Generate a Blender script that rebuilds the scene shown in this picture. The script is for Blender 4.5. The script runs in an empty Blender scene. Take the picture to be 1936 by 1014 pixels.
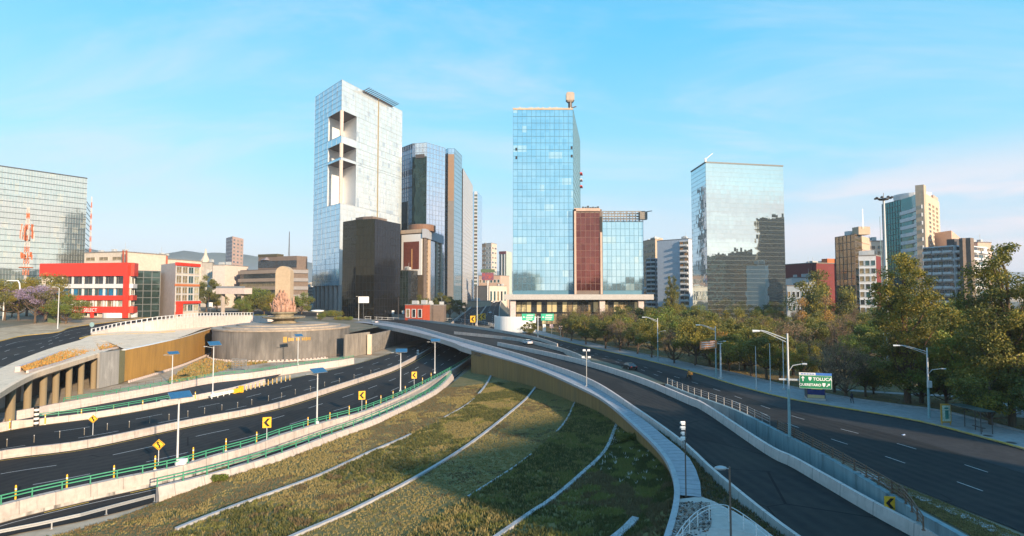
import bpy, bmesh, math, random
import numpy as np
from mathutils import Vector, Matrix, noise
from mathutils.geometry import tessellate_polygon
random.seed(7); R = math.radians
sc = bpy.context.scene; col = sc.collection
# ---------------- camera, sky, sun, exposure ----------------
CH = 17.0; F = 1050.0; PITCH = R(2.7); CT, ST = math.cos(PITCH), math.sin(PITCH)
cd = bpy.data.cameras.new('camera'); cam = bpy.data.objects.new('camera', cd); col.objects.link(cam)
cam.location = (0, 0, CH); cam.rotation_euler = (R(90) + PITCH, 0, 0)
cd.sensor_width = 36; cd.lens = 36 * F / 1936; cd.clip_end = 20000; cd.clip_start = .3
sc.camera = cam
SUN_EL, SUN_AZ = R(15.5), R(142)          # azimuth clockwise from +Y: behind the camera, to the right
sd = Vector((math.sin(SUN_AZ) * math.cos(SUN_EL), math.cos(SUN_AZ) * math.cos(SUN_EL), math.sin(SUN_EL)))
sl = bpy.data.lights.new('sun', 'SUN'); sun = bpy.data.objects.new('sun', sl); col.objects.link(sun)
sun.rotation_euler = sd.to_track_quat('Z', 'Y').to_euler(); sun.location = (200, -200, 300)
sl.energy = 5.0; sl.angle = R(.9); sl.color = (1, .77, .52)
w = bpy.data.worlds.new('World'); sc.world = w; w.use_nodes = True
nt = w.node_tree; bg = nt.nodes['Background']; bg.inputs[1].default_value = .15
sky = nt.nodes.new('ShaderNodeTexSky'); sky.sky_type = 'NISHITA'; sky.sun_disc = False
sky.sun_elevation = SUN_EL; sky.sun_rotation = SUN_AZ; sky.air_density = 1.3; sky.dust_density = .4; sky.ozone_density = 1.4
def skynodes():
    N = nt.nodes.new; L = nt.links.new
    hs = N('ShaderNodeHueSaturation'); hs.inputs['Saturation'].default_value = .5; L(sky.outputs[0], hs.inputs['Color'])
    tc = N('ShaderNodeTexCoord'); sep = N('ShaderNodeSeparateXYZ'); L(tc.outputs['Generated'], sep.inputs[0])
    add = N('ShaderNodeMath'); add.operation = 'ADD'; add.inputs[1].default_value = .25; L(sep.outputs[2], add.inputs[0])
    dx = N('ShaderNodeMath'); dx.operation = 'DIVIDE'; L(sep.outputs[0], dx.inputs[0]); L(add.outputs[0], dx.inputs[1])
    dy = N('ShaderNodeMath'); dy.operation = 'DIVIDE'; L(sep.outputs[1], dy.inputs[0]); L(add.outputs[0], dy.inputs[1])
    cb = N('ShaderNodeCombineXYZ'); L(dx.outputs[0], cb.inputs[0]); L(dy.outputs[0], cb.inputs[1])
    mp = N('ShaderNodeMapping'); mp.inputs['Scale'].default_value = (.7, 1.9, 1); mp.inputs['Rotation'].default_value = (0, 0, R(12)); L(cb.outputs[0], mp.inputs[0])
    no = N('ShaderNodeTexNoise'); no.inputs['Scale'].default_value = 1.1; no.inputs['Detail'].default_value = 8; no.inputs['Roughness'].default_value = .62
    no.inputs['Distortion'].default_value = .6; L(mp.outputs[0], no.inputs['Vector'])
    rp = N('ShaderNodeMapRange'); rp.inputs[1].default_value = .42; rp.inputs[2].default_value = .78; rp.inputs[3].default_value = 0; rp.inputs[4].default_value = .55
    rp.interpolation_type = 'SMOOTHSTEP'; L(no.outputs[0], rp.inputs[0])
    mx = N('ShaderNodeMix'); mx.data_type = 'RGBA'; L(rp.outputs[0], mx.inputs['Factor'])
    rz = N('ShaderNodeMapRange'); rz.inputs[1].default_value = 0; rz.inputs[2].default_value = .7; L(sep.outputs[2], rz.inputs[0])
    cr_ = N('ShaderNodeValToRGB'); L(rz.outputs[0], cr_.inputs[0]); e = cr_.color_ramp.elements
    for i, (p, c) in enumerate(((0, (2.9, 2.85, 3.15)), (.13, (2.3, 3.05, 3.8)), (.32, (.95, 3.0, 4.15)), (.6, (.2, 2.45, 4.1)), (1, (.1, 1.9, 3.9)))):
        el = e[i] if i < 2 else e.new(p)
        el.position = p; el.color = (*c, 1)
    m2 = N('ShaderNodeMix'); m2.data_type = 'RGBA'; m2.inputs['Factor'].default_value = .82; L(hs.outputs[0], m2.inputs['A']); L(cr_.outputs[0], m2.inputs['B'])
    L(m2.outputs['Result'], mx.inputs['A']); mx.inputs['B'].default_value = (3.3, 3.45, 3.8, 1)
    # low bank of pinkish white cloud over the right horizon
    mp2 = N('ShaderNodeMapping'); mp2.inputs['Scale'].default_value = (1.6, 1.6, 9); L(tc.outputs['Generated'], mp2.inputs[0])
    n2 = N('ShaderNodeTexNoise'); n2.inputs['Scale'].default_value = 2.2; n2.inputs['Detail'].default_value = 7; n2.inputs['Distortion'].default_value = .4; L(mp2.outputs[0], n2.inputs['Vector'])
    def MR(s, a, b, c, d):
        q = N('ShaderNodeMapRange'); q.interpolation_type = 'SMOOTHSTEP'
        for i, v_ in enumerate((a, b, c, d)): q.inputs[i + 1].default_value = v_
        L(s, q.inputs[0]); return q.outputs[0]
    def MU(a, b):
        q = N('ShaderNodeMath'); q.operation = 'MULTIPLY'; L(a, q.inputs[0]); L(b, q.inputs[1]); return q.outputs[0]
    f = MU(MU(MR(n2.outputs[0], .38, .66, 0, .9), MR(sep.outputs[0], .25, .6, 0, 1)), MU(MR(sep.outputs[2], .0, .08, .4, 1), MR(sep.outputs[2], .12, .24, 1, 0)))
    m3 = N('ShaderNodeMix'); m3.data_type = 'RGBA'; L(f, m3.inputs['Factor']); L(mx.outputs['Result'], m3.inputs['A']); m3.inputs['B'].default_value = (3.9, 3.55, 3.75, 1)
    L(m3.outputs['Result'], bg.inputs[0])
skynodes()
sc.view_settings.view_transform = 'Standard'; sc.view_settings.look = 'None'; sc.view_settings.exposure = .8; sc.view_settings.gamma = 1
cy = sc.cycles; cy.use_denoising = True; cy.max_bounces = 7; cy.glossy_bounces = 4; cy.transmission_bounces = 3; cy.volume_bounces = 0
cy.sample_clamp_indirect = 4; cy.sample_clamp_direct = 0; cy.caustics_reflective = False; cy.caustics_refractive = False

# ---------------- pixel <-> world helpers ----------------
def ray(px, py):
    vx, vz = (px - 968) / F, -(py - 507) / F
    return Vector((vx, CT - ST * vz, ST + CT * vz))
def G(px, py, z=0.0):                       # where the sight line meets height z
    d = ray(px, py); return Vector((0, 0, CH)) + d * ((z - CH) / d.z)
def Dp(px, py, D):                          # where it meets the plane y = D
    d = ray(px, py); return Vector((0, 0, CH)) + d * (D / d.y)
def zat(py, D): return Dp(968, py, D).z
def xat(px, D): return (px - 968) / F * D / (CT + 0) if False else Dp(px, 556, D).x
def ss(a, b, x):
    t = min(1, max(0, (x - a) / (b - a))); return t * t * (3 - 2 * t)
def TZ(x, y):                               # the lie of the land: rises to the far left
    return 7.5 * ss(100, 290, -.5 * x + .866 * y) * ss(0, -220, x)
def SF(px, py, fn, n=40):                   # sight line meets surface z = fn(x, y)
    z = 0
    p = G(px, py, z)
    for i in range(n):
        z = z * .5 + fn(p.x, p.y) * .5; p = G(px, py, min(z, CH - .5))
    return p
def T(px, py): return SF(px, py, TZ)
def cr(P, m=6):                             # smooth curve through points
    P = [Vector(p) for p in P]; out = []
    for i in range(len(P) - 1):
        a = P[i - 1] if i else P[0] * 2 - P[1]; b, c = P[i], P[i + 1]; d = P[i + 2] if i + 2 < len(P) else P[-1] * 2 - P[-2]
        for k in range(m):
            t = k / m
            out.append(.5 * ((2 * b) + (c - a) * t + (2 * a - 5 * b + 4 * c - d) * t * t + (3 * b - a - 3 * c + d) * t ** 3))
    out.append(P[-1]); return out
def resample(P, n):
    L = [0]
    for a, b in zip(P, P[1:]): L.append(L[-1] + (b - a).length)
    out = []; j = 0
    for i in range(n):
        s = L[-1] * i / (n - 1)
        while j < len(P) - 2 and L[j + 1] < s: j += 1
        t = (s - L[j]) / max(1e-6, L[j + 1] - L[j]); out.append(P[j].lerp(P[j + 1], min(1, max(0, t))))
    return out
def plen(P): return sum((b - a).length for a, b in zip(P, P[1:]))
def every(P, d, off=0.0):                   # points with headings each d metres
    n = max(2, int(plen(P) / d) + 1); Q = resample(P, n); out = []
    for i, q in enumerate(Q):
        t = (Q[min(i + 1, n - 1)] - Q[max(i - 1, 0)]); a = math.atan2(t.y, t.x)
        out.append((q + Vector((math.sin(a), -math.cos(a), 0)) * off, a))
    return out
def offp(P, off, dz=0.0):
    out = []
    for i, q in enumerate(P):
        t = P[min(i + 1, len(P) - 1)] - P[max(i - 1, 0)]; t.z = 0; t.normalize()
        out.append(Vector((q.x + t.y * off, q.y - t.x * off, q.z + dz)))
    return out

# ---------------- mesh builder ----------------
class MB:
    def __init__(s): s.v = []; s.f = []; s.m = []; s.uv = {}
    def face(s, pts, mi=0, uv=None):
        n = len(s.v); s.v += [tuple(p) for p in pts]; s.f.append(tuple(range(n, n + len(pts)))); s.m.append(mi)
        if uv: s.uv[len(s.f) - 1] = uv
        return s
    def box(s, c, d, rz=0.0, mi=0, tilt=None):
        x, y, z = (k / 2 for k in d); M = Matrix.Rotation(rz, 3, 'Z')
        if tilt: M = M @ Matrix.Rotation(tilt[1], 3, tilt[0])
        V = [M @ Vector((a * x, b * y, e * z)) + Vector(c) for a in (-1, 1) for b in (-1, 1) for e in (-1, 1)]
        n = len(s.v); s.v += [tuple(p) for p in V]
        for q in ((0, 1, 3, 2), (4, 6, 7, 5), (0, 4, 5, 1), (2, 3, 7, 6), (0, 2, 6, 4), (1, 5, 7, 3)):
            s.f.append(tuple(n + k for k in q)); s.m.append(mi)
        return s
    def bar(s, a, b, w, h=None, mi=0):      # square bar from a to b
        a, b = Vector(a), Vector(b); h = h or w; d = (b - a); L = d.length
        if L < 1e-6: return s
        d /= L; u = d.cross(Vector((0, 0, 1)))
        u = Vector((1, 0, 0)) if u.length < 1e-4 else u.normalized(); v = u.cross(d); n = len(s.v)
        for p in (a, b):
            for i, j in ((-1, -1), (1, -1), (1, 1), (-1, 1)): s.v.append(tuple(p + u * (i * w / 2) + v * (j * h / 2)))
        for q in ((0, 1, 2, 3), (7, 6, 5, 4), (0, 4, 5, 1), (1, 5, 6, 2), (2, 6, 7, 3), (3, 7, 4, 0)):
            s.f.append(tuple(n + k for k in q)); s.m.append(mi)
        return s
    def tube(s, P, r, n=8, mi=0, cap=True):
        P = [Vector(p) for p in P]; rr = r if isinstance(r, (list, tuple)) else [r] * len(P); base = len(s.v); u0 = None
        for i, p in enumerate(P):
            t = (P[min(i + 1, len(P) - 1)] - P[max(i - 1, 0)]).normalized()
            if u0 is None: u0 = t.cross(Vector((0, 0, 1))); u0 = Vector((1, 0, 0)) if u0.length < 1e-3 else u0.normalized()
            u = (u0 - t * u0.dot(t)).normalized(); u0 = u; v = t.cross(u)
            for k in range(n):
                a = 2 * math.pi * k / n; s.v.append(tuple(p + (u * math.cos(a) + v * math.sin(a)) * rr[i]))
        for i in range(len(P) - 1):
            for k in range(n):
                a, b = base + i * n + k, base + i * n + (k + 1) % n; s.f.append((a, b, b + n, a + n)); s.m.append(mi)
        if cap:
            s.f.append(tuple(base + k for k in range(n - 1, -1, -1))); s.m.append(mi)
            s.f.append(tuple(base + (len(P) - 1) * n + k for k in range(n))); s.m.append(mi)
        return s
    def lathe(s, prof, c=(0, 0, 0), n=24, mi=0, sx=1, sy=1):
        c = Vector(c); base = len(s.v)
        for r, z in prof:
            for k in range(n):
                a = 2 * math.pi * k / n; s.v.append((c.x + r * math.cos(a) * sx, c.y + r * math.sin(a) * sy, c.z + z))
        for i in range(len(prof) - 1):
            for k in range(n):
                a, b = base + i * n + k, base + i * n + (k + 1) % n; s.f.append((a, b, b + n, a + n)); s.m.append(mi)
        s.f.append(tuple(base + k for k in range(n - 1, -1, -1))); s.m.append(mi)
        s.f.append(tuple(base + (len(prof) - 1) * n + k for k in range(n))); s.m.append(mi)
        return s
    def sweep(s, P, prof, mi=0):            # closed profile [(offset right, z)] along a path
        P = [Vector(p) for p in P]; n = len(prof); base = len(s.v); Ls = [0]; Vs = [0]
        for a, b in zip(P, P[1:]): Ls.append(Ls[-1] + (b - a).length)
        for a, b in zip(prof, prof[1:] + prof[:1]): Vs.append(Vs[-1] + math.hypot(a[0] - b[0], a[1] - b[1]))
        for i, p in enumerate(P):
            t = P[min(i + 1, len(P) - 1)] - P[max(i - 1, 0)]; t.z = 0; t.normalize(); r = Vector((t.y, -t.x, 0))
            for o, z in prof: s.v.append(tuple(p + r * o + Vector((0, 0, z))))
        for i in range(len(P) - 1):
            for k in range(n):
                a, b = base + i * n + k, base + i * n + (k + 1) % n; s.f.append((a, a + n, b + n, b)); s.m.append(mi)
                if plen(P) > 8: s.uv[len(s.f) - 1] = [(Ls[i], Vs[k]), (Ls[i + 1], Vs[k]), (Ls[i + 1], Vs[k + 1]), (Ls[i], Vs[k + 1])]
        s.f.append(tuple(base + k for k in range(n))); s.m.append(mi)
        s.f.append(tuple(base + (len(P) - 1) * n + k for k in range(n - 1, -1, -1))); s.m.append(mi)
        return s
    def loft(s, A, B, m=1, mi=0, fz=None, uv=False):
        base = len(s.v); n = len(A); L_ = [0]
        for a, b in zip(A, A[1:]): L_.append(L_[-1] + (b - a).length)
        W_ = [(b - a).length for a, b in zip(A, B)]
        for a, b in zip(A, B):
            for k in range(m + 1):
                p = a.lerp(b, k / m)
                if fz: p = Vector((p.x, p.y, fz(p.x, p.y)))
                s.v.append(tuple(p))
        for i in range(n - 1):
            for k in range(m):
                a = base + i * (m + 1) + k; s.f.append((a, a + 1, a + m + 2, a + m + 1)); s.m.append(mi)
                if uv: s.uv[len(s.f) - 1] = [(W_[i] * k / m, L_[i]), (W_[i] * (k + 1) / m, L_[i]), (W_[i + 1] * (k + 1) / m, L_[i + 1]), (W_[i + 1] * k / m, L_[i + 1])]
        return s
    def prism(s, poly, z0, z1, mi=0):       # poly [(x, y)] counter-clockwise
        n = len(s.v); k = len(poly)
        for x, y in poly: s.v.append((x, y, z0))
        for x, y in poly: s.v.append((x, y, z1))
        for i in range(k): s.f.append((n + i, n + (i + 1) % k, n + k + (i + 1) % k, n + k + i)); s.m.append(mi)
        s.f.append(tuple(n + k - 1 - i for i in range(k))); s.m.append(mi); s.f.append(tuple(n + k + i for i in range(k))); s.m.append(mi)
        return s
    def merge(s, o, mi=None):
        n = len(s.v); s.v += o.v; k = len(s.f)
        for f, m in zip(o.f, o.m): s.f.append(tuple(n + i for i in f)); s.m.append(m if mi is None else mi)
        for i, u in o.uv.items(): s.uv[k + i] = u
        return s
    def build(s, name, mats, parent=None, loc=None, smooth=False, rz=0.0):
        o3 = Vector((0, 0, 0))
        if parent is not None: o3 = wloc(parent)
        if loc is not None: o3 = Vector(loc)
        V = s.v if o3.length == 0 else [(a - o3.x, b - o3.y, c - o3.z) for a, b, c in s.v]
        me = bpy.data.meshes.new(name); me.from_pydata(V, [], s.f)
        mats = mats if isinstance(mats, (list, tuple)) else [mats]
        for m in mats: me.materials.append(m)
        if len(mats) > 1: me.polygons.foreach_set('material_index', s.m)
        if s.uv:
            ul = me.uv_layers.new(name='UVMap')
            for fi, u in s.uv.items():
                for li, c in zip(me.polygons[fi].loop_indices, u): ul.data[li].uv = c
        if smooth: me.polygons.foreach_set('use_smooth', [True] * len(me.polygons))
        me.update(); o = bpy.data.objects.new(name, me); col.objects.link(o)
        if parent is not None: o.parent = parent
        elif loc is not None: o.location = loc
        return o
def wloc(o):
    p = Vector((0, 0, 0))
    while o is not None: p += o.location; o = o.parent
    return p
def tag(o, label=None, cat=None, group=None, kind=None):
    if label: o['label'] = label
    if cat: o['category'] = cat
    if group: o['group'] = group
    if kind: o['kind'] = kind
    return o
def thing(name, label, cat, loc=(0, 0, 0), group=None):
    o = bpy.data.objects.new(name, None); o.empty_display_size = .2; col.objects.link(o); o.location = loc
    return tag(o, label, cat, group)
KIDS = {}
def copy_tree(o, label=None, loc=None, rz=None, scale=None, parent=None):
    c = o.copy(); col.objects.link(c)
    if parent is not None: c.parent = parent
    if label: c['label'] = label
    if loc is not None: c.location = loc
    if rz is not None: c.rotation_euler = (0, 0, rz)
    if scale is not None: c.scale = scale if hasattr(scale, '__len__') else (scale,) * 3
    if o.name not in KIDS: KIDS[o.name] = list(o.children)
    for ch in KIDS[o.name]: copy_tree(ch, parent=c)
    return c
class Proto:                                # a kind: the first use is the original itself, later uses are copies
    def __init__(s, root): s.r = root; s.used = False; s.n = 0
    def put(s, loc, label, rz=0, scale=1, group=None):
        if s.used: o = copy_tree(s.r)
        else: o = s.r; s.used = True
        o.location = loc; o.rotation_euler = (0, 0, rz); o.scale = scale if hasattr(scale, '__len__') else (scale,) * 3
        o['label'] = label
        if group: o['group'] = group
        return o

# ---------------- materials ----------------
def mat(name, c, rough=.8, metal=0.0, var=.12, scale=.5, bump=0.0, bscale=None, c2=None, fine=4.0, streak=False, spec=.4, extra=None, coord='Object'):
    m = bpy.data.materials.new(name); m.use_nodes = True; t = m.node_tree; b = t.nodes['Principled BSDF']; N = t.nodes.new; L = t.links.new
    b.inputs['Roughness'].default_value = rough; b.inputs['Metallic'].default_value = metal; b.inputs['Specular IOR Level'].default_value = spec
    tc = N('ShaderNodeTexCoord'); src = tc.outputs[coord]
    if streak:
        mp = N('ShaderNodeMapping'); mp.inputs['Scale'].default_value = (1, 1, .08); L(src, mp.inputs[0]); src = mp.outputs[0]
    n1 = N('ShaderNodeTexNoise'); n1.inputs['Scale'].default_value = scale; n1.inputs['Detail'].default_value = 6; n1.inputs['Roughness'].default_value = .65; L(src, n1.inputs['Vector'])
    n2 = N('ShaderNodeTexNoise'); n2.inputs['Scale'].default_value = scale * fine; n2.inputs['Detail'].default_value = 4; L(src, n2.inputs['Vector'])
    ad = N('ShaderNodeMath'); ad.operation = 'ADD'; L(n1.outputs[0], ad.inputs[0]); L(n2.outputs[0], ad.inputs[1])
    mr = N('ShaderNodeMapRange'); mr.inputs[1].default_value = .72; mr.inputs[2].default_value = 1.28; L(ad.outputs[0], mr.inputs[0])
    mx = N('ShaderNodeMix'); mx.data_type = 'RGBA'; L(mr.outputs[0], mx.inputs['Factor'])
    ca = tuple(k * (1 - var) for k in c) if c2 is None else c; cb = tuple(min(1, k * (1 + var)) for k in c) if c2 is None else c2
    mx.inputs['A'].default_value = (*ca, 1); mx.inputs['B'].default_value = (*cb, 1); out = mx.outputs['Result']
    if extra: out = extra(t, tc, out)
    L(out, b.inputs['Base Color'])
    if bump:
        n3 = N('ShaderNodeTexNoise'); n3.inputs['Scale'].default_value = bscale or scale * 8; n3.inputs['Detail'].default_value = 5; L(tc.outputs[coord], n3.inputs['Vector'])
        bp = N('ShaderNodeBump'); bp.inputs['Strength'].default_value = bump; bp.inputs['Distance'].default_value = .1; L(n3.outputs[0], bp.inputs['Height']); L(bp.outputs[0], b.inputs['Normal'])
    return m
def emis(name, c, s=1.0):
    m = bpy.data.materials.new(name); m.use_nodes = True; b = m.node_tree.nodes['Principled BSDF']
    b.inputs['Base Color'].default_value = (*c, 1); b.inputs['Emission Color'].default_value = (*c, 1); b.inputs['Emission Strength'].default_value = s; return m
def overlay(col2, scale, lo, hi, amt=1.0, z=1.0, coord='Object', detail=6):      # a second stain layer with a shape of its own
    def f(t, tc, out):
        N = t.nodes.new; L = t.links.new
        mp = N('ShaderNodeMapping'); mp.inputs['Scale'].default_value = (1, 1, z); L(tc.outputs[coord], mp.inputs[0])
        n = N('ShaderNodeTexNoise'); n.inputs['Scale'].default_value = scale; n.inputs['Detail'].default_value = detail; n.inputs['Roughness'].default_value = .6; L(mp.outputs[0], n.inputs['Vector'])
        r = N('ShaderNodeMapRange'); r.inputs[1].default_value = lo; r.inputs[2].default_value = hi; r.inputs[4].default_value = amt; L(n.outputs[0], r.inputs[0])
        mx = N('ShaderNodeMix'); mx.data_type = 'RGBA'; L(r.outputs[0], mx.inputs['Factor']); L(out, mx.inputs['A']); mx.inputs['B'].default_value = (*col2, 1)
        return mx.outputs['Result']
    return f
def chain(*fs):
    def f(t, tc, out):
        for g in fs: out = g(t, tc, out)
        return out
    return f
def ribs(period, depthcol, axis='u'):       # vertical board joints, measured along the wall's UV
    def f(t, tc, out):
        N = t.nodes.new; L = t.links.new
        sp = N('ShaderNodeSeparateXYZ'); L(tc.outputs['UV'], sp.inputs[0])
        d = N('ShaderNodeMath'); d.operation = 'DIVIDE'; d.inputs[1].default_value = period; L(sp.outputs[0 if axis == 'u' else 1], d.inputs[0])
        fr = N('ShaderNodeMath'); fr.operation = 'FRACT'; L(d.outputs[0], fr.inputs[0])
        lt = N('ShaderNodeMath'); lt.operation = 'LESS_THAN'; lt.inputs[1].default_value = .12; L(fr.outputs[0], lt.inputs[0])
        mu = N('ShaderNodeMath'); mu.operation = 'MULTIPLY'; mu.inputs[1].default_value = .6; L(lt.outputs[0], mu.inputs[0])
        mx = N('ShaderNodeMix'); mx.data_type = 'RGBA'; L(mu.outputs[0], mx.inputs['Factor']); L(out, mx.inputs['A']); mx.inputs['B'].default_value = (*depthcol, 1)
        return mx.outputs['Result']
    return f
def joints(period=3.2, c=(.12, .11, .1)):     # cast panel joints and drip streaks running across the face, from the wall's UV
    def f(t, tc, out):
        N = t.nodes.new; L = t.links.new
        sp = N('ShaderNodeSeparateXYZ'); L(tc.outputs['UV'], sp.inputs[0])
        d = N('ShaderNodeMath'); d.operation = 'MULTIPLY_ADD'; d.inputs[1].default_value = 1 / period; d.inputs[2].default_value = .5; L(sp.outputs[0], d.inputs[0])
        fr = N('ShaderNodeMath'); fr.operation = 'FRACT'; L(d.outputs[0], fr.inputs[0])
        lt = N('ShaderNodeMath'); lt.operation = 'LESS_THAN'; lt.inputs[1].default_value = .028; L(fr.outputs[0], lt.inputs[0])
        mu = N('ShaderNodeMath'); mu.operation = 'MULTIPLY'; mu.inputs[1].default_value = .55; L(lt.outputs[0], mu.inputs[0])
        mx = N('ShaderNodeMix'); mx.data_type = 'RGBA'; L(mu.outputs[0], mx.inputs['Factor']); L(out, mx.inputs['A']); mx.inputs['B'].default_value = (*c, 1)
        mp = N('ShaderNodeMapping'); mp.inputs['Scale'].default_value = (2.2, .25, 1); mp.inputs['Location'].default_value = (.37, .2, 0); L(tc.outputs['UV'], mp.inputs[0])
        n = N('ShaderNodeTexNoise'); n.inputs['Scale'].default_value = 1.0; n.inputs['Detail'].default_value = 5; n.inputs['Roughness'].default_value = .7; L(mp.outputs[0], n.inputs['Vector'])
        r = N('ShaderNodeMapRange'); r.inputs[1].default_value = .53; r.inputs[2].default_value = .72; r.inputs[4].default_value = .55; L(n.outputs[0], r.inputs[0])
        m2 = N('ShaderNodeMix'); m2.data_type = 'RGBA'; L(r.outputs[0], m2.inputs['Factor']); L(mx.outputs['Result'], m2.inputs['A']); m2.inputs['B'].default_value = (*c, 1)
        return m2.outputs['Result']
    return f
def tracks(lane=3.5):                       # polished wheel paths, oil drip line, long worn streaks and filled cracks, along the road's UV
    def f(t, tc, out):
        N = t.nodes.new; L = t.links.new
        def M(op, a, b=None):
            n = N('ShaderNodeMath'); n.operation = op
            for i, q in enumerate((a, b)):
                if q is None: continue
                if isinstance(q, (int, float)): n.inputs[i].default_value = q
                else: L(q, n.inputs[i])
            return n.outputs[0]
        sp = N('ShaderNodeSeparateXYZ'); L(tc.outputs['UV'], sp.inputs[0])
        s = M('SINE', M('MULTIPLY', sp.outputs[0], 6.283 / (lane / 2))); mp = N('ShaderNodeMapping'); mp.inputs['Scale'].default_value = (1.4, .03, 1); L(tc.outputs['UV'], mp.inputs[0])
        n = N('ShaderNodeTexNoise'); n.inputs['Scale'].default_value = 1.0; n.inputs['Detail'].default_value = 5; L(mp.outputs[0], n.inputs['Vector'])
        g = M('MULTIPLY', M('MULTIPLY', M('ADD', s, 1.0), .5), n.outputs[0])
        mx = N('ShaderNodeMix'); mx.data_type = 'RGBA'; L(M('MULTIPLY', g, .35), mx.inputs['Factor']); L(out, mx.inputs['A']); mx.inputs['B'].default_value = (.07, .068, .065, 1)
        vo = N('ShaderNodeTexVoronoi'); vo.feature = 'DISTANCE_TO_EDGE'; vo.inputs['Scale'].default_value = .09; L(tc.outputs['Object'], vo.inputs['Vector']); n2 = N('ShaderNodeTexNoise'); n2.inputs['Scale'].default_value = .06; L(tc.outputs['Object'], n2.inputs['Vector'])
        c = M('MULTIPLY', M('LESS_THAN', vo.outputs[0], .005), M('GREATER_THAN', n2.outputs[0], .5)); m2 = N('ShaderNodeMix'); m2.data_type = 'RGBA'; L(M('MULTIPLY', c, .75), m2.inputs['Factor']); L(mx.outputs['Result'], m2.inputs['A']); m2.inputs['B'].default_value = (.008, .008, .009, 1)
        v2 = N('ShaderNodeTexVoronoi'); v2.inputs['Scale'].default_value = .11; m3p = N('ShaderNodeMapping'); m3p.inputs['Scale'].default_value = (1.3, .4, 1); L(tc.outputs['UV'], m3p.inputs[0]); L(m3p.outputs[0], v2.inputs['Vector']); sc3 = N('ShaderNodeSeparateXYZ'); L(v2.outputs['Color'], sc3.inputs[0])
        m3 = N('ShaderNodeMix'); m3.data_type = 'RGBA'; L(M('MULTIPLY', M('GREATER_THAN', sc3.outputs[0], .8), .4), m3.inputs['Factor']); L(m2.outputs['Result'], m3.inputs['A']); m3.inputs['B'].default_value = (.012, .013, .015, 1)
        return m3.outputs['Result']
    return f
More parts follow.
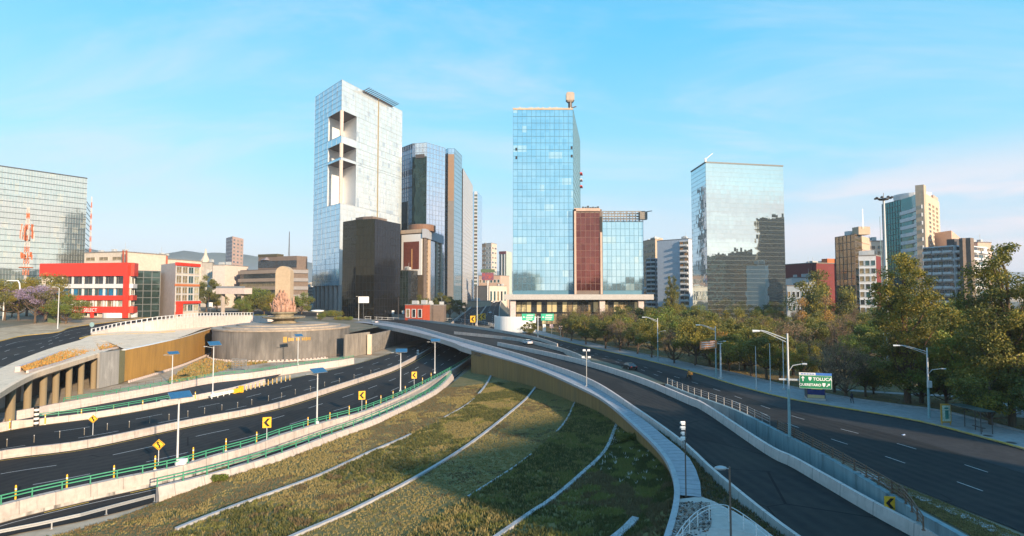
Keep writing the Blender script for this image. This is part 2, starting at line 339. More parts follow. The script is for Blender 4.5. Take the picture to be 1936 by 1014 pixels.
def curtain(name, c1, c2, pw, ph, rough=.06, metal=.9, tilt=.006, wave=.0, wscale=.25, zs=3.4, blind=0.0, blindc=(.7, .7, .65), band=None):
    """mirror glass; UV in metres; every pane has a tint and a lean of its own"""
    m = bpy.data.materials.new(name); m.use_nodes = True; t = m.node_tree; b = t.nodes['Principled BSDF']; N = t.nodes.new; L = t.links.new
    def M(op, a, bb=None):
        n = N('ShaderNodeMath'); n.operation = op
        for i, q in enumerate((a, bb)):
            if q is None: continue
            if isinstance(q, (int, float)): n.inputs[i].default_value = q
            else: L(q, n.inputs[i])
        return n.outputs[0]
    tc = N('ShaderNodeTexCoord'); sp = N('ShaderNodeSeparateXYZ'); L(tc.outputs['UV'], sp.inputs[0])
    u, v = M('DIVIDE', sp.outputs[0], pw), M('DIVIDE', sp.outputs[1], ph); fu, fv = M('FLOOR', u), M('FLOOR', v)
    cb = N('ShaderNodeCombineXYZ'); L(fu, cb.inputs[0]); L(fv, cb.inputs[1])
    wn = N('ShaderNodeTexWhiteNoise'); wn.noise_dimensions = '3D'; L(cb.outputs[0], wn.inputs['Vector'])
    ns = N('ShaderNodeTexNoise'); ns.inputs['Scale'].default_value = .05; ns.inputs['Detail'].default_value = 3; L(tc.outputs['Object'], ns.inputs['Vector'])
    fac = M('ADD', M('MULTIPLY', wn.outputs[0], .5), M('MULTIPLY', ns.outputs[0], .5))
    mx = N('ShaderNodeMix'); mx.data_type = 'RGBA'; L(fac, mx.inputs['Factor']); mx.inputs['A'].default_value = (*c1, 1); mx.inputs['B'].default_value = (*c2, 1); out = mx.outputs['Result']
    met = None
    if blind:                               # runs of panes with blinds or lit ceilings behind them
        c3 = N('ShaderNodeCombineXYZ'); L(M('MULTIPLY', fu, .22), c3.inputs[0]); L(M('MULTIPLY', fv, 1.7), c3.inputs[1])
        n4 = N('ShaderNodeTexNoise'); n4.inputs['Scale'].default_value = 1.3; n4.inputs['Detail'].default_value = 2; L(c3.outputs[0], n4.inputs['Vector'])
        g = M('MULTIPLY', M('GREATER_THAN', n4.outputs[0], .6), M('GREATER_THAN', wn.outputs[0], .35)); g = M('MULTIPLY', g, blind)
        m2 = N('ShaderNodeMix'); m2.data_type = 'RGBA'; L(g, m2.inputs['Factor']); L(out, m2.inputs['A']); m2.inputs['B'].default_value = (*blindc, 1); out = m2.outputs['Result']
        met = M('SUBTRACT', metal, M('MULTIPLY', g, metal * .7))
    L(out, b.inputs['Base Color'])
    if met: L(met, b.inputs['Metallic'])
    else: b.inputs['Metallic'].default_value = metal
    b.inputs['Roughness'].default_value = rough
    # lean of each pane: world normal nudged by a random vector per pane + slow waves
    ge = N('ShaderNodeNewGeometry'); sb = N('ShaderNodeVectorMath'); sb.operation = 'SUBTRACT'; L(wn.outputs[1], sb.inputs[0]); sb.inputs[1].default_value = (.5, .5, .5)
    sx = N('ShaderNodeVectorMath'); sx.operation = 'SCALE'; L(sb.outputs[0], sx.inputs[0]); sx.inputs['Scale'].default_value = tilt * 2
    ad = N('ShaderNodeVectorMath'); ad.operation = 'ADD'; L(ge.outputs['Normal'], ad.inputs[0]); L(sx.outputs[0], ad.inputs[1]); last = ad.outputs[0]
    if wave:
        mp = N('ShaderNodeMapping'); mp.inputs['Scale'].default_value = (wscale, wscale, wscale * zs); L(tc.outputs['Object'], mp.inputs[0])
        nw = N('ShaderNodeTexNoise'); nw.inputs['Scale'].default_value = 1; nw.inputs['Detail'].default_value = 2; L(mp.outputs[0], nw.inputs['Vector'])
        s2 = N('ShaderNodeVectorMath'); s2.operation = 'SUBTRACT'; L(nw.outputs['Color'], s2.inputs[0]); s2.inputs[1].default_value = (.5, .5, .5)
        s3 = N('ShaderNodeVectorMath'); s3.operation = 'SCALE'; L(s2.outputs[0], s3.inputs[0]); s3.inputs['Scale'].default_value = wave
        a2 = N('ShaderNodeVectorMath'); a2.operation = 'ADD'; L(last, a2.inputs[0]); L(s3.outputs[0], a2.inputs[1]); last = a2.outputs[0]
    nn = N('ShaderNodeVectorMath'); nn.operation = 'NORMALIZE'; L(last, nn.inputs[0]); L(nn.outputs[0], b.inputs['Normal'])
    return m
M_ = {}
M_['asphalt'] = mat('asphalt', (.020, .021, .024), .85, var=.25, scale=.12, fine=9, bump=.15, bscale=6, c2=(.036, .034, .033), spec=.12, extra=chain(overlay((.055, .048, .04), .05, .52, .72, .6), tracks()))
M_['asphalt_old'] = mat('asphalt_old', (.05, .05, .052), .9, spec=.12, var=.2, scale=.2, fine=7, bump=.15, bscale=6, extra=overlay((.045, .045, .05), .3, .5, .7, .6))
M_['concrete'] = mat('concrete', (.46, .40, .37), .85, var=.14, scale=.35, fine=5, bump=.1, bscale=3, extra=chain(overlay((.25, .22, .2), .8, .56, .78, .55, z=.35), joints()))
M_['concrete_white'] = mat('concrete_white', (.56, .47, .44), .85, var=.1, scale=.3, fine=5, bump=.08, bscale=3, extra=chain(overlay((.36, .32, .28), .5, .58, .8, .5, z=.3), joints(4.0, (.2, .18, .17))))
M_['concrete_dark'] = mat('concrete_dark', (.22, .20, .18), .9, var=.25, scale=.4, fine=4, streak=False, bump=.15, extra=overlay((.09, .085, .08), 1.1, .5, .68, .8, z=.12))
M_['concrete_stain'] = mat('concrete_stain', (.42, .40, .39), .88, var=.2, scale=.4, bump=.12, extra=overlay((.07, .065, .06), .9, .5, .62, .85, z=.15))
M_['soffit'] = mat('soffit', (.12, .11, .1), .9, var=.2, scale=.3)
M_['paving'] = mat('paving', (.27, .265, .27), .85, var=.16, scale=.25, fine=8, bump=.1, extra=overlay((.16, .155, .15), .4, .55, .75, .5))
M_['kerb_white'] = mat('kerb_white', (.36, .36, .38), .85, var=.14, scale=.6, bump=.1, extra=overlay((.3, .28, .25), 1.2, .58, .75, .6))
M_['kerb_yellow'] = mat('kerb_yellow', (.50, .33, .08), .8, var=.2, scale=.8, extra=overlay((.3, .28, .25), .7, .5, .65, .7))
M_['paint_white'] = mat('paint_white', (.42, .42, .42), .7, var=.2, scale=1.5)
M_['paint_yellow'] = mat('paint_yellow', (.55, .38, .06), .7, var=.2, scale=1.5)
M_['soil'] = mat('soil', (.20, .125, .06), .95, scale=.12, fine=8, bump=.6, bscale=2.5, c2=(.10, .085, .035), extra=overlay((.06, .075, .02), .3, .5, .7, .7))
M_['drygrass'] = mat('drygrass', (.22, .155, .055), .95, scale=.1, fine=10, bump=.6, bscale=3, c2=(.13, .11, .035), extra=overlay((.09, .05, .02), .08, .52, .7, .8))
M_['sunlit_concrete'] = mat('sunlit_concrete', (.74, .58, .43), .85, var=.1, scale=.3, fine=5, bump=.08, bscale=3, extra=overlay((.40, .30, .2), .3, .52, .75, .6, z=.3))  # pale concrete with the warm low sunlight put into its base colour
M_['city'] = mat('city_ground', (.22, .17, .12), .9, scale=.03, c2=(.09, .1, .07))
M_['steel'] = mat('steel', (.42, .43, .45), .45, metal=.6, var=.08, scale=2)
M_['steel_dark'] = mat('steel_dark', (.09, .08, .08), .5, metal=.4, var=.15, scale=2)
M_['pole_white'] = mat('pole_white', (.55, .56, .58), .5, var=.1, scale=2)
M_['pole_teal'] = mat('pole_teal', (.25, .38, .40), .5, var=.15, scale=1)
M_['rust'] = mat('rust', (.16, .10, .07), .8, var=.3, scale=3)
M_['green'] = mat('green_paint', (.055, .27, .16), .5, var=.15, scale=2)
M_['yellow'] = mat('yellow_paint', (.80, .45, .03), .5, var=.1, scale=3)
M_['black'] = mat('black_paint', (.015, .015, .015), .5, var=.1, scale=3)
M_['white'] = mat('white_paint', (.78, .78, .78), .5, var=.05, scale=3)
M_['solar'] = mat('solar_cells', (.03, .12, .24), .3, metal=.1, var=.25, scale=3)
# ================= THE SETTING =================
def interp(T_, x):
    if x <= T_[0][0]: return T_[0][1]
    for (a, za), (b, zb) in zip(T_, T_[1:]):
        if x <= b: return za + (zb - za) * (x - a) / (b - a)
    return T_[-1][1]
ZR = [(30, -2.3), (45, -1.8), (60, -1.1), (80, -.4), (100, .15), (130, .7), (160, 1.1), (200, 1.6), (270, 2.2)]
zr = lambda x, y: interp(ZR, y)
zside = lambda x, y: max(interp(ZR, y), 0.0) + .14
def line(px, fn=None, z=None, m=6):
    P = [SF(a, b, fn) if fn else G(a, b, z) for a, b in px]
    return cr(P, m)
HZ = -6.0
# --- guide lines traced on the ground ---
OE = line([(560, 606), (630, 607), (705, 613), (780, 627), (850, 646), (875, 656), (933, 672), (1013, 696), (1101, 734.5), (1150, 762), (1213, 816), (1255, 860), (1275, 900), (1279, 945), (1262, 1014), (1225, 1110)], zside)
LPt = line([(560, 599), (630, 600), (705, 605), (780, 616), (850, 634), (953, 661), (1027, 684), (1116, 717), (1205, 773), (1288, 832), (1340, 880), (1400, 930), (1463, 980), (1512, 1014), (1580, 1070)], lambda x, y: zr(x, y) + 1.1)
LP = [p - Vector((0, 0, 1.1)) for p in LPt]
RPt = line([(942, 647), (1027, 663.5), (1116, 684), (1205, 711), (1300, 749), (1335, 764), (1450, 838), (1500, 862), (1558, 894), (1648, 944), (1731, 987), (1777, 1012), (1860, 1060)], lambda x, y: zr(x, y) + 1.1)
RP = [p - Vector((0, 0, 1.1)) for p in RPt]
MPt = line([(859, 627), (968, 638), (1039, 652), (1087, 667), (1116, 683)], lambda x, y: zr(x, y) + 1.0)
UPt = line([(700, 598), (780, 603), (850, 611), (939, 623), (1013, 637), (1054, 650)], lambda x, y: zr(x, y) + 1.0)
AL = line([(915, 622), (985, 640), (1054, 655), (1110, 674), (1190, 698), (1262, 727), (1307, 744), (1396, 776), (1485, 819), (1560, 856), (1648, 893), (1750, 935), (1850, 975), (1936, 1009), (2100, 1080)], z=.02)
AR = line([(930, 608), (985, 624), (1042, 640), (1116, 658), (1205, 678), (1300, 702), (1396, 731), (1485, 754), (1569, 769), (1657, 783.4), (1746, 800), (1835, 823), (1936, 851), (2100, 902)], z=.02)
SWr = line([(935, 604), (990, 617), (1045, 633), (1116, 650), (1205, 669), (1300, 689), (1396, 710), (1480, 731), (1569, 750), (1687, 768), (1776, 780), (1865, 802), (1936, 822), (2100, 868)], z=.02)
FE = line([(1262, 727), (1307, 745), (1396, 777), (1485, 821), (1560, 860), (1638, 905), (1685, 934), (1720, 955), (1747, 971), (1808, 1004), (1880, 1045)], z=0)
HL = line([(-320, 885), (-150, 850), (0, 817), (70, 805), (200, 788), (330, 765), (430, 745), (540, 718), (640, 696), (690, 683), (750, 664), (800, 648), (835, 637)], z=HZ)
MD = line([(-320, 955), (-150, 904), (0, 869), (161, 848), (335, 811), (400, 798), (480, 783), (558, 763), (684, 722), (747, 700), (790, 678), (826, 657), (850, 643)], z=HZ)
B1 = line([(-320, 1060), (-150, 993), (0, 954), (77, 935), (216, 905), (335, 881), (400, 862), (480, 840), (526, 823), (621, 795), (684, 778), (750, 752), (800, 728), (840, 707), (872, 688), (905, 665)], z=-5.0)
B2 = line([(297, 920), (400, 895), (526, 858), (621, 823), (716, 788), (810, 744), (838, 724), (853, 707)], z=-4.7)
DE = [G(a, b, z) for a, b, z in ((-420, 1060, 0), (-300, 960, .3), (-120, 830, .6), (0, 744, 1.0), (56, 712, 1.3), (94, 698, 1.6), (150, 681, 1.8), (191, 668, 2.0))]; DE = cr(DE, 6)
WB = [G(a, b, -6.5) for a, b in ((187, 735), (224, 726), (235, 722))]; WBb = cr([G(a, b, -6.5) for a, b in ((235, 722), (290, 706), (345, 688), (400, 665))], 5)
DC = Vector((-90.5, 221, 0)); DR = 25.0
# --- hole in the ground sheet: everything sunken ---
drum = [(DC.x + (DR - .4) * math.cos(a), DC.y + (DR - .4) * math.sin(a)) for a in [R(k) for k in range(200, 350, 10)]]
hole = [(p.x, p.y) for p in DE[::2]] + [(p.x, p.y) for p in WBb[1::2]] + drum + [(p.x, p.y + .8) for p in OE if p.x > -66 and p.y > 108][::2] \
    + [(p.x, p.y) for p in FE[::2]] + [(27, -35), (-75, -35), (-75, 20)]
bor = []
for i, p in enumerate(hole): bor.append((i, (i + 1) % len(hole)))
def inpoly(x, y, P):
    c = False; n = len(P)
    for i in range(n):
        x1, y1 = P[i]; x2, y2 = P[i - 1]
        if (y1 > y) != (y2 > y) and x < (x2 - x1) * (y - y1) / (y2 - y1) + x1: c = not c
    return c
def build_ground():
    from mathutils.geometry import delaunay_2d_cdt
    V = [Vector(p) for p in hole]
    xs = [-9000, -6000, -4000, -2500, -1500, -1000, -700, -550] + list(range(-460, 301, 11)) + [400, 600, 1000, 2000, 4000, 9000]
    ys = [-3000, -1000, -400, -200] + list(range(-120, 521, 11)) + [600, 750, 1000, 1500, 2500, 4000, 6000, 9000]
    for x in xs:
        for y in ys: V.append(Vector((x + .13, y + .17)))
    vo, eo, fo, *_ = delaunay_2d_cdt(V, bor, [], 0, 1e-4)
    mb = MB(); mb.v = [(p.x, p.y, TZ(p.x, p.y)) for p in vo]
    for f in fo:
        cx = sum(vo[i].x for i in f) / 3; cy_ = sum(vo[i].y for i in f) / 3
        if not inpoly(cx, cy_, hole): mb.f.append(tuple(f)); mb.m.append(0)
    tag(mb.build('ground', M_['city']), kind='structure')
build_ground()
def struct(name, mb, m, smooth=False): return tag(mb.build(name, m, smooth=smooth), kind='structure')
m_low = mat('lower_ground', (.40, .33, .25), .9, var=.2, scale=.15, fine=6, extra=overlay((.2, .13, .06), .12, .5, .66, .7))
mb = MB(); mb.face([(-420, -60, -6.75), (60, -60, -6.75), (60, 420, -6.75), (-420, 420, -6.75)]); struct('lower_ground', mb, m_low)
# --- sunken highway ---
n = 90; hl, md, b1 = resample(HL, n), resample(MD, n), resample(B1, n); b1r = [Vector((p.x, p.y, HZ)) for p in offp(b1, -.3)]
struct('highway', MB().loft(hl, b1r, 6, uv=True), M_['asphalt'])
# extend under both bridges is part of the same curve ends; painted lines
def dashes(mb, P, on, gap, w, z, start=0.0):
    L = plen(P); s = start; n = int(L / .8) + 2; Q = resample(P, n)
    while s + on < L:
        i0, i1 = int(s / L * (n - 1)), int((s + on) / L * (n - 1))
        A = Q[i0:i1 + 1]
        if len(A) > 1: mb.loft([p + Vector((0, 0, z)) for p in offp(A, -w / 2)], [p + Vector((0, 0, z)) for p in offp(A, w / 2)])
        s += on + gap
def mixl(A, B, t, n=90): return [a.lerp(b, t) for a, b in zip(resample(A, n), resample(B, n))]
hm = MB(); hm2 = MB()
for t in (.33, .66):
    dashes(hm, mixl(md, b1r, t), 5, 7, .18, .012, start=3 + 5 * t); dashes(hm, mixl(hl, md, t), 5, 7, .18, .012, start=6 * t)
struct('highway_lane_lines', hm, M_['paint_white'])
for P, o in ((HL, .5), (MD, .9), (MD, -1.5)):
    q = resample(P, 120); hm2.loft([p + Vector((0, 0, .012)) for p in offp(q, o - .09)], [p + Vector((0, 0, .012)) for p in offp(q, o + .09)])
struct('highway_edge_lines', hm2, M_['paint_yellow'])
# trench road (lower ramp) and its side verge
tr0 = [Vector((p.x, p.y, -6.7)) for p in offp(resample(B1, 60)[:-8], .9)]
TR1 = line([(-320, 1170), (-150, 1065), (0, 1015), (150, 985), (297, 947), (400, 905), (526, 868), (621, 832), (716, 797), (810, 752), (850, 725)], z=-6.6)
tr1 = [Vector((p.x, p.y, -6.68)) for p in resample(TR1, 52)]
struct('slip_road', MB().loft(tr0, tr1, 3, uv=True), M_['asphalt'])
e = MB(); dashes(e, [p.lerp(q, .08) for p, q in zip(tr0, tr1)], 4, 4, .2, .012); struct('slip_road_edge_line', e, M_['paint_yellow'])
e = MB(); q = [p.lerp(q, .2) for p, q in zip(tr0, tr1)]; e.loft([p + Vector((0, 0, .012)) for p in offp(q, -.08)], [p + Vector((0, 0, .012)) for p in offp(q, .08)]); struct('slip_road_white_line', e, M_['paint_white'])
# lower ramp between the two left barriers
CL1 = line([(-60, 823), (20, 807), (70, 803), (200, 786), (330, 763), (430, 743), (500, 724)], z=HZ)
CL2 = line([(-60, 803), (0, 795), (60, 785), (120, 773), (300, 741), (400, 722), (480, 713), (560, 700), (640, 689), (668, 684)], z=HZ)
struct('side_ramp', MB().loft([p + Vector((0, 0, .05 - .4)) for p in resample(CL1, 40)], [p + Vector((0, 0, -.35)) for p in resample(CL2[:-14], 40)], 2), M_['asphalt_old'])
# --- overpass ---
nn_ = 110
lp, rp = resample(LP, nn_), resample(RP, nn_)
E3 = [p - Vector((0, 0, 1.0)) for p in UPt]
deckA = [p for p in LP if p.y > 118]; deckB = [SF(600, 594, zr)] + E3
k0 = min(range(len(LP)), key=lambda i: abs(LP[i].y - 118))
def lay(P): return [Vector((p.x, p.y, zr(p.x, p.y))) for p in P]
struct('overpass_road', MB().loft(lay(resample(deckA, 60)), lay(resample(deckB + [RP[10]], 60)), 6, uv=True).loft(lay(resample(LP[k0 - 1:], 70)), lay(resample([E3[-1]] + [p for p in RP if p.y < 150], 70)), 4, uv=True), M_['asphalt'])
oe = resample(OE, nn_); oel = [Vector((p.x, p.y, zside(p.x, p.y))) for p in oe]
# sidewalk between the wall top and the left parapet, leaving the parapet where it widens
SWi = line([(560, 603), (705, 609), (780, 620), (850, 639), (953, 667), (1027, 691), (1116, 727), (1205, 785), (1262, 830), (1300, 862), (1318, 893), (1325, 920), (1326, 940)], zside)
kk = min(range(len(OE)), key=lambda i: abs(OE[i].y - SWi[-1].y) + abs(OE[i].x - SWi[-1].x) * .1)
struct('overpass_sidewalk', MB().loft([p + Vector((0, 0, .03)) for p in resample(OE[:kk + 1], 90)], resample(SWi, 90), 2, uv=True), mat('sidewalk', (.30, .30, .33), .85, var=.14, scale=.25, fine=8, extra=chain(ribs(1.15, (.15, .15, .16), 'v'), overlay((.17, .165, .16), .4, .55, .75, .5))))
dk = MB()                                    # fascia and underside of the span over the highway
sp_ = [p for p in OE if p.y > 150 and p.x > -72]
dk.loft([p + Vector((0, 0, .02)) for p in sp_], [p + Vector((0, 0, -1.5)) for p in sp_])
dk.loft([p + Vector((0, 0, -1.5)) for p in sp_], [p + Vector((2, 28, -1.5)) for p in sp_])
tag(dk.build('overpass_span', M_['concrete']), 'pale concrete edge of the curved overpass span above the dark highway underpass', 'bridge')
def wall_strip(name, top, bot, th, m, label, cat='wall', cap=None, uvs=True, parent=None):
    """vertical wall with its own thickness and metre UVs; top/bottom point lists"""
    mb = MB(); s = 0; back = lambda p, i, P: offp(P, -th)[i]
    tb = offp(top, -th); bb = offp(bot, -th)
    for i in range(len(top) - 1):
        d = (top[i + 1] - top[i]).length; h0 = top[i].z - bot[i].z
        mb.face([bot[i], bot[i + 1], top[i + 1], top[i]], 0, [(s, 0), (s + d, 0), (s + d, top[i + 1].z - bot[i + 1].z), (s, h0)])
        mb.face([top[i], top[i + 1], tb[i + 1], tb[i]], 0, [(s, 0), (s + d, 0), (s + d, th), (s, th)])
        mb.face([tb[i], tb[i + 1], bb[i + 1], bb[i]], 0, [(s, 0), (s + d, 0), (s + d, 3), (s, 3)]); s += d
    for i in (0, -1): mb.face([bot[i], top[i], tb[i], bb[i]], 0, [(0, 0), (0, 3), (th, 3), (th, 0)])
    return mb
m_ochre = mat('ochre_wall', (.42, .23, .055), .75, var=.16, scale=.3, fine=8, streak=True, bump=.1, extra=chain(ribs(.55, (.22, .12, .03)), overlay((.24, .13, .04), .25, .5, .7, .5, z=.3)))
m_ochre2 = mat('ochre_wall_dull', (.24, .145, .05), .8, var=.18, scale=.3, fine=8, streak=True, bump=.1, extra=chain(ribs(.9, (.16, .1, .04)), overlay((.17, .12, .06), .2, .5, .7, .6, z=.4)))
# retaining wall under the overpass edge, from the highway mouth to the plaza
ow = [p for p in OE if p.y < 163]; owt = [p + Vector((0, 0, -.25)) for p in ow]; owb = [Vector((p.x, p.y, -6.8 if p.y > 100 else -5)) for p in ow]
mb = wall_strip('w', [owt[0] + Vector((1.5, 14, 0))] + owt, [owb[0] + Vector((1.5, 14, 0))] + owb, .5, m_ochre2, '')
t = thing('retaining_wall', 'long curved ochre wall under the overpass sidewalk above the grass terraces', 'wall', ow[-1] * 1)
mb.build('wall_face', m_ochre2, t)
mb = MB().sweep(ow, [(-.25, -.3), (.22, -.3), (.22, .09), (-.25, .09)]); mb.build('coping', M_['kerb_white'], t)
# --- avenue, pavement, park ---
al, ar, sw = resample(AL, 110), resample(AR, 110), resample(SWr, 110)
lift = lambda P, z: [Vector((p.x, p.y, z)) for p in P]
struct('avenue', MB().loft(lift(al, .06), lift(ar, .06), 8, uv=True), M_['asphalt'])
q = [a.lerp(b, .62) for a, b in zip(al, ar)]
struct('avenue_bus_lane', MB().loft(lift(q[48:], .064), lift([a.lerp(b, .97) for a, b in zip(al, ar)][48:], .064), 3), M_['asphalt_old'])
am = MB()
for tt, s0 in ((.24, 2), (.48, 5)): dashes(am, lift(mixl(al, ar, tt, 110), .06)[20:], 2.4, 5.2, .13, .014, start=s0)
struct('avenue_lane_lines', am, M_['paint_white'])
struct('pavement', MB().loft(lift(ar, .2), lift(sw, .2), 3), M_['paving'])
mb = MB().sweep(lift(ar, 0), [(-.3, 0), (-.3, .205), (0, .205), (0, 0)]); struct('pavement_kerb', mb, M_['kerb_yellow'])
mb = MB().sweep(lift(sw[60:], 0), [(-.18, .1), (-.18, .45), (.12, .45), (.12, .1)]); struct('park_kerb', mb, M_['paving'])
m_park = mat('park_ground', (.20, .13, .05), .95, scale=.08, fine=9, bump=.5, bscale=2, c2=(.11, .085, .035), extra=overlay((.07, .07, .025), .1, .5, .66, .8))
pk = MB(); far = [p + (p - Vector((0, 60, 0))).normalized() * 0 + Vector((130 + 40 * i / 110, 130 - 60 * i / 110, 0)) for i, p in enumerate(sw)]
pk.loft(lift(sw, .05), lift(far, .05), 20); struct('park_ground', pk, m_park)
pp = cr([G(1936, 790, .1), G(1900, 765, .1), G(1810, 750, .1), G(1700, 744, .1), G(1560, 735, .1)], 6)
struct('park_path', MB().loft(lift(offp(pp, -1), .09), lift(offp(pp, 1), .09), 1), M_['paving'])
# retaining wall between ramp and avenue
m_blue = mat('blue_grey_wall', (.22, .30, .33), .85, var=.2, scale=.4, streak=True, bump=.1, extra=overlay((.07, .09, .1), .8, .52, .68, .8, z=.15))
fe = resample(FE, 60); mb = wall_strip('w', lift(fe, .1), lift(fe, -3.4), -.5, None, '')
tag(mb.build('retaining_wall', m_blue), 'blue-grey streaked wall dropping from the avenue edge down behind the curving ramp parapet', 'wall')
# verge: triangle of grass and stepping-stone strip right of the fence
vg = line([(1660, 903), (1720, 928), (1800, 960), (1900, 1003), (2000, 1048)], z=.05); vf = [p for p in FE if p.y < 57]
struct('verge', MB().loft(lift(resample(offp(vg, .2), 30), .07), lift(resample(offp(FE, -.4)[-30:], 30), .07), 4), M_['drygrass'])
# --- left street, deck and forecourt ---
LN = [T(a, b) for a, b in ((-260, 840), (-120, 765), (0, 699), (67, 670.5), (110, 656), (151, 645), (172, 636))] + [T(a, b) for a, b in ((220, 621), (300, 607), (400, 599), (470, 597), (560, 598), (640, 600))]; LN = cr(LN, 5)
LF = cr([T(a, b) for a, b in ((-260, 720), (-120, 672), (0, 646), (43, 636), (110, 629), (140, 619), (235, 607), (312, 598), (400, 590), (470, 588), (560, 590), (640, 593))], 5)
fzr = lambda d: (lambda x, y: TZ(x, y) + d)
struct('street', MB().loft(resample(LN, 90), resample(LF, 90), 8, fz=fzr(.07), uv=True), M_['asphalt'])
sm = MB()
for tt in (.3, .55):
    P = mixl(LN, LF, tt, 90); P = [Vector((p.x, p.y, TZ(p.x, p.y) + .09)) for p in P]; dashes(sm, P[:55], 3, 4, .16, .02, start=2)
P = mixl(LN, LF, .78, 90); P = [Vector((p.x, p.y, TZ(p.x, p.y) + .09)) for p in P]; dashes(sm, P, 30, 2, .14, .02)
struct('street_lane_lines', sm, M_['paint_white'])
SL = cr([T(a, b) for a, b in ((-260, 690), (-120, 650), (0, 622), (60, 614), (100, 609), (138, 607), (235, 600), (312, 592), (376, 586))], 5)
ka, kb = resample(LF[:40], 60), resample(SL, 60)
struct('street_pavement', MB().loft(ka, kb, 4, fz=fzr(.2)), mat('dusty_pavement', (.40, .31, .21), .9, var=.2, scale=.2, extra=overlay((.25, .18, .1), .15, .5, .65, .7)))
struct('street_kerb', MB().sweep([Vector((p.x, p.y, TZ(p.x, p.y))) for p in ka], [(-.2, 0), (-.2, .26), (.2, .26), (.2, 0)]), M_['kerb_yellow'])
# elevated deck on columns at the left edge
ln0 = [p for p in LN if p.x < -98 or True][:31]
dl = resample(DE, 50); dn = resample([Vector((p.x, p.y, p.z + .35)) for p in ln0], 50)
struct('deck_slab', MB().loft([p + Vector((0, 0, .12)) for p in dl], [Vector((p.x, p.y, max(TZ(p.x, p.y), q.z * .7) + .22)) for p, q in zip(dn, dl)], 6), M_['sunlit_concrete'])
# ================= BARRIERS, WALLS, RAILS =================
JP = [(-.3, 0), (-.2, .35), (-.12, 1.0), (.12, 1.0), (.2, .35), (.3, 0)]
def barrier(P, prof, m, label, name='concrete_barrier', cat='barrier', loc=None, drop=0):
    mb = MB().sweep(P, [(o, z) for o, z in prof])
    return tag(mb.build(name, m, loc=P[len(P) // 2] if loc is None else loc), label, cat)
def tall(h, w=.45, d=0): return [(-w / 2 - .08, -d), (-w / 2 - .08, .3), (-w / 2, .5), (-w / 2, h), (w / 2, h), (w / 2, .5), (w / 2 + .08, .3), (w / 2 + .08, -d)]
barrier(resample(offp(MD, -.3), 90), tall(1.15, .5), M_['concrete'], 'long pale concrete median barrier between the two carriageways of the sunken highway')
barrier(offp(resample(LP, 110), 0), [(-.25, -.3), (-.2, .5), (-.18, 1.1), (.14, 1.1), (.18, .5), (.3, -.3)], M_['concrete_white'], 'concrete parapet between the overpass sidewalk and the road curving down to the right', 'parapet', 'parapet')
barrier(offp(resample(RP, 110), .1), [(-.3, -1.2), (-.22, .4), (-.16, 1.1), (.2, 1.1), (.26, .4), (.3, -1.2)], M_['concrete_white'], 'concrete parapet on the outer side of the curving overpass ramp, next to the avenue', 'parapet', 'parapet')
barrier([p - Vector((0, 0, 1.0)) for p in MPt], [(-.25, -.3), (-.15, 1.0), (.15, 1.0), (.25, -.3)], M_['concrete'], 'low concrete divider between two overpass lanes near the white car', 'parapet', 'parapet')
barrier([p - Vector((0, 0, 1.0)) for p in UPt], [(-.25, -1.5), (-.15, 1.0), (.15, 1.0), (.25, -1.5)], M_['concrete'], 'far edge parapet of the overpass, below the distant expressway', 'parapet', 'parapet')
# wall that carries the first green rail, dropping into the slip road trench
def b_poly(P, zt, zb, w): return [(-w / 2, zb), (-w / 2, zt), (w / 2, zt), (w / 2, zb)]
b1x = resample(B1, 110)
tag(MB().sweep([Vector((p.x, p.y, -5.0)) for p in b1x[:-9]], [(-.35, -1.1), (-.35, 0), (.5, 0), (.62, -1.35), (.62, -1.36), (-.3, -1.36)]).build('trench_wall', M_['concrete'], loc=b1x[50]), 'pale upper wall band under the first green guardrail beside the sunken highway', 'wall')
tag(MB().sweep([Vector((p.x, p.y, -6.36)) for p in b1x[:-9]], [(-.28, -1.2), (-.28, 0), (.5, 0), (.5, -1.2)]).build('trench_wall', M_['concrete_stain'], loc=b1x[50] + Vector((0, 0, -1.5))), 'dark stained lower wall of the narrow slip road trench', 'wall')
tag(MB().sweep(resample(B2, 60), [(-.3, -2.6), (-.3, 0), (.3, 0), (.75, -1.05), (.75, -1.6), (-.2, -2.6)]).build('trench_wall', M_['concrete'], loc=B2[20]), 'pale wall under the second green guardrail, along the edge of the dry grass slope', 'wall')
tag(MB().sweep(resample(B1, 110)[-12:], [(-.3, -1.1), (-.25, .2), (.25, .2), (.3, -1.1)]).build('concrete_barrier', M_['concrete'], loc=B1[-1]), 'short concrete barrier going into the underpass beside the grass', 'barrier')
ORD = ['leftmost'] + [a + b for a in ('', ) for b in ('second', 'third', 'fourth', 'fifth', 'sixth', 'seventh', 'eighth', 'ninth', 'tenth', 'eleventh', 'twelfth', 'thirteenth', 'fourteenth', 'fifteenth', 'sixteenth', 'seventeenth', 'eighteenth', 'nineteenth', 'twentieth', 'twenty-first', 'twenty-second', 'twenty-third', 'twenty-fourth', 'twenty-fifth', 'twenty-sixth', 'twenty-seventh', 'twenty-eighth', 'twenty-ninth', 'thirtieth')]
def nth(i, kind, where): return ('leftmost ' + kind + ' ' + where) if i == 0 else (ORD[i] + ' ' + kind + ' from the left ' + where)
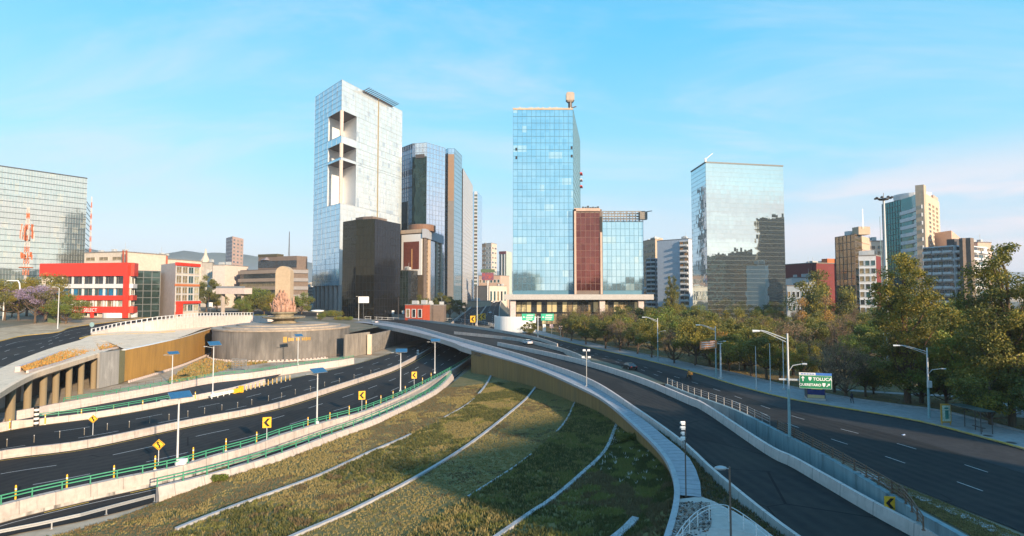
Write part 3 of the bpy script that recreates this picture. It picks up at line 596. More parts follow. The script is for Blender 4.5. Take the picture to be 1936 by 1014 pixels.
def rail_thing(P, label, d=2.6, h=.95, m='green', name='green_guardrail', z=0, cat='guardrail', beams=(.9, .55), bw=.08, pw=.11, sub='post', group=None, bh=.12):
    t = thing(name, label, cat, P[len(P) // 2], group)
    Q = resample(P, max(8, int(plen(P) / 3)))
    for b in beams: MB().sweep(Q, [(-bw / 2, b - bh / 2), (-bw / 2, b + bh / 2), (bw / 2, b + bh / 2), (bw / 2, b - bh / 2)]).build('rail', M_[m], t)
    pm = None
    for k, (q, a) in enumerate(every(P, d)[:100]):
        if pm is None: pm = MB().box((0, 0, h / 2), (pw, pw, h)).box((0, 0, .02), (pw * 2.2, pw * 2.2, .04)); o = pm.build(sub, M_[m], t, loc=(0, 0, 0)); o.parent = t; o.location = q - t.location; o.rotation_euler.z = a; first = o
        else: o = first.copy(); col.objects.link(o); o.parent = t; o.location = q - t.location; o.rotation_euler.z = a
    return t
rail_thing([Vector((p.x, p.y, -5.0)) for p in b1x[:-9]], 'long green guardrail on the wall between the highway and the slip road trench')
rail_thing(resample(B2, 60), 'green guardrail on the wall beside the dry grass slope, nearest the grass')
# left barriers
c1 = [p for p in CL1 if p.x > -105]; c2 = resample(CL2, 60)
barrier(resample(CL1, 60), tall(1.0, .45, .6), M_['concrete_white'], 'pale concrete barrier at the far edge of the sunken highway, under the striped pole')
barrier(c2, tall(1.3, .5, .9), M_['concrete_white'], 'pale concrete barrier behind the side ramp, below the ochre wall')
k = [i for i, p in enumerate(CL1) if (p - G(72, 800, HZ)).length < 4 or True]
g1 = [p + Vector((0, 0, 1.0)) for p in cr([G(a, b, HZ) for a, b in ((72, 802), (130, 795), (200, 786), (320, 764))], 8)]
rail_thing(g1, 'short green guardrail starting beside the black and white striped pole', beams=(.8, .45), h=.85)
g2 = [p + Vector((0, 0, 1.3)) for p in cr([G(a, b, HZ) for a, b in ((120, 773), (300, 741), (400, 722), (480, 713), (560, 700), (640, 689), (668, 684))], 8)]
rail_thing(g2, 'green guardrail reaching from the deck columns to the round stone platform', beams=(.8, .45), h=.85)
g3 = cr([G(a, b, -6.4) for a, b in ((210, 742), (330, 718), (470, 697), (600, 680), (650, 674))], 8)
rail_thing(g3, 'thin brown pedestrian railing on the ledge below the ochre wall', m='rust', name='railing', cat='railing', beams=(1.0,), bw=.05, pw=.06, bh=.05, d=2.6, h=1.0)
# ledges
mb = MB().loft(offp(g2, -.3, -1.35), [p + Vector((0, 0, .1)) for p in offp(g2, -2.6, -1.35)]); struct('ledge', mb, M_['concrete_white'])
# median delineator posts: thin grey
MP2 = resample(offp(MD, -.3), 200)
pd = MB().tube([(0, 0, 0), (0, 0, 1.0)], .035, 6); pd.box((0, 0, .92), (.08, .08, .12), mi=1)
dp = Proto(tag(pd.build('delineator_post', [mat('post_grey', (.30, .26, .2), .7), M_['pole_white']]), cat='post'))
def near_desc(px): return px
for i, (px, py) in enumerate([(5, 848), (57, 840), (106, 831), (153, 825), (197, 815), (239, 810), (278, 801), (315, 795), (351, 788), (383, 782), (416, 775), (446, 770), (473, 764), (505, 756), (530, 750), (556, 743), (585, 736), (612, 727), (640, 719), (668, 711), (700, 702)]):
    dp.put(G(px, py + 14, HZ) + Vector((0, .6, 1.15)), nth(i, 'thin pale post', 'on the highway median barrier'), group='delineator posts on the median barrier').scale = (1, 1, 1.1)
py_ = MB().tube([(0, 0, 0), (0, 0, 1.5)], .09, 8).tube([(0, 0, 1.5), (0, 0, 1.6)], [.09, .03], 8).tube([(0, 0, 0), (0, 0, .08)], .18, 8, mi=1).tube([(0, 0, 1.15), (0, 0, 1.3)], .095, 8, mi=1)
yp = Proto(tag(py_.build('marker_post', [M_['yellow'], M_['white']]), cat='post'))
for i, (x, y) in enumerate([(29, 946), (126, 924), (215, 905), (293, 885), (365, 868), (427, 850), (485, 836), (582, 806), (623.5, 796), (660, 782.6), (692, 771), (720, 761), (743, 752), (766, 742), (798.7, 725), (815, 715)]):
    yp.put(G(x, y + 3, HZ + .02), nth(i, 'yellow post', 'along the roadside green guardrail'), group='yellow posts along the green guardrail', scale=(1, 1, 1.15))
for i, (x, y) in enumerate([(18, 812), (85, 803), (153.5, 792), (214, 783), (269.5, 774), (369, 756)]):
    yp.put(G(x, y, HZ + .02), nth(i, 'yellow post', 'against the far pale highway barrier'), group='yellow posts on the far side', scale=(1, 1, 1.1))
for k in range(11):
    x = 466 + k * 8.2; yp.put(G(x, 738 - k * 1.9, HZ), nth(k, 'slim yellow post', 'in the row behind the crash cushion'), group='yellow posts behind the crash cushion', scale=(.9, .9, .9))
# crash cushion + its white guardrail
t = thing('crash_cushion', 'yellow crash cushion at the end of a white guardrail beside the far carriageway', 'crash cushion', G(455, 742, HZ))
a, b = G(455, 742, HZ), G(398, 755, HZ); d = (b - a).normalized(); up = Vector((0, 0, 1))
MB().bar(a + up * .6, a + d * 2.2 + up * .6, .5, 1.0).bar(a + up * .75 - d * .35, a + up * .75 + d * .2, 1.0, 1.5).build('nose', M_['yellow'], t)
m_ = MB()
for z in (.5, .85): m_.bar(a + d * 2.2 + up * z, b + up * z, .12, .26)
for q in range(5): m_.bar(a.lerp(b, .2 + q * .19), a.lerp(b, .2 + q * .19) + up * 1.0, .14)
m_.build('guardrail', M_['white'], t)
# abutment walls left of the underpass mouth
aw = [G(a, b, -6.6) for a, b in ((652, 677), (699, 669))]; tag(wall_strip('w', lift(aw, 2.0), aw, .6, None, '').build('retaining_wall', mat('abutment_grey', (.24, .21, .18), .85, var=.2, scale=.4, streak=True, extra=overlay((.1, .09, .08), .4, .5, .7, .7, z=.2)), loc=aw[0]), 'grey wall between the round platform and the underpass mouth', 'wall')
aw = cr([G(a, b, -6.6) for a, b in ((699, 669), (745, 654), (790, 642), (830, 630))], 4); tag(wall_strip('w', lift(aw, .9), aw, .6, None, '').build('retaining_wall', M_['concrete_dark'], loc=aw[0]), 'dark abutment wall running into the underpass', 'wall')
q = G(699, 670, -6.6); tag(MB().box((q.x, q.y - .4, -2.7), (1.5, 1.2, 7.8)).build('abutment_pier', M_['sunlit_concrete'], loc=q), 'pale concrete pier at the left corner of the underpass mouth', 'pier')
# striped pole
def stripes(name, loc, h, r, label):
    mb = MB(); n = 9
    for k in range(n):
        z0, z1 = h * k / n, h * (k + 1) / n; mb.tube([(0, 0, z0), (0, 0, z1)], r, 10, mi=k % 2, cap=(k in (0, n - 1)))
    tag(mb.build(name, [M_['black'], M_['white']], loc=None), label, 'post').location = loc
stripes('striped_post', G(68, 806, HZ), 3.4, .38, 'thick black and white striped pole in front of the deck columns')
stripes('striped_post', G(790, 674, HZ), 2.6, .45, 'black and white striped marker at the nose of the median in the underpass mouth')
# w-beam guardrail bottom left
GR = line([(-320, 1180), (-150, 1076), (0, 1017), (100, 1000), (220, 968), (292, 949)], z=-6.7)
t = rail_thing(GR, 'grey steel w-beam guardrail along the slip road in the bottom left corner', m='steel', name='steel_guardrail', beams=(.62, .8), h=.85, d=4.2, bw=.09, bh=.15)
# avenue fence (grey near part, rusty further right)
fz = [Vector((p.x, p.y, .12)) for p in FE]
rail_thing([p for p in fz if p.y > 72], 'grey steel railing along the avenue edge, beyond the overpass parapet', m='steel', name='railing', cat='railing', beams=(1.05, .75, .4), d=2.2, h=1.1, bw=.035, pw=.05, bh=.035)
rail_thing([p for p in fz if 46 < p.y <= 72], 'rusty brown railing over the blue-grey wall, near the stepping stones', m='rust', name='railing', cat='railing', beams=(1.0, .75, .5, .25), d=1.9, h=1.1, bw=.07, pw=.11, bh=.1)
rail_thing(cr([G(1700, 938, .1), G(1722, 965, .1), G(1746, 1003, .1)], 6), 'short rusty railing crossing the dry grass triangle down to the ramp parapet', m='rust', name='railing', cat='railing', beams=(1.0, .7, .4), d=1.5, h=1.0, bw=.07, pw=.1, bh=.07)
# stepping-stone strip: one ribbon of stones
sm = MB(); rnd = random.Random(3); stp = resample(offp(line([(1655, 896), (1720, 925), (1800, 957), (1900, 1000), (2000, 1042)], z=.1), .9), 60)
for k, p in enumerate(stp):
    for j in range(3):
        q = p + Vector((rnd.uniform(-.2, .2) + (j - 1) * .55 * .6, rnd.uniform(-.15, .15) - (j - 1) * .55 * .8, 0)); a0 = rnd.uniform(0, 6); r0 = rnd.uniform(.17, .27)
        sm.prism([(q.x + r0 * rnd.uniform(.8, 1.2) * math.cos(a0 + i * 1.05), q.y + r0 * rnd.uniform(.8, 1.2) * math.sin(a0 + i * 1.05)) for i in range(6)], .05, .14 + rnd.uniform(0, .03))
struct('stone_strip', sm, M_['kerb_white']); bpy.context.view_layer.update()
# ---- brown wall, grey walls, deck columns ----
topz = lambda px, py, p: Dp(px, py, p.y).z
gw = [G(187, 735, -6.6), G(224, 726, -6.6)]; ztA = [2.4, 2.2]
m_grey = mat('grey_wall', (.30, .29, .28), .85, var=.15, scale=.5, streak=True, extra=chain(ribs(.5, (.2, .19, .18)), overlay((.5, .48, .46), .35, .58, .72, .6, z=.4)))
t = thing('retaining_wall', 'tall ochre clad retaining wall with white coping, catching the shadows of solar lamps', 'wall', WBb[8])
wt = [Vector((p.x, p.y, interp([(149, 1.9), (185, 2.3), (226, 2.8)], p.y))) for p in WBb]
wall_strip('w', wt, WBb, .6, None, '').build('cladding', m_ochre, t)
MB().sweep(wt, [(-.9, 0), (-.9, .18), (.12, .18), (.12, 0)]).build('coping', M_['white'], t)
e0 = WBb[0]; wall_strip('w', [Vector((G(224, 726, -6.6).x, G(224, 726, -6.6).y, 2.1)), Vector((e0.x, e0.y, 1.9))], [G(224, 726, -6.6), e0], .5, None, '').build('end_face', mat('olive_wall', (.16, .15, .08), .8, extra=ribs(.4, (.08, .08, .05))), t)
t = thing('retaining_wall', 'grey concrete wall section between the deck columns and the ochre wall', 'wall', gw[0])
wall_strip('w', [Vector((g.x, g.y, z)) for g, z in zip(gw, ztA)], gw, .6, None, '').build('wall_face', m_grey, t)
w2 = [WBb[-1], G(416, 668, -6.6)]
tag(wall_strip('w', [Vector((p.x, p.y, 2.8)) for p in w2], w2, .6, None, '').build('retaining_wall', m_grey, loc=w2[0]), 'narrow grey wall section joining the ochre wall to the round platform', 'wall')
sc_ = MB(); pe = [e for e in every([p + Vector((0, 0, .2)) for p in offp(WBb, 1.3)], 1.1)]
for q, a in pe: sc_.box((q.x, q.y, -6.45), (.7, .35, .6), rz=a)
sc_.sweep(offp(WBb, 1.3), [(-.1, -.2), (-.1, .25), (.1, .25), (.1, -.2)]); tag(sc_.build('low_wall', M_['concrete_white'], loc=WBb[0]), 'low white scalloped kerb wall along the foot of the ochre wall', 'kerb')
# deck edge beam, columns and back wall
t = thing('bridge', 'curved white concrete deck on thick round columns at the left edge, over the highway', 'bridge', DE[18])
MB().sweep(DE, [(-.5, -1.1), (0, -.9), (.12, .14), (-.25, .3), (-.6, .3), (-.6, -1.1)]).build('edge_beam', M_['sunlit_concrete'], t)
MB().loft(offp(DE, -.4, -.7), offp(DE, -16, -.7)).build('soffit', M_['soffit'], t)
m_col = mat('column_concrete', (.27, .21, .13), .85, var=.2, scale=.5, streak=True, extra=overlay((.12, .09, .05), .8, .5, .7, .6, z=.2))
dex = offp(DE, -1.3)
first = None
for px, rr in ((-75, .75), (29, .72), (61, .62), (89.5, .62), (113.7, .6), (136.7, .6), (160, .6), (183, .62)):
    q = min(resample(dex, 300), key=lambda p: abs(968 + F * p.x / p.y - px)); h = q.z - .7 + 7
    if first is None: first = MB().tube([(0, 0, 0), (0, 0, 1)], [1.0, 1.0], 16).build('column', m_col, t, loc=(0, 0, 0), smooth=False); o = first; o.parent = t
    else: o = first.copy(); col.objects.link(o); o.parent = t
    o.location = Vector((q.x, q.y, -7)) - t.location; o.scale = (rr, rr, h)
bwl = offp([p for p in DE if p.x > -140], -10)
t2 = thing('back_wall', 'wall of ochre and pale panels behind the deck columns', 'wall', bwl[6])
for k in range(24):
    a, b = resample(bwl, 25)[k], resample(bwl, 25)[k + 1]
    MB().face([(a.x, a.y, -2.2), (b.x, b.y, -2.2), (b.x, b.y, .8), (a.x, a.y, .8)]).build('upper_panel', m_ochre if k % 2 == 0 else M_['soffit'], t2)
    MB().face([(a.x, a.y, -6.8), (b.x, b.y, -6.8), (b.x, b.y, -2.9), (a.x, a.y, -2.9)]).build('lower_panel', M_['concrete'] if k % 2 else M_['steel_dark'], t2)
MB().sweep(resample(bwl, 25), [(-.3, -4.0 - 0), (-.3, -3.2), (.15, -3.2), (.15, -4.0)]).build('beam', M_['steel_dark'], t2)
# planter strip on the deck
PF = cr([T(40, 697), T(100, 674), T(150, 656), T(215, 647), T(262, 645)], 6); PN = cr([SF(a, b, lambda x, y: 1.9) for a, b in ((48, 704), (100, 690), (150, 674), (195, 663), (262, 650))], 6)
m_or = mat('orange_soil', (.36, .12, .035), .95, scale=.5, fine=6, bump=.6, bscale=4, c2=(.40, .24, .08), extra=overlay((.5, .36, .14), .6, .55, .7, .8))
pf = [Vector((p.x, p.y, 2.15)) for p in resample([SF(a, b, lambda x, y: 2.0) for a, b in ((40, 697), (100, 674), (150, 656), (215, 647), (262, 645))], 30)]; pn = [Vector((p.x, p.y, 2.15)) for p in resample(PN, 30)]
struct('deck_flower_bed', MB().loft(pf, pn, 3), m_or)
BED = (pf, pn)
struct('deck_bed_kerb', MB().sweep(offp(pf, -.5, -.2), [(-.5, -.8), (-.4, .45), (.4, .45), (.4, -.8)]).sweep(offp(pn, .3, -.2), [(-.2, -.3), (-.2, .25), (.2, .25), (.2, -.3)]), M_['concrete_white'])
# white curved wall with railing behind
WF = cr([T(a, b) for a, b in ((174, 633), (235, 627), (300, 626), (400, 618), (470, 613), (520, 612))], 6)
wtp = []
for p in WF:
    px = 968 + F * p.x / p.y; py = interp([(172, 631), (235, 616), (300, 606), (380, 598), (470, 597), (560, 597)], px); wtp.append(Vector((p.x, p.y, max(p.z + .5, Dp(px, py, p.y).z))))
t = thing('retaining_wall', 'long white curved wall with a pale railing on top, left of the round platform', 'wall', WF[12])
wall_strip('w', wtp, [p - Vector((0, 0, 1)) for p in WF], .5, None, '').build('wall_face', M_['concrete_white'], t)
rail_thing([p + Vector((0, -.0, 0)) for p in offp(wtp, -.25)][:26], 'pale railing of close posts on top of the white curved wall', m='pole_white', name='railing', cat='railing', beams=(1.3, .2), d=1.6, h=1.35, bw=.12, pw=.28, bh=.16)
# yellow kerb line on the forecourt
yk = cr([T(a, b) for a, b in ((152, 641), (180, 635), (260, 632), (330, 628))], 6)
struct('forecourt_kerb', MB().sweep(yk, [(-.3, 0), (-.3, .3), (.3, .3), (.3, 0)]), M_['kerb_yellow'])
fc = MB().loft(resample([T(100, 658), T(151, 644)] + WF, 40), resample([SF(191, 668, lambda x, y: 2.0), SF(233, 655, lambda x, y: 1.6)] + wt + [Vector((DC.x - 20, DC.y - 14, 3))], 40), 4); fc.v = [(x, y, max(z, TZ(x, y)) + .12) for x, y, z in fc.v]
struct('forecourt', fc, M_['sunlit_concrete'])
# ---- round platform and monument ----
t = thing('round_platform', 'big round dark stone platform carrying the fountain monument', 'platform', (DC.x, DC.y, -6.7))
m_drum = mat('drum_stone', (.20, .18, .165), .8, var=.3, scale=.25, streak=True, fine=6, extra=chain(overlay((.09, .085, .08), .12, .45, .65, .8, z=.5), overlay((.36, .33, .3), .3, .6, .75, .5, z=.2)))
mb = MB(); n = 72
for k in range(n):
    a0, a1 = 2 * math.pi * k / n, 2 * math.pi * (k + 1) / n; P = [(DC.x + DR * math.cos(a), DC.y + DR * math.sin(a)) for a in (a0, a1)]
    mb.face([(*P[0], -6.8), (*P[1], -6.8), (*P[1], 3.9), (*P[0], 3.9)], 0, [(a0 * DR, 0), (a1 * DR, 0), (a1 * DR, 10.7), (a0 * DR, 10.7)])
mb.build('drum_wall', m_drum, t)
MB().lathe([(DR - .8, 3.7), (DR + .3, 3.7), (DR + .35, 4.3), (DR - .6, 4.5), (DR - 3.5, 4.3), (DR - 3.6, 4.9), (DR - 8, 5.0), (DR - 8.1, 5.5), (DR - 12, 5.6)], (DC.x, DC.y, 0), 72).build('stepped_top', mat('platform_top', (.36, .29, .23), .8, var=.2, scale=.3, extra=overlay((.2, .19, .18), .15, .5, .65, .8)), t)
m_gold = mat('gold_letters', (.35, .22, .06), .5, metal=.4)
# raised inscription, worn and unreadable at this distance: simple letter bars on the curve
for k, ch in enumerate(''):
    if ch == ' ': continue
    c = bpy.data.curves.new('l', 'FONT'); c.body = ch; c.size = 1.55; c.extrude = .08; c.align_x = 'CENTER'; o = bpy.data.objects.new('l', c); col.objects.link(o)
    me = bpy.data.meshes.new_from_object(o); bpy.data.objects.remove(o)
    me.name = 'letter'; me.materials.clear(); me.materials.append(m_gold); a = R(-72.5 + k * 1.95); q = bpy.data.objects.new('letter', me); col.objects.link(q); q.parent = t
    q.location = Vector((DC.x + (DR + .1) * math.cos(a), DC.y + (DR + .1) * math.sin(a), 1.0)) - t.location; q.rotation_euler = (R(90), 0, a + R(90))
em = MB(); rl = random.Random(5)               # gold emblem and raised letters, too worn to read
for k in range(14):
    a = R(-66.5 + k * 1.5); h_, wd = (2.0, 1.3) if k == 0 else (1.0 + .15 * (k % 3), .5)
    if k in (1, 5, 8): continue
    x, y = DC.x + (DR + .06) * math.cos(a), DC.y + (DR + .06) * math.sin(a)
    MB().box((x, y, .9), (wd, .12, h_), rz=a + R(90)).build('raised_letter', m_gold, t)
sc2 = MB()
for k in range(44):
    a = R(196 + k * 3.0); sc2.box((DC.x + (DR + 1.2) * math.cos(a), DC.y + (DR + 1.2) * math.sin(a), -6.35), (.75, .35, .7), rz=a + R(90))
sc2.sweep([Vector((DC.x + (DR + 1.2) * math.cos(R(196 + k * 3)), DC.y + (DR + 1.2) * math.sin(R(196 + k * 3)), -6.75)) for k in range(45)], [(-.15, 0), (-.15, .35), (.15, .35), (.15, 0)])
tag(sc2.build('low_wall', M_['concrete_white'], loc=(DC.x, DC.y - DR, -6.7)), 'low white scalloped kerb wall curving round the foot of the round platform', 'kerb')
t = thing('monument', 'tall pale stone fountain monument with pink carved figures round its foot', 'monument', (DC.x, DC.y, 5.6))
m_st = mat('monument_stone', (.43, .33, .23), .85, var=.12, scale=.4, fine=5, bump=.15, extra=overlay((.4, .3, .2), .5, .55, .75, .5, z=.3))
m_pk = mat('monument_figures', (.38, .22, .16), .8, var=.3, scale=.8, bump=.6, bscale=1.2)
m_bs = mat('monument_basin', (.22, .19, .13), .75, var=.25, scale=.5, extra=overlay((.42, .34, .24), .3, .5, .7, .8))
mx_, my_, mz_ = DC.x, DC.y, 5.6
bb = MB().lathe([(4.9, 0), (4.6, .4), (3.7, 1.1), (4.4, 1.5), (7.9, 2.1), (8.1, 2.6), (7.4, 2.7), (5.0, 2.5), (3.7, 2.5), (3.8, 3.5), (5.0, 3.9), (5.1, 4.4), (4.4, 4.5), (4.0, 4.4)], (mx_, my_, mz_), 40); bb.build('basins', m_bs, t, smooth=False)
mb = MB(); prof = []
for k in range(13):                          # slab with rounded top
    pass
H = 18.2; Wd = 2.95; outl = [(-Wd, 0), (Wd, 0), (Wd, H - 2.6)] + [(Wd * math.cos(R(a)), H - 2.6 + 2.6 * math.sin(R(a))) for a in range(15, 180, 15)] + [(-Wd, H - 2.6)]
n0 = len(mb.v)
for yy in (-1.7, 1.7):
    for x, z in outl: mb.v.append((mx_ + x, my_ + yy, mz_ + 4.3 + z))
k = len(outl); mb.f.append(tuple(range(k))); mb.f.append(tuple(range(2 * k - 1, k - 1, -1))); mb.m += [0, 0]
for i in range(k): mb.f.append((i, i + k, (i + 1) % k + k, (i + 1) % k)); mb.m.append(0)
mb.build('stele', m_st, t)
rnd = random.Random(11); fg = MB()
def figure(mb, x, y, z, s, lean, arm):       # a carved standing figure: robe, torso, head, raised arm
    mb.tube([(x, y, z), (x + lean * .3, y, z + 1.6 * s), (x + lean * .6, y, z + 2.9 * s), (x + lean * .7, y, z + 3.4 * s)], [.95 * s, .7 * s, .75 * s, .3 * s], 8)
    mb.lathe([(.05 * s, 0), (.36 * s, .25 * s), (.34 * s, .6 * s), (.1 * s, .85 * s)], (x + lean * .75, y, z + 3.4 * s), 8)
    mb.tube([(x + lean * .6, y - .2, z + 3.0 * s), (x + lean + arm, y - .7, z + 3.1 * s), (x + lean + arm * 1.6, y - .8, z + 4.1 * s)], [.3 * s, .24 * s, .16 * s], 6)
for k in range(17):
    a = R(180 + k * 180 / 16); rr = 3.7 + .5 * (k % 2); x, y = mx_ + rr * math.cos(a) * 1.02, my_ + rr * math.sin(a) * .75
    figure(fg, x, y, mz_ + 4.1, rnd.uniform(.85, 1.25) * (1.0 if abs(k - 8) < 4 else .8), rnd.uniform(-.5, .5), rnd.uniform(-.8, .8))
for k in range(9): figure(fg, mx_ + (k - 4) * .75, my_ - 2.3, mz_ + 5.6 + 1.5 * (1 - abs(k - 4) / 4), rnd.uniform(.8, 1.0), rnd.uniform(-.2, .2), rnd.uniform(-.4, .4))
for k in range(5): figure(fg, mx_ + (k - 2) * .7, my_ - 2.0, mz_ + 8.4 + .8 * (k % 2), rnd.uniform(.8, 1.0), rnd.uniform(-.2, .2), rnd.uniform(-.3, .3))
fg.box((mx_, my_ - .6, mz_ + 6.5), (7.2, 4.2, 4.6)).box((mx_, my_ - .7, mz_ + 9), (4.6, 3.2, 4.5)); fg.tube([(mx_ + 4.1, my_ - 1.5, mz_ + 6), (mx_ + 4.5, my_ - 1.5, mz_ + 10.6)], [.4, .2], 6)
fg.build('carved_figures', m_pk, t, smooth=True)
t.rotation_euler = (0, 0, 0)
# ================= GRASS TERRACES =================
def ext(P, d): return [P[0] - (P[1] - P[0]).normalized() * 0] + P[1:] + [P[-1] + (P[-1] - P[-2]).normalized() * d]
def gl(px, z): return ext(cr([G(a, b, zz if isinstance(z, list) else z) for (a, b), zz in zip(px, z if isinstance(z, list) else [z] * len(px))], 6), 6)
GU = [gl([(-320, 1200), (-150, 1095), (0, 1032), (100, 1014), (220, 980), (297, 950), (400, 908), (526, 870), (621, 834), (716, 799), (810, 753), (850, 728), (890, 697)], [-6.7] * 5 + [-6.3] + [-5.6] * 7),
      gl([(0, 1170), (150, 1085), (340, 1000), (460, 953), (585, 908), (640, 884), (700, 856), (770, 826), (840, 790), (890, 760), (918, 730), (930, 708)], -4.6),
      gl([(300, 1140), (430, 1075), (560, 1014), (650, 975), (740, 930), (800, 897), (860, 860), (910, 825), (960, 785), (995, 755), (1015, 730)], -3.7),
      gl([(620, 1120), (735, 1040), (830, 975), (925, 915), (985, 875), (1040, 830), (1070, 797), (1085, 766)], -3.0),
      gl([(740, 1170), (850, 1080), (945, 1014), (1000, 975), (1045, 945), (1100, 898), (1145, 853), (1165, 806)], -2.3),
      gl([(1010, 1160), (1100, 1070), (1175, 1010), (1200, 985), (1225, 962), (1250, 925), (1262, 880)], -1.2)]
last = [p for p in OE if p.y < 70]; GU.append([Vector((p.x + .5, p.y, -.8)) for p in last[::-1]])
NG = 70; GG = [resample(P, NG) for P in GU]
gm = MB()
for A, B in zip(GG, GG[1:]): gm.loft(A, B, 3)
m_slope = mat('slope_soil', (.24, .17, .065), .95, scale=.25, fine=8, bump=.8, bscale=4, c2=(.15, .12, .04), extra=overlay((.10, .10, .03), .35, .48, .64, .7))
struct('grass_slope', gm, m_slope, smooth=True)
def kerb(P, i0, i1, label, w=.2, h=.24):
    q = P[i0:i1]; tag(MB().sweep(q, [(-w, -.5), (-w, h), (w, h), (w, -.5)]).build('terrace_kerb', M_['kerb_white'], loc=q[len(q) // 2]), label, 'kerb')
kerb(GG[1], 8, 30, 'near stretch of the first pale terrace kerb, lowest on the grass slope', w=.2)
kerb(GG[1], 36, 47, 'broken middle stretch of the first pale terrace kerb, half sunk in grass', w=.12, h=.16)
kerb(GG[1], 49, 70, 'far stretch of the first pale terrace kerb, meeting the ochre wall', w=.22)
kerb(GG[2], 0, 70, 'long unbroken pale kerb curving through the middle of the grass slope')
kerb(GG[3], 18, 34, 'short pale kerb half hidden in grass between dry and dark green terraces', w=.1, h=.14)
kerb(GG[3], 44, 70, 'thin pale kerb beside the dark green terrace, meeting the ochre wall', w=.14, h=.2)
kerb(GG[4], 0, 70, 'pale kerb left of the flowering terrace, nearest but one to the plaza')
kerb(GG[5], 0, 30, 'last pale kerb beside the plaza, at the bottom of the picture', w=.3)
g_dry = mat('dry_blades', (.33, .25, .10), .8, scale=.4, fine=6, c2=(.22, .18, .065))
g_drk = mat('dark_blades', (.06, .07, .02), .8, scale=.4, fine=6, c2=(.13, .125, .035))
g_grn = mat('green_blades', (.15, .155, .04), .8, scale=.4, fine=6, c2=(.21, .195, .05))
g_brn = mat('brown_blades', (.16, .115, .055), .85, scale=.4, fine=6)
g_org = mat('orange_blades', (.46, .26, .06), .8, scale=.6, fine=4, c2=(.38, .17, .04))
g_wht = mat('white_flowers', (.7, .7, .68), .7)
def tufts(name, pts, kinds, hts, mats, label, blades=5, wid=.05, spread=.16, seed=1):
    rs = np.random.RandomState(seed); n = len(pts)
    if n == 0: return
    P = np.repeat(np.asarray(pts), blades, 0); K = np.repeat(np.asarray(kinds), blades); H = np.repeat(np.asarray(hts), blades) * rs.uniform(.5, 1.2, n * blades)
    a = rs.uniform(0, 6.283, n * blades); sp = rs.uniform(0, spread, n * blades); b = rs.uniform(0, 6.283, n * blades)
    root = P + np.c_[np.cos(b) * sp, np.sin(b) * sp, np.zeros(n * blades)]
    w_ = wid * (1 + H); dx, dy = np.cos(a) * w_, np.sin(a) * w_; ln = H * rs.uniform(.1, .6, n * blades)
    V = np.empty((n * blades, 3, 3)); V[:, 0] = root + np.c_[dx, dy, -.03 * np.ones_like(dx)]; V[:, 1] = root - np.c_[dx, dy, .03 * np.ones_like(dx)]
    V[:, 2] = root + np.c_[np.cos(b) * ln, np.sin(b) * ln, H]
    me = bpy.data.meshes.new(name); me.vertices.add(n * blades * 3); me.vertices.foreach_set('co', V.ravel()); me.loops.add(n * blades * 3); me.loops.foreach_set('vertex_index', np.arange(n * blades * 3))
    me.polygons.add(n * blades); me.polygons.foreach_set('loop_start', np.arange(0, n * blades * 3, 3)); me.polygons.foreach_set('loop_total', np.full(n * blades, 3))
    for m in mats: me.materials.append(m)
    me.polygons.foreach_set('material_index', K.astype(np.int32)); me.update(); me.validate()
    o = bpy.data.objects.new(name, me); col.objects.link(o); return tag(o, label, 'grass', kind='stuff')
ARR = np.array([[list(p) for p in A] for A in GG]); rs = np.random.RandomState(5)
def nz(p, s, o=0): return noise.noise(Vector((p[0] * s + o, p[1] * s, o)))
pts, kd, ht = [], [], []
cum = []
for b in range(6):
    A, B = ARR[b], ARR[b + 1]; area = (np.linalg.norm(A[1:] - A[:-1], axis=1) * np.linalg.norm(B[1:] - A[1:], axis=1)); pr = area / area.sum(); N_ = int(min(26000, area.sum() * 11))
    ii = rs.choice(NG - 1, N_, p=pr); fu = rs.rand(N_); fv = rs.rand(N_)
    for i, u, v in zip(ii, fu, fv):
        p = (A[i] * (1 - u) + A[i + 1] * u) * (1 - v) + (B[i] * (1 - u) + B[i + 1] * u) * v
        if p[1] < 30 or p[1] > 135: continue
        n1, n2, r = nz(p, .09, 3), nz(p, .45, 9), rs.rand(); f = (i + u) / NG
        if b == 0: k = 0 if n1 + n2 * .6 > .0 else 3; h = .13 + .1 * (n1 > 0); k = 1 if (r < .05 + .25 * (f < .2) and n2 > .1) else k; dens = .75
        elif b == 1:
            g = n1 * 1.2 + n2 * .7 + .15 - (.9 if f > .86 else 0); k = 1 if g > .16 else (0 if g < -.05 else 2); k = 0 if rs.rand() < .22 else k; h = .3 if k == 1 else .2; dens = 1; k = 3 if (f < .3 and n2 > .25) else k
        elif b == 2: k = 0 if n2 + n1 > -.38 else 3; h = .14; k = 2 if r < .07 else k; dens = .8
        elif b == 3: k = 1 if n1 + n2 > -.12 else 2; k = 0 if rs.rand() < .24 else k; h = .34; dens = 1; k = 0 if (f < .25 and n2 > .05) else k
        elif b == 4: k = (1 if n2 > -.05 else 2) if (f > .55 or n1 > .05) else (3 if n2 > -.12 else 2); h = .3; dens = 1
        else: k = 1 if n2 > .05 else 3; h = .3; dens = 1
        if rs.rand() > dens: continue
        if b == 4 and f > .55 and f < .86 and r > .985: k = 4; h = .4
        pts.append(p); kd.append(k); ht.append(h)
tufts('grass', pts, kd, ht, [g_dry, g_drk, g_grn, g_brn, g_wht], 'dry yellow and dark green grass growing in bands on the terraced slope', blades=6)
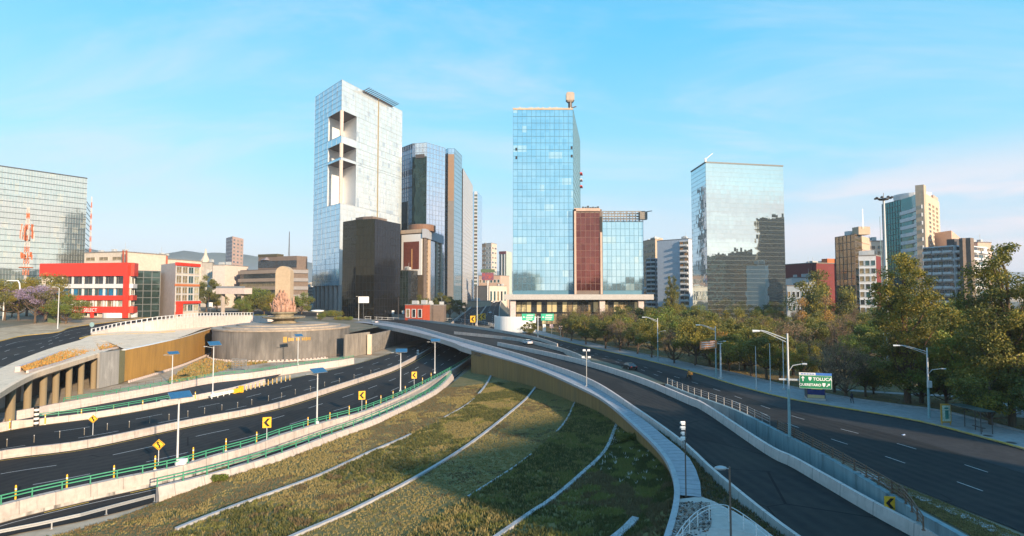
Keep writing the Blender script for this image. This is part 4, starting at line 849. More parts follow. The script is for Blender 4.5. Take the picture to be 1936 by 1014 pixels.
# scattered shrubs on the slope
def patch(A, B, n, kinds, h, name, label, mats, seed, wid=.05, z=0, blades=5):
    A, B = resample(list(A), 50), resample(list(B), 50); r = np.random.RandomState(seed); a, b = np.array([list(p) for p in A]), np.array([list(p) for p in B]); i = r.randint(0, len(a) - 1, n); u = r.rand(n)[:, None]; v = r.rand(n)[:, None]
    p = (a[i] * (1 - u) + a[i + 1] * u) * (1 - v) + (b[i] * (1 - u) + b[i + 1] * u) * v
    if z is not None: p[:, 2] += z
    k = r.choice(kinds, n); tufts(name, p, k, r.uniform(.6, 1.3, n) * h, mats, label, blades=blades, wid=wid, seed=seed)
patch(BED[0], BED[1], 900, [0, 0, 1], .5, 'dry_plants', 'orange dry grasses in the planted bed on the curved deck', [g_org, g_dry], 3, wid=.08)
IS0 = cr([G(a, b, -6.7) for a, b in ((318, 722), (345, 700), (390, 678), (440, 668), (500, 682))], 5); IS1 = cr([G(a, b, -6.7) for a, b in ((322, 724), (370, 716), (410, 704), (455, 694), (505, 686))], 5)
patch(IS0, IS1, 2600, [0, 1, 1, 2], .6, 'dry_plants', 'golden dry grass on the ground island below the round platform', [g_org, g_dry, g_grn], 4, wid=.08)
patch([p for p in offp(FE, -.5) if p.y < 52], [p for p in vg if p.y < 52], 7000, [0, 0, 0, 1], .1, 'verge_grass', 'dry grass on the triangle between ramp and avenue', [g_dry, g_brn, g_grn], 6, z=.08)
patch(lift(sw, .06), lift([p.lerp(q, .35) for p, q in zip(sw, far)], .06), 16000, [0, 1, 1, 2], .14, 'park_grass', 'dry straw coloured grass and leaf litter under the park trees', [g_dry, g_brn, g_grn], 8, wid=.07)
# ================= BUILDINGS =================
def W2(px, D): p = Dp(px, 556, D); return Vector((p.x, D, 0))
class Bld:
    def __init__(s, name, label, vis, ytop, zb=-1.0, back=None, D0=None, cat='building', icorner=0, group=None):
        s.c = [W2(a, b) for a, b in vis]; s.zt = Dp(vis[icorner][0], ytop, vis[icorner][1]).z; s.zb = zb; c = s.c
        if len(c) == 2:
            d = (c[1] - c[0]).normalized(); n = Vector((-d.y, d.x, 0)); bk = back or 25; s.poly = [c[0], c[1], c[1] + n * bk, c[0] + n * bk]
        elif len(c) == 3 and back is None: s.poly = c + [c[0] + c[2] - c[1]]
        else: bk = back or 25; v = Vector((sum(k.x for k in c), sum(k.y for k in c), 0)).normalized(); s.poly = c + [c[-1] + v * bk, c[0] + v * bk]
        s.r = thing(name, label, cat, Vector((c[0].x, c[0].y, max(zb, 0))), group)
    def z(s, py, i=0): return Dp(968, py, s.c[i].y).z
    def body(s, m, z0=None, z1=None, name='wall', poly=None, inset=0):
        P = poly or s.poly
        if inset: cen = sum(P, Vector()) / len(P); P = [cen + (p - cen) * (1 - inset) for p in P]
        return MB().prism([(p.x, p.y) for p in P], s.zb if z0 is None else z0, s.zt if z1 is None else z1).build(name, m, s.r)
    def on(s, i, u, off=0.0):               # point at fraction u along face i
        a, b = s.c[i], s.c[i + 1]; d = (b - a).normalized(); return a.lerp(b, u) + Vector((d.y, -d.x, 0)) * off
    def face(s, i, m, z0=None, z1=None, u0=0.0, u1=1.0, name='glass_facade', off=.05):
        z0 = s.zb if z0 is None else z0; z1 = s.zt if z1 is None else z1; a, b = s.on(i, u0, off), s.on(i, u1, off); L = (b - a).length
        return MB().face([(a.x, a.y, z0), (b.x, b.y, z0), (b.x, b.y, z1), (a.x, a.y, z1)], 0, [(0, 0), (L, 0), (L, z1 - z0), (0, z1 - z0)]).build(name, m, s.r)
    def grid(s, i, m, pw=None, ph=None, z0=None, z1=None, u0=0.0, u1=1.0, w=.16, d=.14, name='mullions', hw=None):
        z0 = s.zb if z0 is None else z0; z1 = s.zt if z1 is None else z1; a, b = s.on(i, u0, .05 + d / 2), s.on(i, u1, .05 + d / 2); L = (b - a).length; rz = math.atan2(b.y - a.y, b.x - a.x); mb = MB()
        if pw:
            n = max(1, round(L / pw))
            for k in range(n + 1): p = a.lerp(b, k / n); mb.box((p.x, p.y, (z0 + z1) / 2), (w, d, z1 - z0), rz=rz)
        if ph:
            n = max(1, round((z1 - z0) / ph)); c = (a + b) / 2
            for k in range(n + 1): mb.box((c.x, c.y, z0 + (z1 - z0) * k / n), (L, d * 1.3, hw or w), rz=rz)
        return mb.build(name, m, s.r)
    def box(s, i, u0, u1, z0, z1, d0, d1, m, name):  # box standing on face i from depth d0 (in) to d1 (out)
        a, b = s.on(i, u0, (d0 + d1) / 2), s.on(i, u1, (d0 + d1) / 2); c = (a + b) / 2
        return MB().box((c.x, c.y, (z0 + z1) / 2), ((b - a).length, abs(d1 - d0), z1 - z0), rz=math.atan2(b.y - a.y, b.x - a.x)).build(name, m, s.r)
    def windows(s, i, nx, nz, z0, z1, fw=.6, fh=.6, m=None, u0=0.0, u1=1.0, name='window', fr=None, skip=0, inv=.09):
        """separate window parts: a frame with a recessed pane"""
        a, b = s.on(i, u0), s.on(i, u1); L = (b - a).length; cw, chh = L / nx, (z1 - z0) / nz; w, h = cw * fw, chh * fh; rz = math.atan2(b.y - a.y, b.x - a.x)
        pn_ = MB().box((0, -.03, 0), (w, .06, h)); mb = MB()
        t = max(.08, min(w, h) * inv)
        for sx in (-1, 1): mb.box((sx * (w / 2), -.1, 0), (t, .2, h + t))
        for sz in (-1, 1): mb.box((0, -.1, sz * (h / 2)), (w - t, .2, t))
        if w > h * .8: mb.box((0, -.07, 0), (t * .7, .1, h - t))
        o = None; rr = random.Random(nx * 31 + nz)
        ms = m if isinstance(m, (list, tuple)) else [m]; meshes = {}
        for r_ in range(nz):
            for c_ in range(nx):
                if skip and rr.random() < skip: continue
                mm = rr.choice(ms)
                if 'f' not in meshes: q = mb.build(name, fr or M_['white']); meshes['f'] = q.data; bpy.data.objects.remove(q)
                if mm.name not in meshes: q = pn_.build('pane', mm); meshes[mm.name] = q.data; bpy.data.objects.remove(q)
                o = bpy.data.objects.new(name, meshes['f']); col.objects.link(o); o.parent = s.r
                q = bpy.data.objects.new('pane', meshes[mm.name]); col.objects.link(q); q.parent = o
                p = s.on(i, u0 + (u1 - u0) * (c_ + .5) / nx, .01); o.location = Vector((p.x, p.y, z0 + chh * (r_ + .5))) - s.r.location; o.rotation_euler.z = rz
    def bands(s, i, zs, th, m, name='floor_band', u0=0, u1=1, d=.3):
        for z in zs: s.box(i, u0, u1, z, z + th, -.2, d, m, name)
frng = lambda a, b, n: [a + (b - a) * k / n for k in range(n)]
dk_glass = mat('dark_window', (.025, .03, .035), .08, var=.5, scale=.3, spec=.8)
tl_glass = mat('teal_window', (.03, .08, .09), .08, var=.5, scale=.3, spec=.8)
wm_glass = mat('curtained_window', (.22, .17, .10), .3, var=.5, scale=.3)
roofm = mat('roof_grey', (.22, .2, .19), .9, var=.2, scale=.3)
mull_d = mat('mullion_dark', (.06, .07, .08), .5, metal=.3, var=.1); mull_b = mat('mullion_blue', (.10, .22, .30), .4, metal=.3, var=.1); mull_l = mat('mullion_light', (.42, .44, .46), .5, var=.1)
beige = mat('beige_render', (.50, .38, .28), .85, var=.1, scale=.15, extra=overlay((.35, .27, .2), .1, .55, .75, .5, z=.3)); cream = mat('cream_render', (.58, .50, .42), .85, var=.1, scale=.2)
pinkw = mat('pink_render', (.52, .37, .30), .85, var=.1, scale=.2); whitew = mat('white_render', (.62, .62, .64), .8, var=.08, scale=.3, extra=overlay((.4, .4, .42), .3, .55, .75, .4, z=.3)); brownw = mat('brown_concrete', (.17, .13, .11), .85, var=.15, scale=.3)
redp = mat('red_cladding', (.62, .045, .025), .45, var=.08, scale=.3); redd = mat('dark_red_render', (.16, .03, .032), .8, var=.12, scale=.2); pblue = mat('pale_blue_render', (.36, .42, .5), .8, var=.1, scale=.2)

# --- left glass office ---
g = curtain('mirror_green', (.66, .72, .62), (.84, .87, .78), 1.6, 4.0, tilt=.004, wave=.012, wscale=.09, blind=.25, blindc=(.5, .5, .42))
B = Bld('office_tower', 'broad green-grey mirror glass office block cut by the left edge of the photo', [(-70, 366), (157, 420)], 338, icorner=1, back=30); B.body(mull_d); B.face(0, g)
B.grid(0, mull_d, None, 4.0, w=.32, d=.3); B.grid(0, mull_l, 1.6, None, w=.08, d=.1, name='thin_mullions'); B.box(0, 0, 1, B.zt, B.zt + .6, -1, .4, mull_d, 'roof_edge')
B = Bld('office_tower', 'narrow grey-green glass wing behind the right end of the left mirror office', [(157, 424), (165, 452)], 381, back=20); B.body(mull_d); B.face(0, g); B.grid(0, mull_d, None, 4.0, w=.3)
# --- red bank building ---
zb = T(170, 597).z - .3
B = Bld('bank_building', 'bright red and white bank building with four floors of windows and curved corner', [(78, 246), (246, 238), (254, 244)], 503, zb=zb, icorner=1, back=22)
Z = lambda y: B.z(y, 1)
B.body(cream, z1=Z(506)); 
for (a, b, m, nm, o) in ((497, 522, redp, 'red_fascia', 1.2), (537, 545, whitew, 'white_band', 1.0), (559, 568, redp, 'red_band', 1.0), (580, 592, redp, 'sign_band', 1.3)):
    for i in (0, 1): B.box(i, .0 if nm != 'red_band' else (.2 if i == 0 else 0), 1, Z(b), Z(a), -.5, o, m, nm)
for k in range(8): B.box(0, .12 + k * .118, .12 + k * .118 + .018, Z(582), Z(520), -.3, .5, whitew, 'pillar')
B.windows(0, 8, 1, Z(537), Z(521), .88, .95, [dk_glass, dk_glass, wm_glass, dk_glass], u0=.1, u1=.98, fr=mull_d); B.windows(0, 8, 1, Z(560), Z(546), .88, .95, fr=mull_d, u0=.1, u1=.98, m=[tl_glass, mat('blue_poster', (.02, .16, .32), .4, var=.4, scale=.5)])
B.windows(0, 6, 1, Z(582), Z(567), .92, .95, [wm_glass, mat('pale_glass', (.35, .4, .34), .2, var=.4, scale=.3)], u0=.28, u1=.98)
B.windows(0, 2, 1, zb + .5, Z(592), .85, .8, [dk_glass], u0=.44, u1=.66, name='shop_window'); B.windows(1, 1, 3, Z(582), Z(521), .8, .6, [wm_glass])
c0 = B.on(0, .83, -3.2); MB().lathe([(6.3, zb - c0.z), (6.3, Z(592) - c0.z)], c0, 24).build('curved_white_wall', M_['white'], B.r, smooth=False)
B.box(0, .955, 1.0, zb, Z(503), .6, 1.6, redp, 'red_pier'); B.box(0, .60, .625, zb, Z(590), .6, 1.4, redp, 'red_pier'); B.box(0, .2, .235, zb, Z(567), 0, 1.0, whitew, 'pillar')
def text(parent, s, size, loc, rz, m, name='lettering', depth=.03, bend=0):
    c = bpy.data.curves.new(name, 'FONT'); c.body = s; c.size = size; c.extrude = depth; c.align_x = 'CENTER'; c.align_y = 'CENTER'; o = bpy.data.objects.new('l', c); col.objects.link(o)
    me = bpy.data.meshes.new_from_object(o); bpy.data.objects.remove(o); me.name = name; me.materials.clear(); me.materials.append(m); q = bpy.data.objects.new(name, me); col.objects.link(q)
    q.parent = parent; q.location = Vector(loc) - (wloc(parent) if parent else Vector()); q.rotation_euler = (R(90), 0, rz); return q
rz0 = math.atan2(B.c[1].y - B.c[0].y, B.c[1].x - B.c[0].x); p = B.on(0, .5, 1.36); text(B.r, 'Santander SELECT', 2.1, (p.x, p.y, Z(587)), rz0, M_['white'])
# --- dark glass and beige neighbours ---
dg = curtain('dark_green_glass', (.04, .07, .065), (.10, .15, .13), 3, 3.4, tilt=.01, metal=.7, wave=.02)
B = Bld('office_building', 'dark green glass building with horizontal bands, right beside the red bank', [(254, 250), (302, 256)], 512, zb=T(280, 590).z - 1); B.body(dk_glass); B.face(0, dg); B.grid(0, mull_d, 3.5, 3.0, w=.3)
B = Bld('office_building', 'beige building with blank side and red trimmed front, right of the dark glass one', [(303, 262), (331, 246), (376, 262)], 497, zb=T(330, 590).z - 2, icorner=1); B.body(mat('pale_render', (.60, .50, .44), .85, var=.08, scale=.2)); Zr = lambda y: B.z(y, 1)
B.box(1, 0, 1, Zr(502), Zr(496), -.3, .6, redp, 'red_cornice'); B.box(1, 0, 1, Zr(541), Zr(537), -.3, .4, mat('orange_band', (.5, .16, .06), .6), 'orange_band'); B.box(1, .05, 1, Zr(575), Zr(570), -.3, 1.2, redp, 'red_canopy'); B.box(1, .03, .2, Zr(596), Zr(570), -.3, 1.6, redp, 'red_portal')
for a, b in ((503, 517), (520, 536), (542, 556), (557, 570), (576, 590)): B.windows(1, 4, 1, Zr(b), Zr(a), .82, .9, [wm_glass, mat('lit_glass', (.4, .36, .24), .3, var=.4, scale=.3), tl_glass], fr=mull_l)
side2 = curtain('pale_side_glass', (.50, .72, .82), (.62, .80, .88), 5, 3.6, rough=.15, metal=.4)
def simple(name, label, vis, ytop, m, nx=0, nz=0, zb=0, wm=None, fr=None, fw=.6, fh=.55, back=None, icorner=0, faces=None, z0=None, group=None, zfrac=.04, cornice=True, inv=.09):
    B = Bld(name, label, vis, ytop, zb=zb, back=back, icorner=icorner, group=group); B.body(m)
    if cornice:
        cen = sum(B.poly, Vector()) / len(B.poly); MB().prism([(cen.x + (p.x - cen.x) * 1.02, cen.y + (p.y - cen.y) * 1.02) for p in B.poly], B.zt, B.zt + .5).build('roof', roofm, B.r)
        rr_ = random.Random(len(label)); wd_ = (B.c[-1] - B.c[0]).length; a_ = math.atan2((B.c[1] - B.c[0]).y, (B.c[1] - B.c[0]).x)
        for q_ in range(3):
            p_ = B.on(0, rr_.uniform(.15, .85), -rr_.uniform(2, 7)); h_ = rr_.uniform(1, 2.4); MB().box((p_.x, p_.y, B.zt + .5 + h_ / 2), (rr_.uniform(1.2, 3.4), 2, h_), rz=a_).build('roof_tank', mull_l, B.r)
        MB().bar((p_.x, p_.y, B.zt + .5), (p_.x, p_.y, B.zt + rr_.uniform(3, 6)), .12).build('antenna', mull_l, B.r)
    for i in range(len(B.c) - 1) if faces is None else faces:
        if nx: B.windows(i, nx if isinstance(nx, int) else nx[i], nz, max(zb, 0) + 3 if z0 is None else z0, B.zt - (B.zt * zfrac), fw, fh, wm or [dk_glass, tl_glass, wm_glass], fr=fr, inv=inv)
    return B
B = simple('low_building', 'cream rooftop storey building behind the red bank, under the left mirror office', [(157, 300), (232, 292)], 479, cream, 0, zb=5); B.windows(0, 3, 1, B.zt - 5, B.zt - 1.5, .7, .5, [wm_glass], fr=cream); 
t = thing('chimney', 'pair of red and white striped rooftop flues behind the red bank', 'chimney', W2(234, 288) + Vector((0, 0, 20)))
for q in (233, 239): MB().tube([W2(q, 288) + Vector((0, 0, 20)), Dp(q, 474, 288)], .45, 8).build('flue', mat('flue_red', (.3, .07, .04), .7, var=.3, scale=3), t)
simple('low_building', 'low white building with small windows behind the dark green glass one', [(245, 330), (312, 322)], 492, cream, 6, 2, zb=6, z0=20, fh=.4)
simple('low_building', 'small building with a red tiled roof block on the skyline behind the beige building', [(286, 318), (300, 316)], 484, mat('red_roof', (.42, .12, .07), .8), 0, zb=15, back=5)
# --- low city left of the monument ---
B = simple('church', 'cream church-like building with small spire and round clock face', [(372, 420), (400, 415), (404, 430)], 497, cream, 0, zb=3, icorner=1); p = B.on(0, .3, -3); MB().lathe([(3.4, 0), (3.2, 8), (1.2, 12), (.3, 17)], (p.x, p.y, B.zt - 6), 8).build('spire', cream, B.r)
p = B.on(0, .55, .3); MB().tube([p + Vector((0, .4, B.zt - 18)), p + Vector((0, -.2, B.zt - 18))], 3.4, 20).build('round_clock', M_['white'], B.r); B.windows(0, 4, 3, 12, B.zt - 3, .35, .5, [tl_glass], u0=.6)
simple('low_building', 'plain pale white block between the church-like building and the blue glass block', [(401, 400), (424, 398)], 502, mat('warm_white', (.62, .53, .48), .85), 0, zb=3)
bg_ = curtain('blue_strip_glass', (.12, .36, .46), (.22, .5, .6), 4, 4, metal=.6, tilt=.01)
B = Bld('office_building', 'low blue glass office block behind the trees left of the monument', [(424, 430), (456, 440)], 502, zb=3); B.body(whitew); B.face(0, bg_); B.grid(0, mull_l, 6, 5, w=.5)
t = B = Bld('apartment_tower', 'lone brown and pinkish apartment tower far away against the mountains', [(425, 1540), (437, 1490), (458, 1560)], 447, icorner=1)
B.body(mat('tower_pink', (.52, .33, .25), .85, var=.1, scale=.02)); B.face(0, mat('tower_brown', (.28, .19, .18), .8)); B.windows(0, 3, 16, 10, B.zt - 4, .5, .5, [dk_glass], fr=brownw); B.windows(1, 3, 16, 10, B.zt - 4, .5, .5, [wm_glass, dk_glass], fr=beige)
B = Bld('office_building', 'long brown stepped office building with horizontal balconies behind the monument', [(453, 400), (532, 372), (582, 380)], 508, zb=3, icorner=1, back=30); B.body(brownw)
zz = [B.zt - 3 - k * 5.6 for k in range(6)]; B.bands(0, zz, 2.3, mat('tan_band', (.36, .27, .21), .8), d=1.6); B.bands(1, zz, 2.3, mat('grey_band', (.26, .25, .26), .8), d=1.0)
for k in range(6): B.face(0, wm_glass if k % 2 else dk_glass, zz[k] - 3.3, zz[k], off=.1, name='window_band')
B = Bld('office_building', 'dark brown upper storeys with planted roof edge, above the stepped office building', [(487, 396), (560, 384), (580, 390)], 484, zb=20, icorner=1, back=20); B.body(brownw); B.face(0, dk_glass, B.zt - 8, B.zt - 3, off=.1, name='window_band'); B.box(0, 0, .5, B.zt, B.zt + 1.8, -6, .4, mat('planting', (.08, .07, .04), .9, bump=1, scale=1), 'roof_planting')
c = B.on(0, .18, -4); MB().lathe([(8, 0), (4, 2.6), (.4, 4.6)], (c.x, c.y, B.zt - 2.5), 4).build('hip_roof', mat('roof_slate', (.25, .22, .24), .8), B.r)
B = Bld('viaduct', 'short pale concrete footbridge over the road behind the trees at left', [(408, 300), (462, 296)], 545, zb=0, back=6); zt = B.zt
B.body(M_['concrete_white'], z0=zt - 3.2); B.box(0, .1, .14, 4, zt - 3, -4, -2, M_['concrete'], 'pier'); B.box(0, .8, .84, 4, zt - 3, -4, -2, M_['concrete'], 'pier'); B.box(0, 0, 1, zt, zt + 1, -.3, -.1, M_['steel'], 'railing')
# --- tower one: pale glass with corner terraces ---
gl1 = curtain('tower_blue_glass', (.42, .60, .72), (.74, .84, .90), 1.5, 3.9, rough=.12, metal=.72, tilt=.004, wave=.01, wscale=.08, blind=.4, blindc=(.40, .56, .68))
gl2 = curtain('tower_bright_face_glass', (.58, .63, .64), (.82, .84, .82), 1.5, 3.9, rough=.2, metal=.5, tilt=.006, wave=.01, wscale=.08, blind=.75, blindc=(.26, .34, .44))  # right face: bright sky reflection put into a whiter glass colour
B = Bld('office_tower', 'tall pale white and blue glass tower with open corner terraces, left of centre', [(590, 436), (641, 400), (757, 470)], 151, zb=1.0, icorner=1); Zt = lambda y: B.z(y, 1)
A0, C0, E0 = B.c; dl_, dr_ = (A0 - C0).normalized(), (E0 - C0).normalized(); NL, NR = (A0 - C0).length * .46, (E0 - C0).length * .22
ct = C0 + dl_ * NL; cr_ = C0 + dr_ * NR; cin = C0 + dl_ * NL + dr_ * NR
def seg(z0, z1, full):
    P = [A0, C0, E0, B.poly[3]] if full else [A0, ct, cin, cr_, E0, B.poly[3]]
    MB().prism([(p.x, p.y) for p in P], z0, z1).build('floor_block', M_['white'] if not full else roofm, B.r)
def gface(p, q, z0, z1, m, nm='glass_facade', off=.08):
    d = (q - p).normalized(); n = Vector((d.y, -d.x, 0)) * off; L = (q - p).length; s0 = (p - A0).length
    MB().face([(p.x + n.x, p.y + n.y, z0), (q.x + n.x, q.y + n.y, z0), (q.x + n.x, q.y + n.y, z1), (p.x + n.x, p.y + n.y, z1)], 0, [(s0, z0), (s0 + L, z0), (s0 + L, z1), (s0, z1)]).build(nm, m, B.r)
lv = [(540, 384, True), (384, 302, False), (302, 297, True), (297, 270, False), (270, 256, True), (256, 208, False), (208, 151, True)]
for y0, y1, full in lv:
    z0, z1 = Zt(y0), Zt(y1); seg(z0, z1, full)
    if full: gface(A0, C0, z0, z1, gl1); gface(C0, E0, z0, z1, gl2)
    else:
        gface(A0, ct, z0, z1, gl1); gface(cr_, E0, z0, z1, gl2); MB().tube([C0 - (C0 - cin).normalized() * 1.6 + Vector((0, 0, z0)), C0 - (C0 - cin).normalized() * 1.6 + Vector((0, 0, z1))], 1.35, 16).build('terrace_column', mat('terrace_column', (.6, .48, .42), .8), B.r)
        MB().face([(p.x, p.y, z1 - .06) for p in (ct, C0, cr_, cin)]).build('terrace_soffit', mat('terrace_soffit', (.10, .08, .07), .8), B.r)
for nm, i, m in (('mullions', 0, mull_l), ('mullions', 1, mull_l)):
    for y0, y1, full in lv: B.grid(i, m, 7.5, 3.9, Zt(y0), Zt(y1), u0=0 if (full or i == 0) else .24, u1=1 if (full or i == 1) else .52, w=.16, d=.12)
B.box(1, .56, .575, Zt(540), Zt(151), -.2, .35, mat('joint', (.3, .24, .14), .6), 'vertical_joint')
for k in range(7):                           # columns at the foot
    p = B.on(0, .04 + k * .155, -1.6) if k < 7 else None; MB().tube([p + Vector((0, 0, 0)), p + Vector((0, 0, Zt(538)))], 1.5, 16).build('column', M_['concrete_white'], B.r)
B.body(dk_glass, z0=0, z1=Zt(540), name='lobby', inset=.14)
mb = MB(); p, q = B.on(1, .3, 1), B.on(1, .8, 1)
for k in range(16): a = p.lerp(q, k / 15) + Vector((0, 0, B.zt - 1.5)); mb.bar(a + Vector((-3, 2, 0)), a + Vector((6, -4, 1.8)), .35, .5)
mb.bar(p + Vector((-1, 1, B.zt - .5)), q + Vector((-1, 1, B.zt - .5)), 1.2, 1.6); mb.build('roof_pergola', M_['steel_dark'], B.r)
# --- black glass building ---
blk = curtain('black_glass', (.012, .012, .012), (.03, .03, .028), 2.6, 4.6, rough=.04, metal=.85, tilt=.003, wave=.01, wscale=.1); gld = curtain('ochre_reflection_glass', (.045, .038, .022), (.065, .052, .03), 2.6, 4.6, rough=.06, metal=.85, tilt=.003, wave=.01); gry = curtain('grey_reflection_glass', (.045, .046, .052), (.06, .06, .066), 2.6, 4.6, rough=.1, metal=.8, tilt=.003, wave=.012)  # all one dark mirror glass; ochre and grey reflections tinted into two faces
B = Bld('office_building', 'black mirrored glass building with angled faces in front of the tall white tower', [(647, 336), (672, 326), (707, 322), (756, 346)], 414, zb=.5, icorner=2, back=30); B.body(M_['black'])
for i, m in enumerate((blk, gld, gry)): B.face(i, m); B.grid(i, M_['black'], 2.6, 4.6, w=.1, d=.08)
B.body(brownw, z0=B.zt, z1=B.zt + 3, name='penthouse', inset=.45)
# --- billboard building ---
B = Bld('office_building', 'brown building with a white billboard front and grey cornice, right of the black one', [(756, 366), (801, 356), (835, 400)], 434, zb=.5, icorner=1); B.body(mat('bronze_wall', (.12, .085, .055), .5, var=.2, scale=.3)); Zb = lambda y: B.z(y, 1)
B.box(1, -.02, 1.02, Zb(450), Zb(433), -1, 1.2, mat('cornice_grey', (.36, .38, .43), .6), 'cornice'); B.box(0, 0, 1.02, Zb(440), Zb(433), -1, .8, beige, 'cornice_front')
B.box(0, .07, .93, Zb(520), Zb(442), 0, .5, M_['white'], 'billboard'); B.box(0, .17, .82, Zb(509), Zb(456), .5, .62, mat('billboard_brown', (.16, .05, .035), .5, var=.2, scale=.2), 'billboard_panel'); B.box(0, .5, .545, Zb(508), Zb(470), .62, .7, mat('billboard_gold', (.6, .33, .15), .4), 'billboard_figure')
for u in (.0, .2, .62, .88): B.box(1, u, u + .1, 3, Zb(450), -.2, .6, beige if u != .0 else brownw, 'pier')
B.face(1, curtain('side_glass', (.3, .36, .42), (.5, .55, .62), 2, 3.5, metal=.8), 3, Zb(450), .3, .62); B.windows(1, 1, 18, 6, Zb(452), .8, .5, [dk_glass, wm_glass], u0=.1, u1=.2, fr=beige); B.windows(1, 1, 18, 6, Zb(452), .8, .5, [dk_glass], u0=.72, u1=.88, fr=beige)
p = B.on(0, .5, -10); MB().lathe([(9, 0), (9, 4), (7.5, 4.4)], (p.x, p.y, B.zt), 28).build('roof_drum', mat('roof_drum', (.2, .11, .07), .7), B.r)
B = simple('office_building', 'small dark teal glass block at the foot of the billboard building', [(755, 352), (772, 349)], 512, dk_glass, 0, zb=0, back=10); B.face(0, dg); B.grid(0, mull_d, 2, 3.4)
# --- bank towers behind ---
bt = curtain('steel_blue_glass', (.52, .62, .76), (.74, .82, .92), 1.8, 4.2, rough=.1, metal=.85, tilt=.004, wave=.01, wscale=.05); tealg = curtain('teal_glass', (.01, .03, .035), (.06, .10, .09), 1.8, 4.2, metal=.8, tilt=.03, wave=.06)
B = Bld('office_tower', 'broad steel blue glass tower with curved front and dark teal glass centre strip', [(752, 500), (778, 483), (805, 480), (840, 498)], 270, icorner=2, back=30); B.body(mull_d)
for i in range(3): B.face(i, bt); B.grid(i, mat('mullion_steel', (.2, .25, .34), .5), 3.6, 4.2, w=.25)
Zc = lambda y: B.z(y, 2); B.box(1, .0, 1, 5, Zc(296), -.1, .5, tealg, 'dark_glass_strip'); B.face(1, tealg, 5, Zc(299), .0, 1, off=.6, name='teal_glass'); B.box(1, .25, .85, Zc(299), Zc(292), 0, 1.6, M_['steel_dark'], 'strip_cap')
B.box(0, .15, .7, 5, Zc(378), -.1, .6, dk_glass, 'dark_notch')
B = Bld('office_tower', 'curved steel glass tower with a tall ochre strip, half hidden by the teal striped tower', [(838, 520), (846, 512), (858, 512), (872, 540)], 281, icorner=1, back=30); B.body(mull_d)
for i, m in enumerate((bt, bt, bt)): B.face(i, m); B.grid(i, mull_b, 2.6, 4.2, w=.2)
Zd = lambda y: B.z(y, 1); B.box(1, .0, .95, Zd(380), Zd(292), 0, .6, mat('ochre_panel', (.27, .18, .12), .7), 'ochre_strip'); B.box(1, 0, .95, 5, Zd(380), 0, .6, mat('grey_panel', (.19, .18, .18), .6), 'grey_strip')
pg = curtain('pinkish_glass', (.52, .50, .56), (.66, .62, .68), 2.4, 4.0, rough=.15, metal=.7, wave=.02)
B = Bld('office_tower', 'pinkish grey glass slab tower seen edge on, third in the row of towers', [(871, 560), (874, 548), (893, 640)], 318, icorner=1, back=20); B.body(mull_d); B.face(1, pg); B.face(0, dk_glass); B.grid(1, mull_l, 4, 4, w=.25)
B = Bld('office_tower', 'slim far tower with dark square windows and pale blue sides, end of the tower row', [(889, 700), (896, 690), (902, 690), (911, 730)], 362, icorner=1, back=25); B.body(mat('pale_side', (.4, .46, .52), .6)); B.face(0, bt); B.face(2, bt); B.windows(1, 1, 30, 8, B.zt - 3, .95, .62, [dk_glass, tl_glass], fr=beige)
simple('low_building', 'low tan building below the row of glass towers beside the expressway', [(884, 470), (902, 466)], 570, beige, 0, zb=0)
simple('low_building', 'bright orange red kiosk-like building behind the pale fence near the black tower', [(766, 318), (800, 314)], 577, mat('orange_red', (.38, .06, .025), .7), 3, 1, zb=0, z0=2, back=8)
simple('low_building', 'low dark grey shed right of the orange red building', [(800, 330), (840, 330)], 578, brownw, 0, zb=0, back=10)
# --- centre distance ---
B = simple('apartment_tower', 'far beige tower with brick coloured left face, right of the tower row', [(908, 900), (918, 890), (929, 880), (939, 900)], 461, mat('far_cream', (.60, .48, .40), .8), (2, 2, 2), 12, icorner=1, back=30, fh=.45, fw=.7); B.face(0, mat('brick_side', (.46, .24, .13), .8), off=.02, name='brick_face')
simple('low_building', 'low pink and white commercial building under the far beige tower', [(905, 620), (946, 610)], 522, pinkw, 6, 2, z0=18, fh=.4)
simple('low_building', 'pale low building beside the rising expressway, left of the blue tower', [(925, 560), (958, 575)], 541, cream, 5, 1, z0=6)
B = Bld('office_tower', 'small far green and white striped tower just left of the blue glass tower', [(944, 1000), (957, 990), (968, 1020)], 475, icorner=1); B.body(mat('far_green', (.45, .52, .46), .7)); B.face(0, tealg); B.box(0, .3, .42, 20, B.zt, 0, 1, whitew, 'pier'); B.box(0, .72, .84, 20, B.zt, 0, 1, whitew, 'pier'); B.box(0, 0, 1, B.zt - 5, B.zt, 0, 1.2, redd, 'crown')
# --- tower two: blue glass with podium ---
g2 = curtain('sky_blue_glass', (.40, .66, .78), (.60, .82, .90), 2.44, 3.6, rough=.05, metal=.88, tilt=.004, wave=.008, wscale=.06, blind=.35, blindc=(.55, .7, .74))
B = Bld('office_tower', 'tall sky blue glass tower with fine grid and a lamp-like roof machine, picture centre', [(970, 300), (1085, 300), (1098, 362)], 208, zb=16, icorner=1); B.body(mull_b); Z2 = lambda y: B.z(y, 1)
B.face(0, g2, 19, B.zt); B.face(1, side2, 19, B.zt); B.grid(0, mull_b, 2.44, 3.6, 19, B.zt, w=.15); B.grid(1, mull_b, 5, 3.6, 19, B.zt, w=.12)
B.box(0, 0, 1.0, B.zt, B.zt + .9, -.5, .3, beige, 'parapet')
for u, y in ((.04, 280), (.04, 296), (.96, 277), (.96, 293)): B.box(0, u, u + .03, Z2(y + 5), Z2(y), 0, .35, M_['black'], 'open_pane')
for y in (284, 298, 313): B.box(1, .93, 1.05, Z2(y + .5), Z2(y - 1.5), -.5, 1.6, redp if y != 298 else whitew, 'warning_platform')
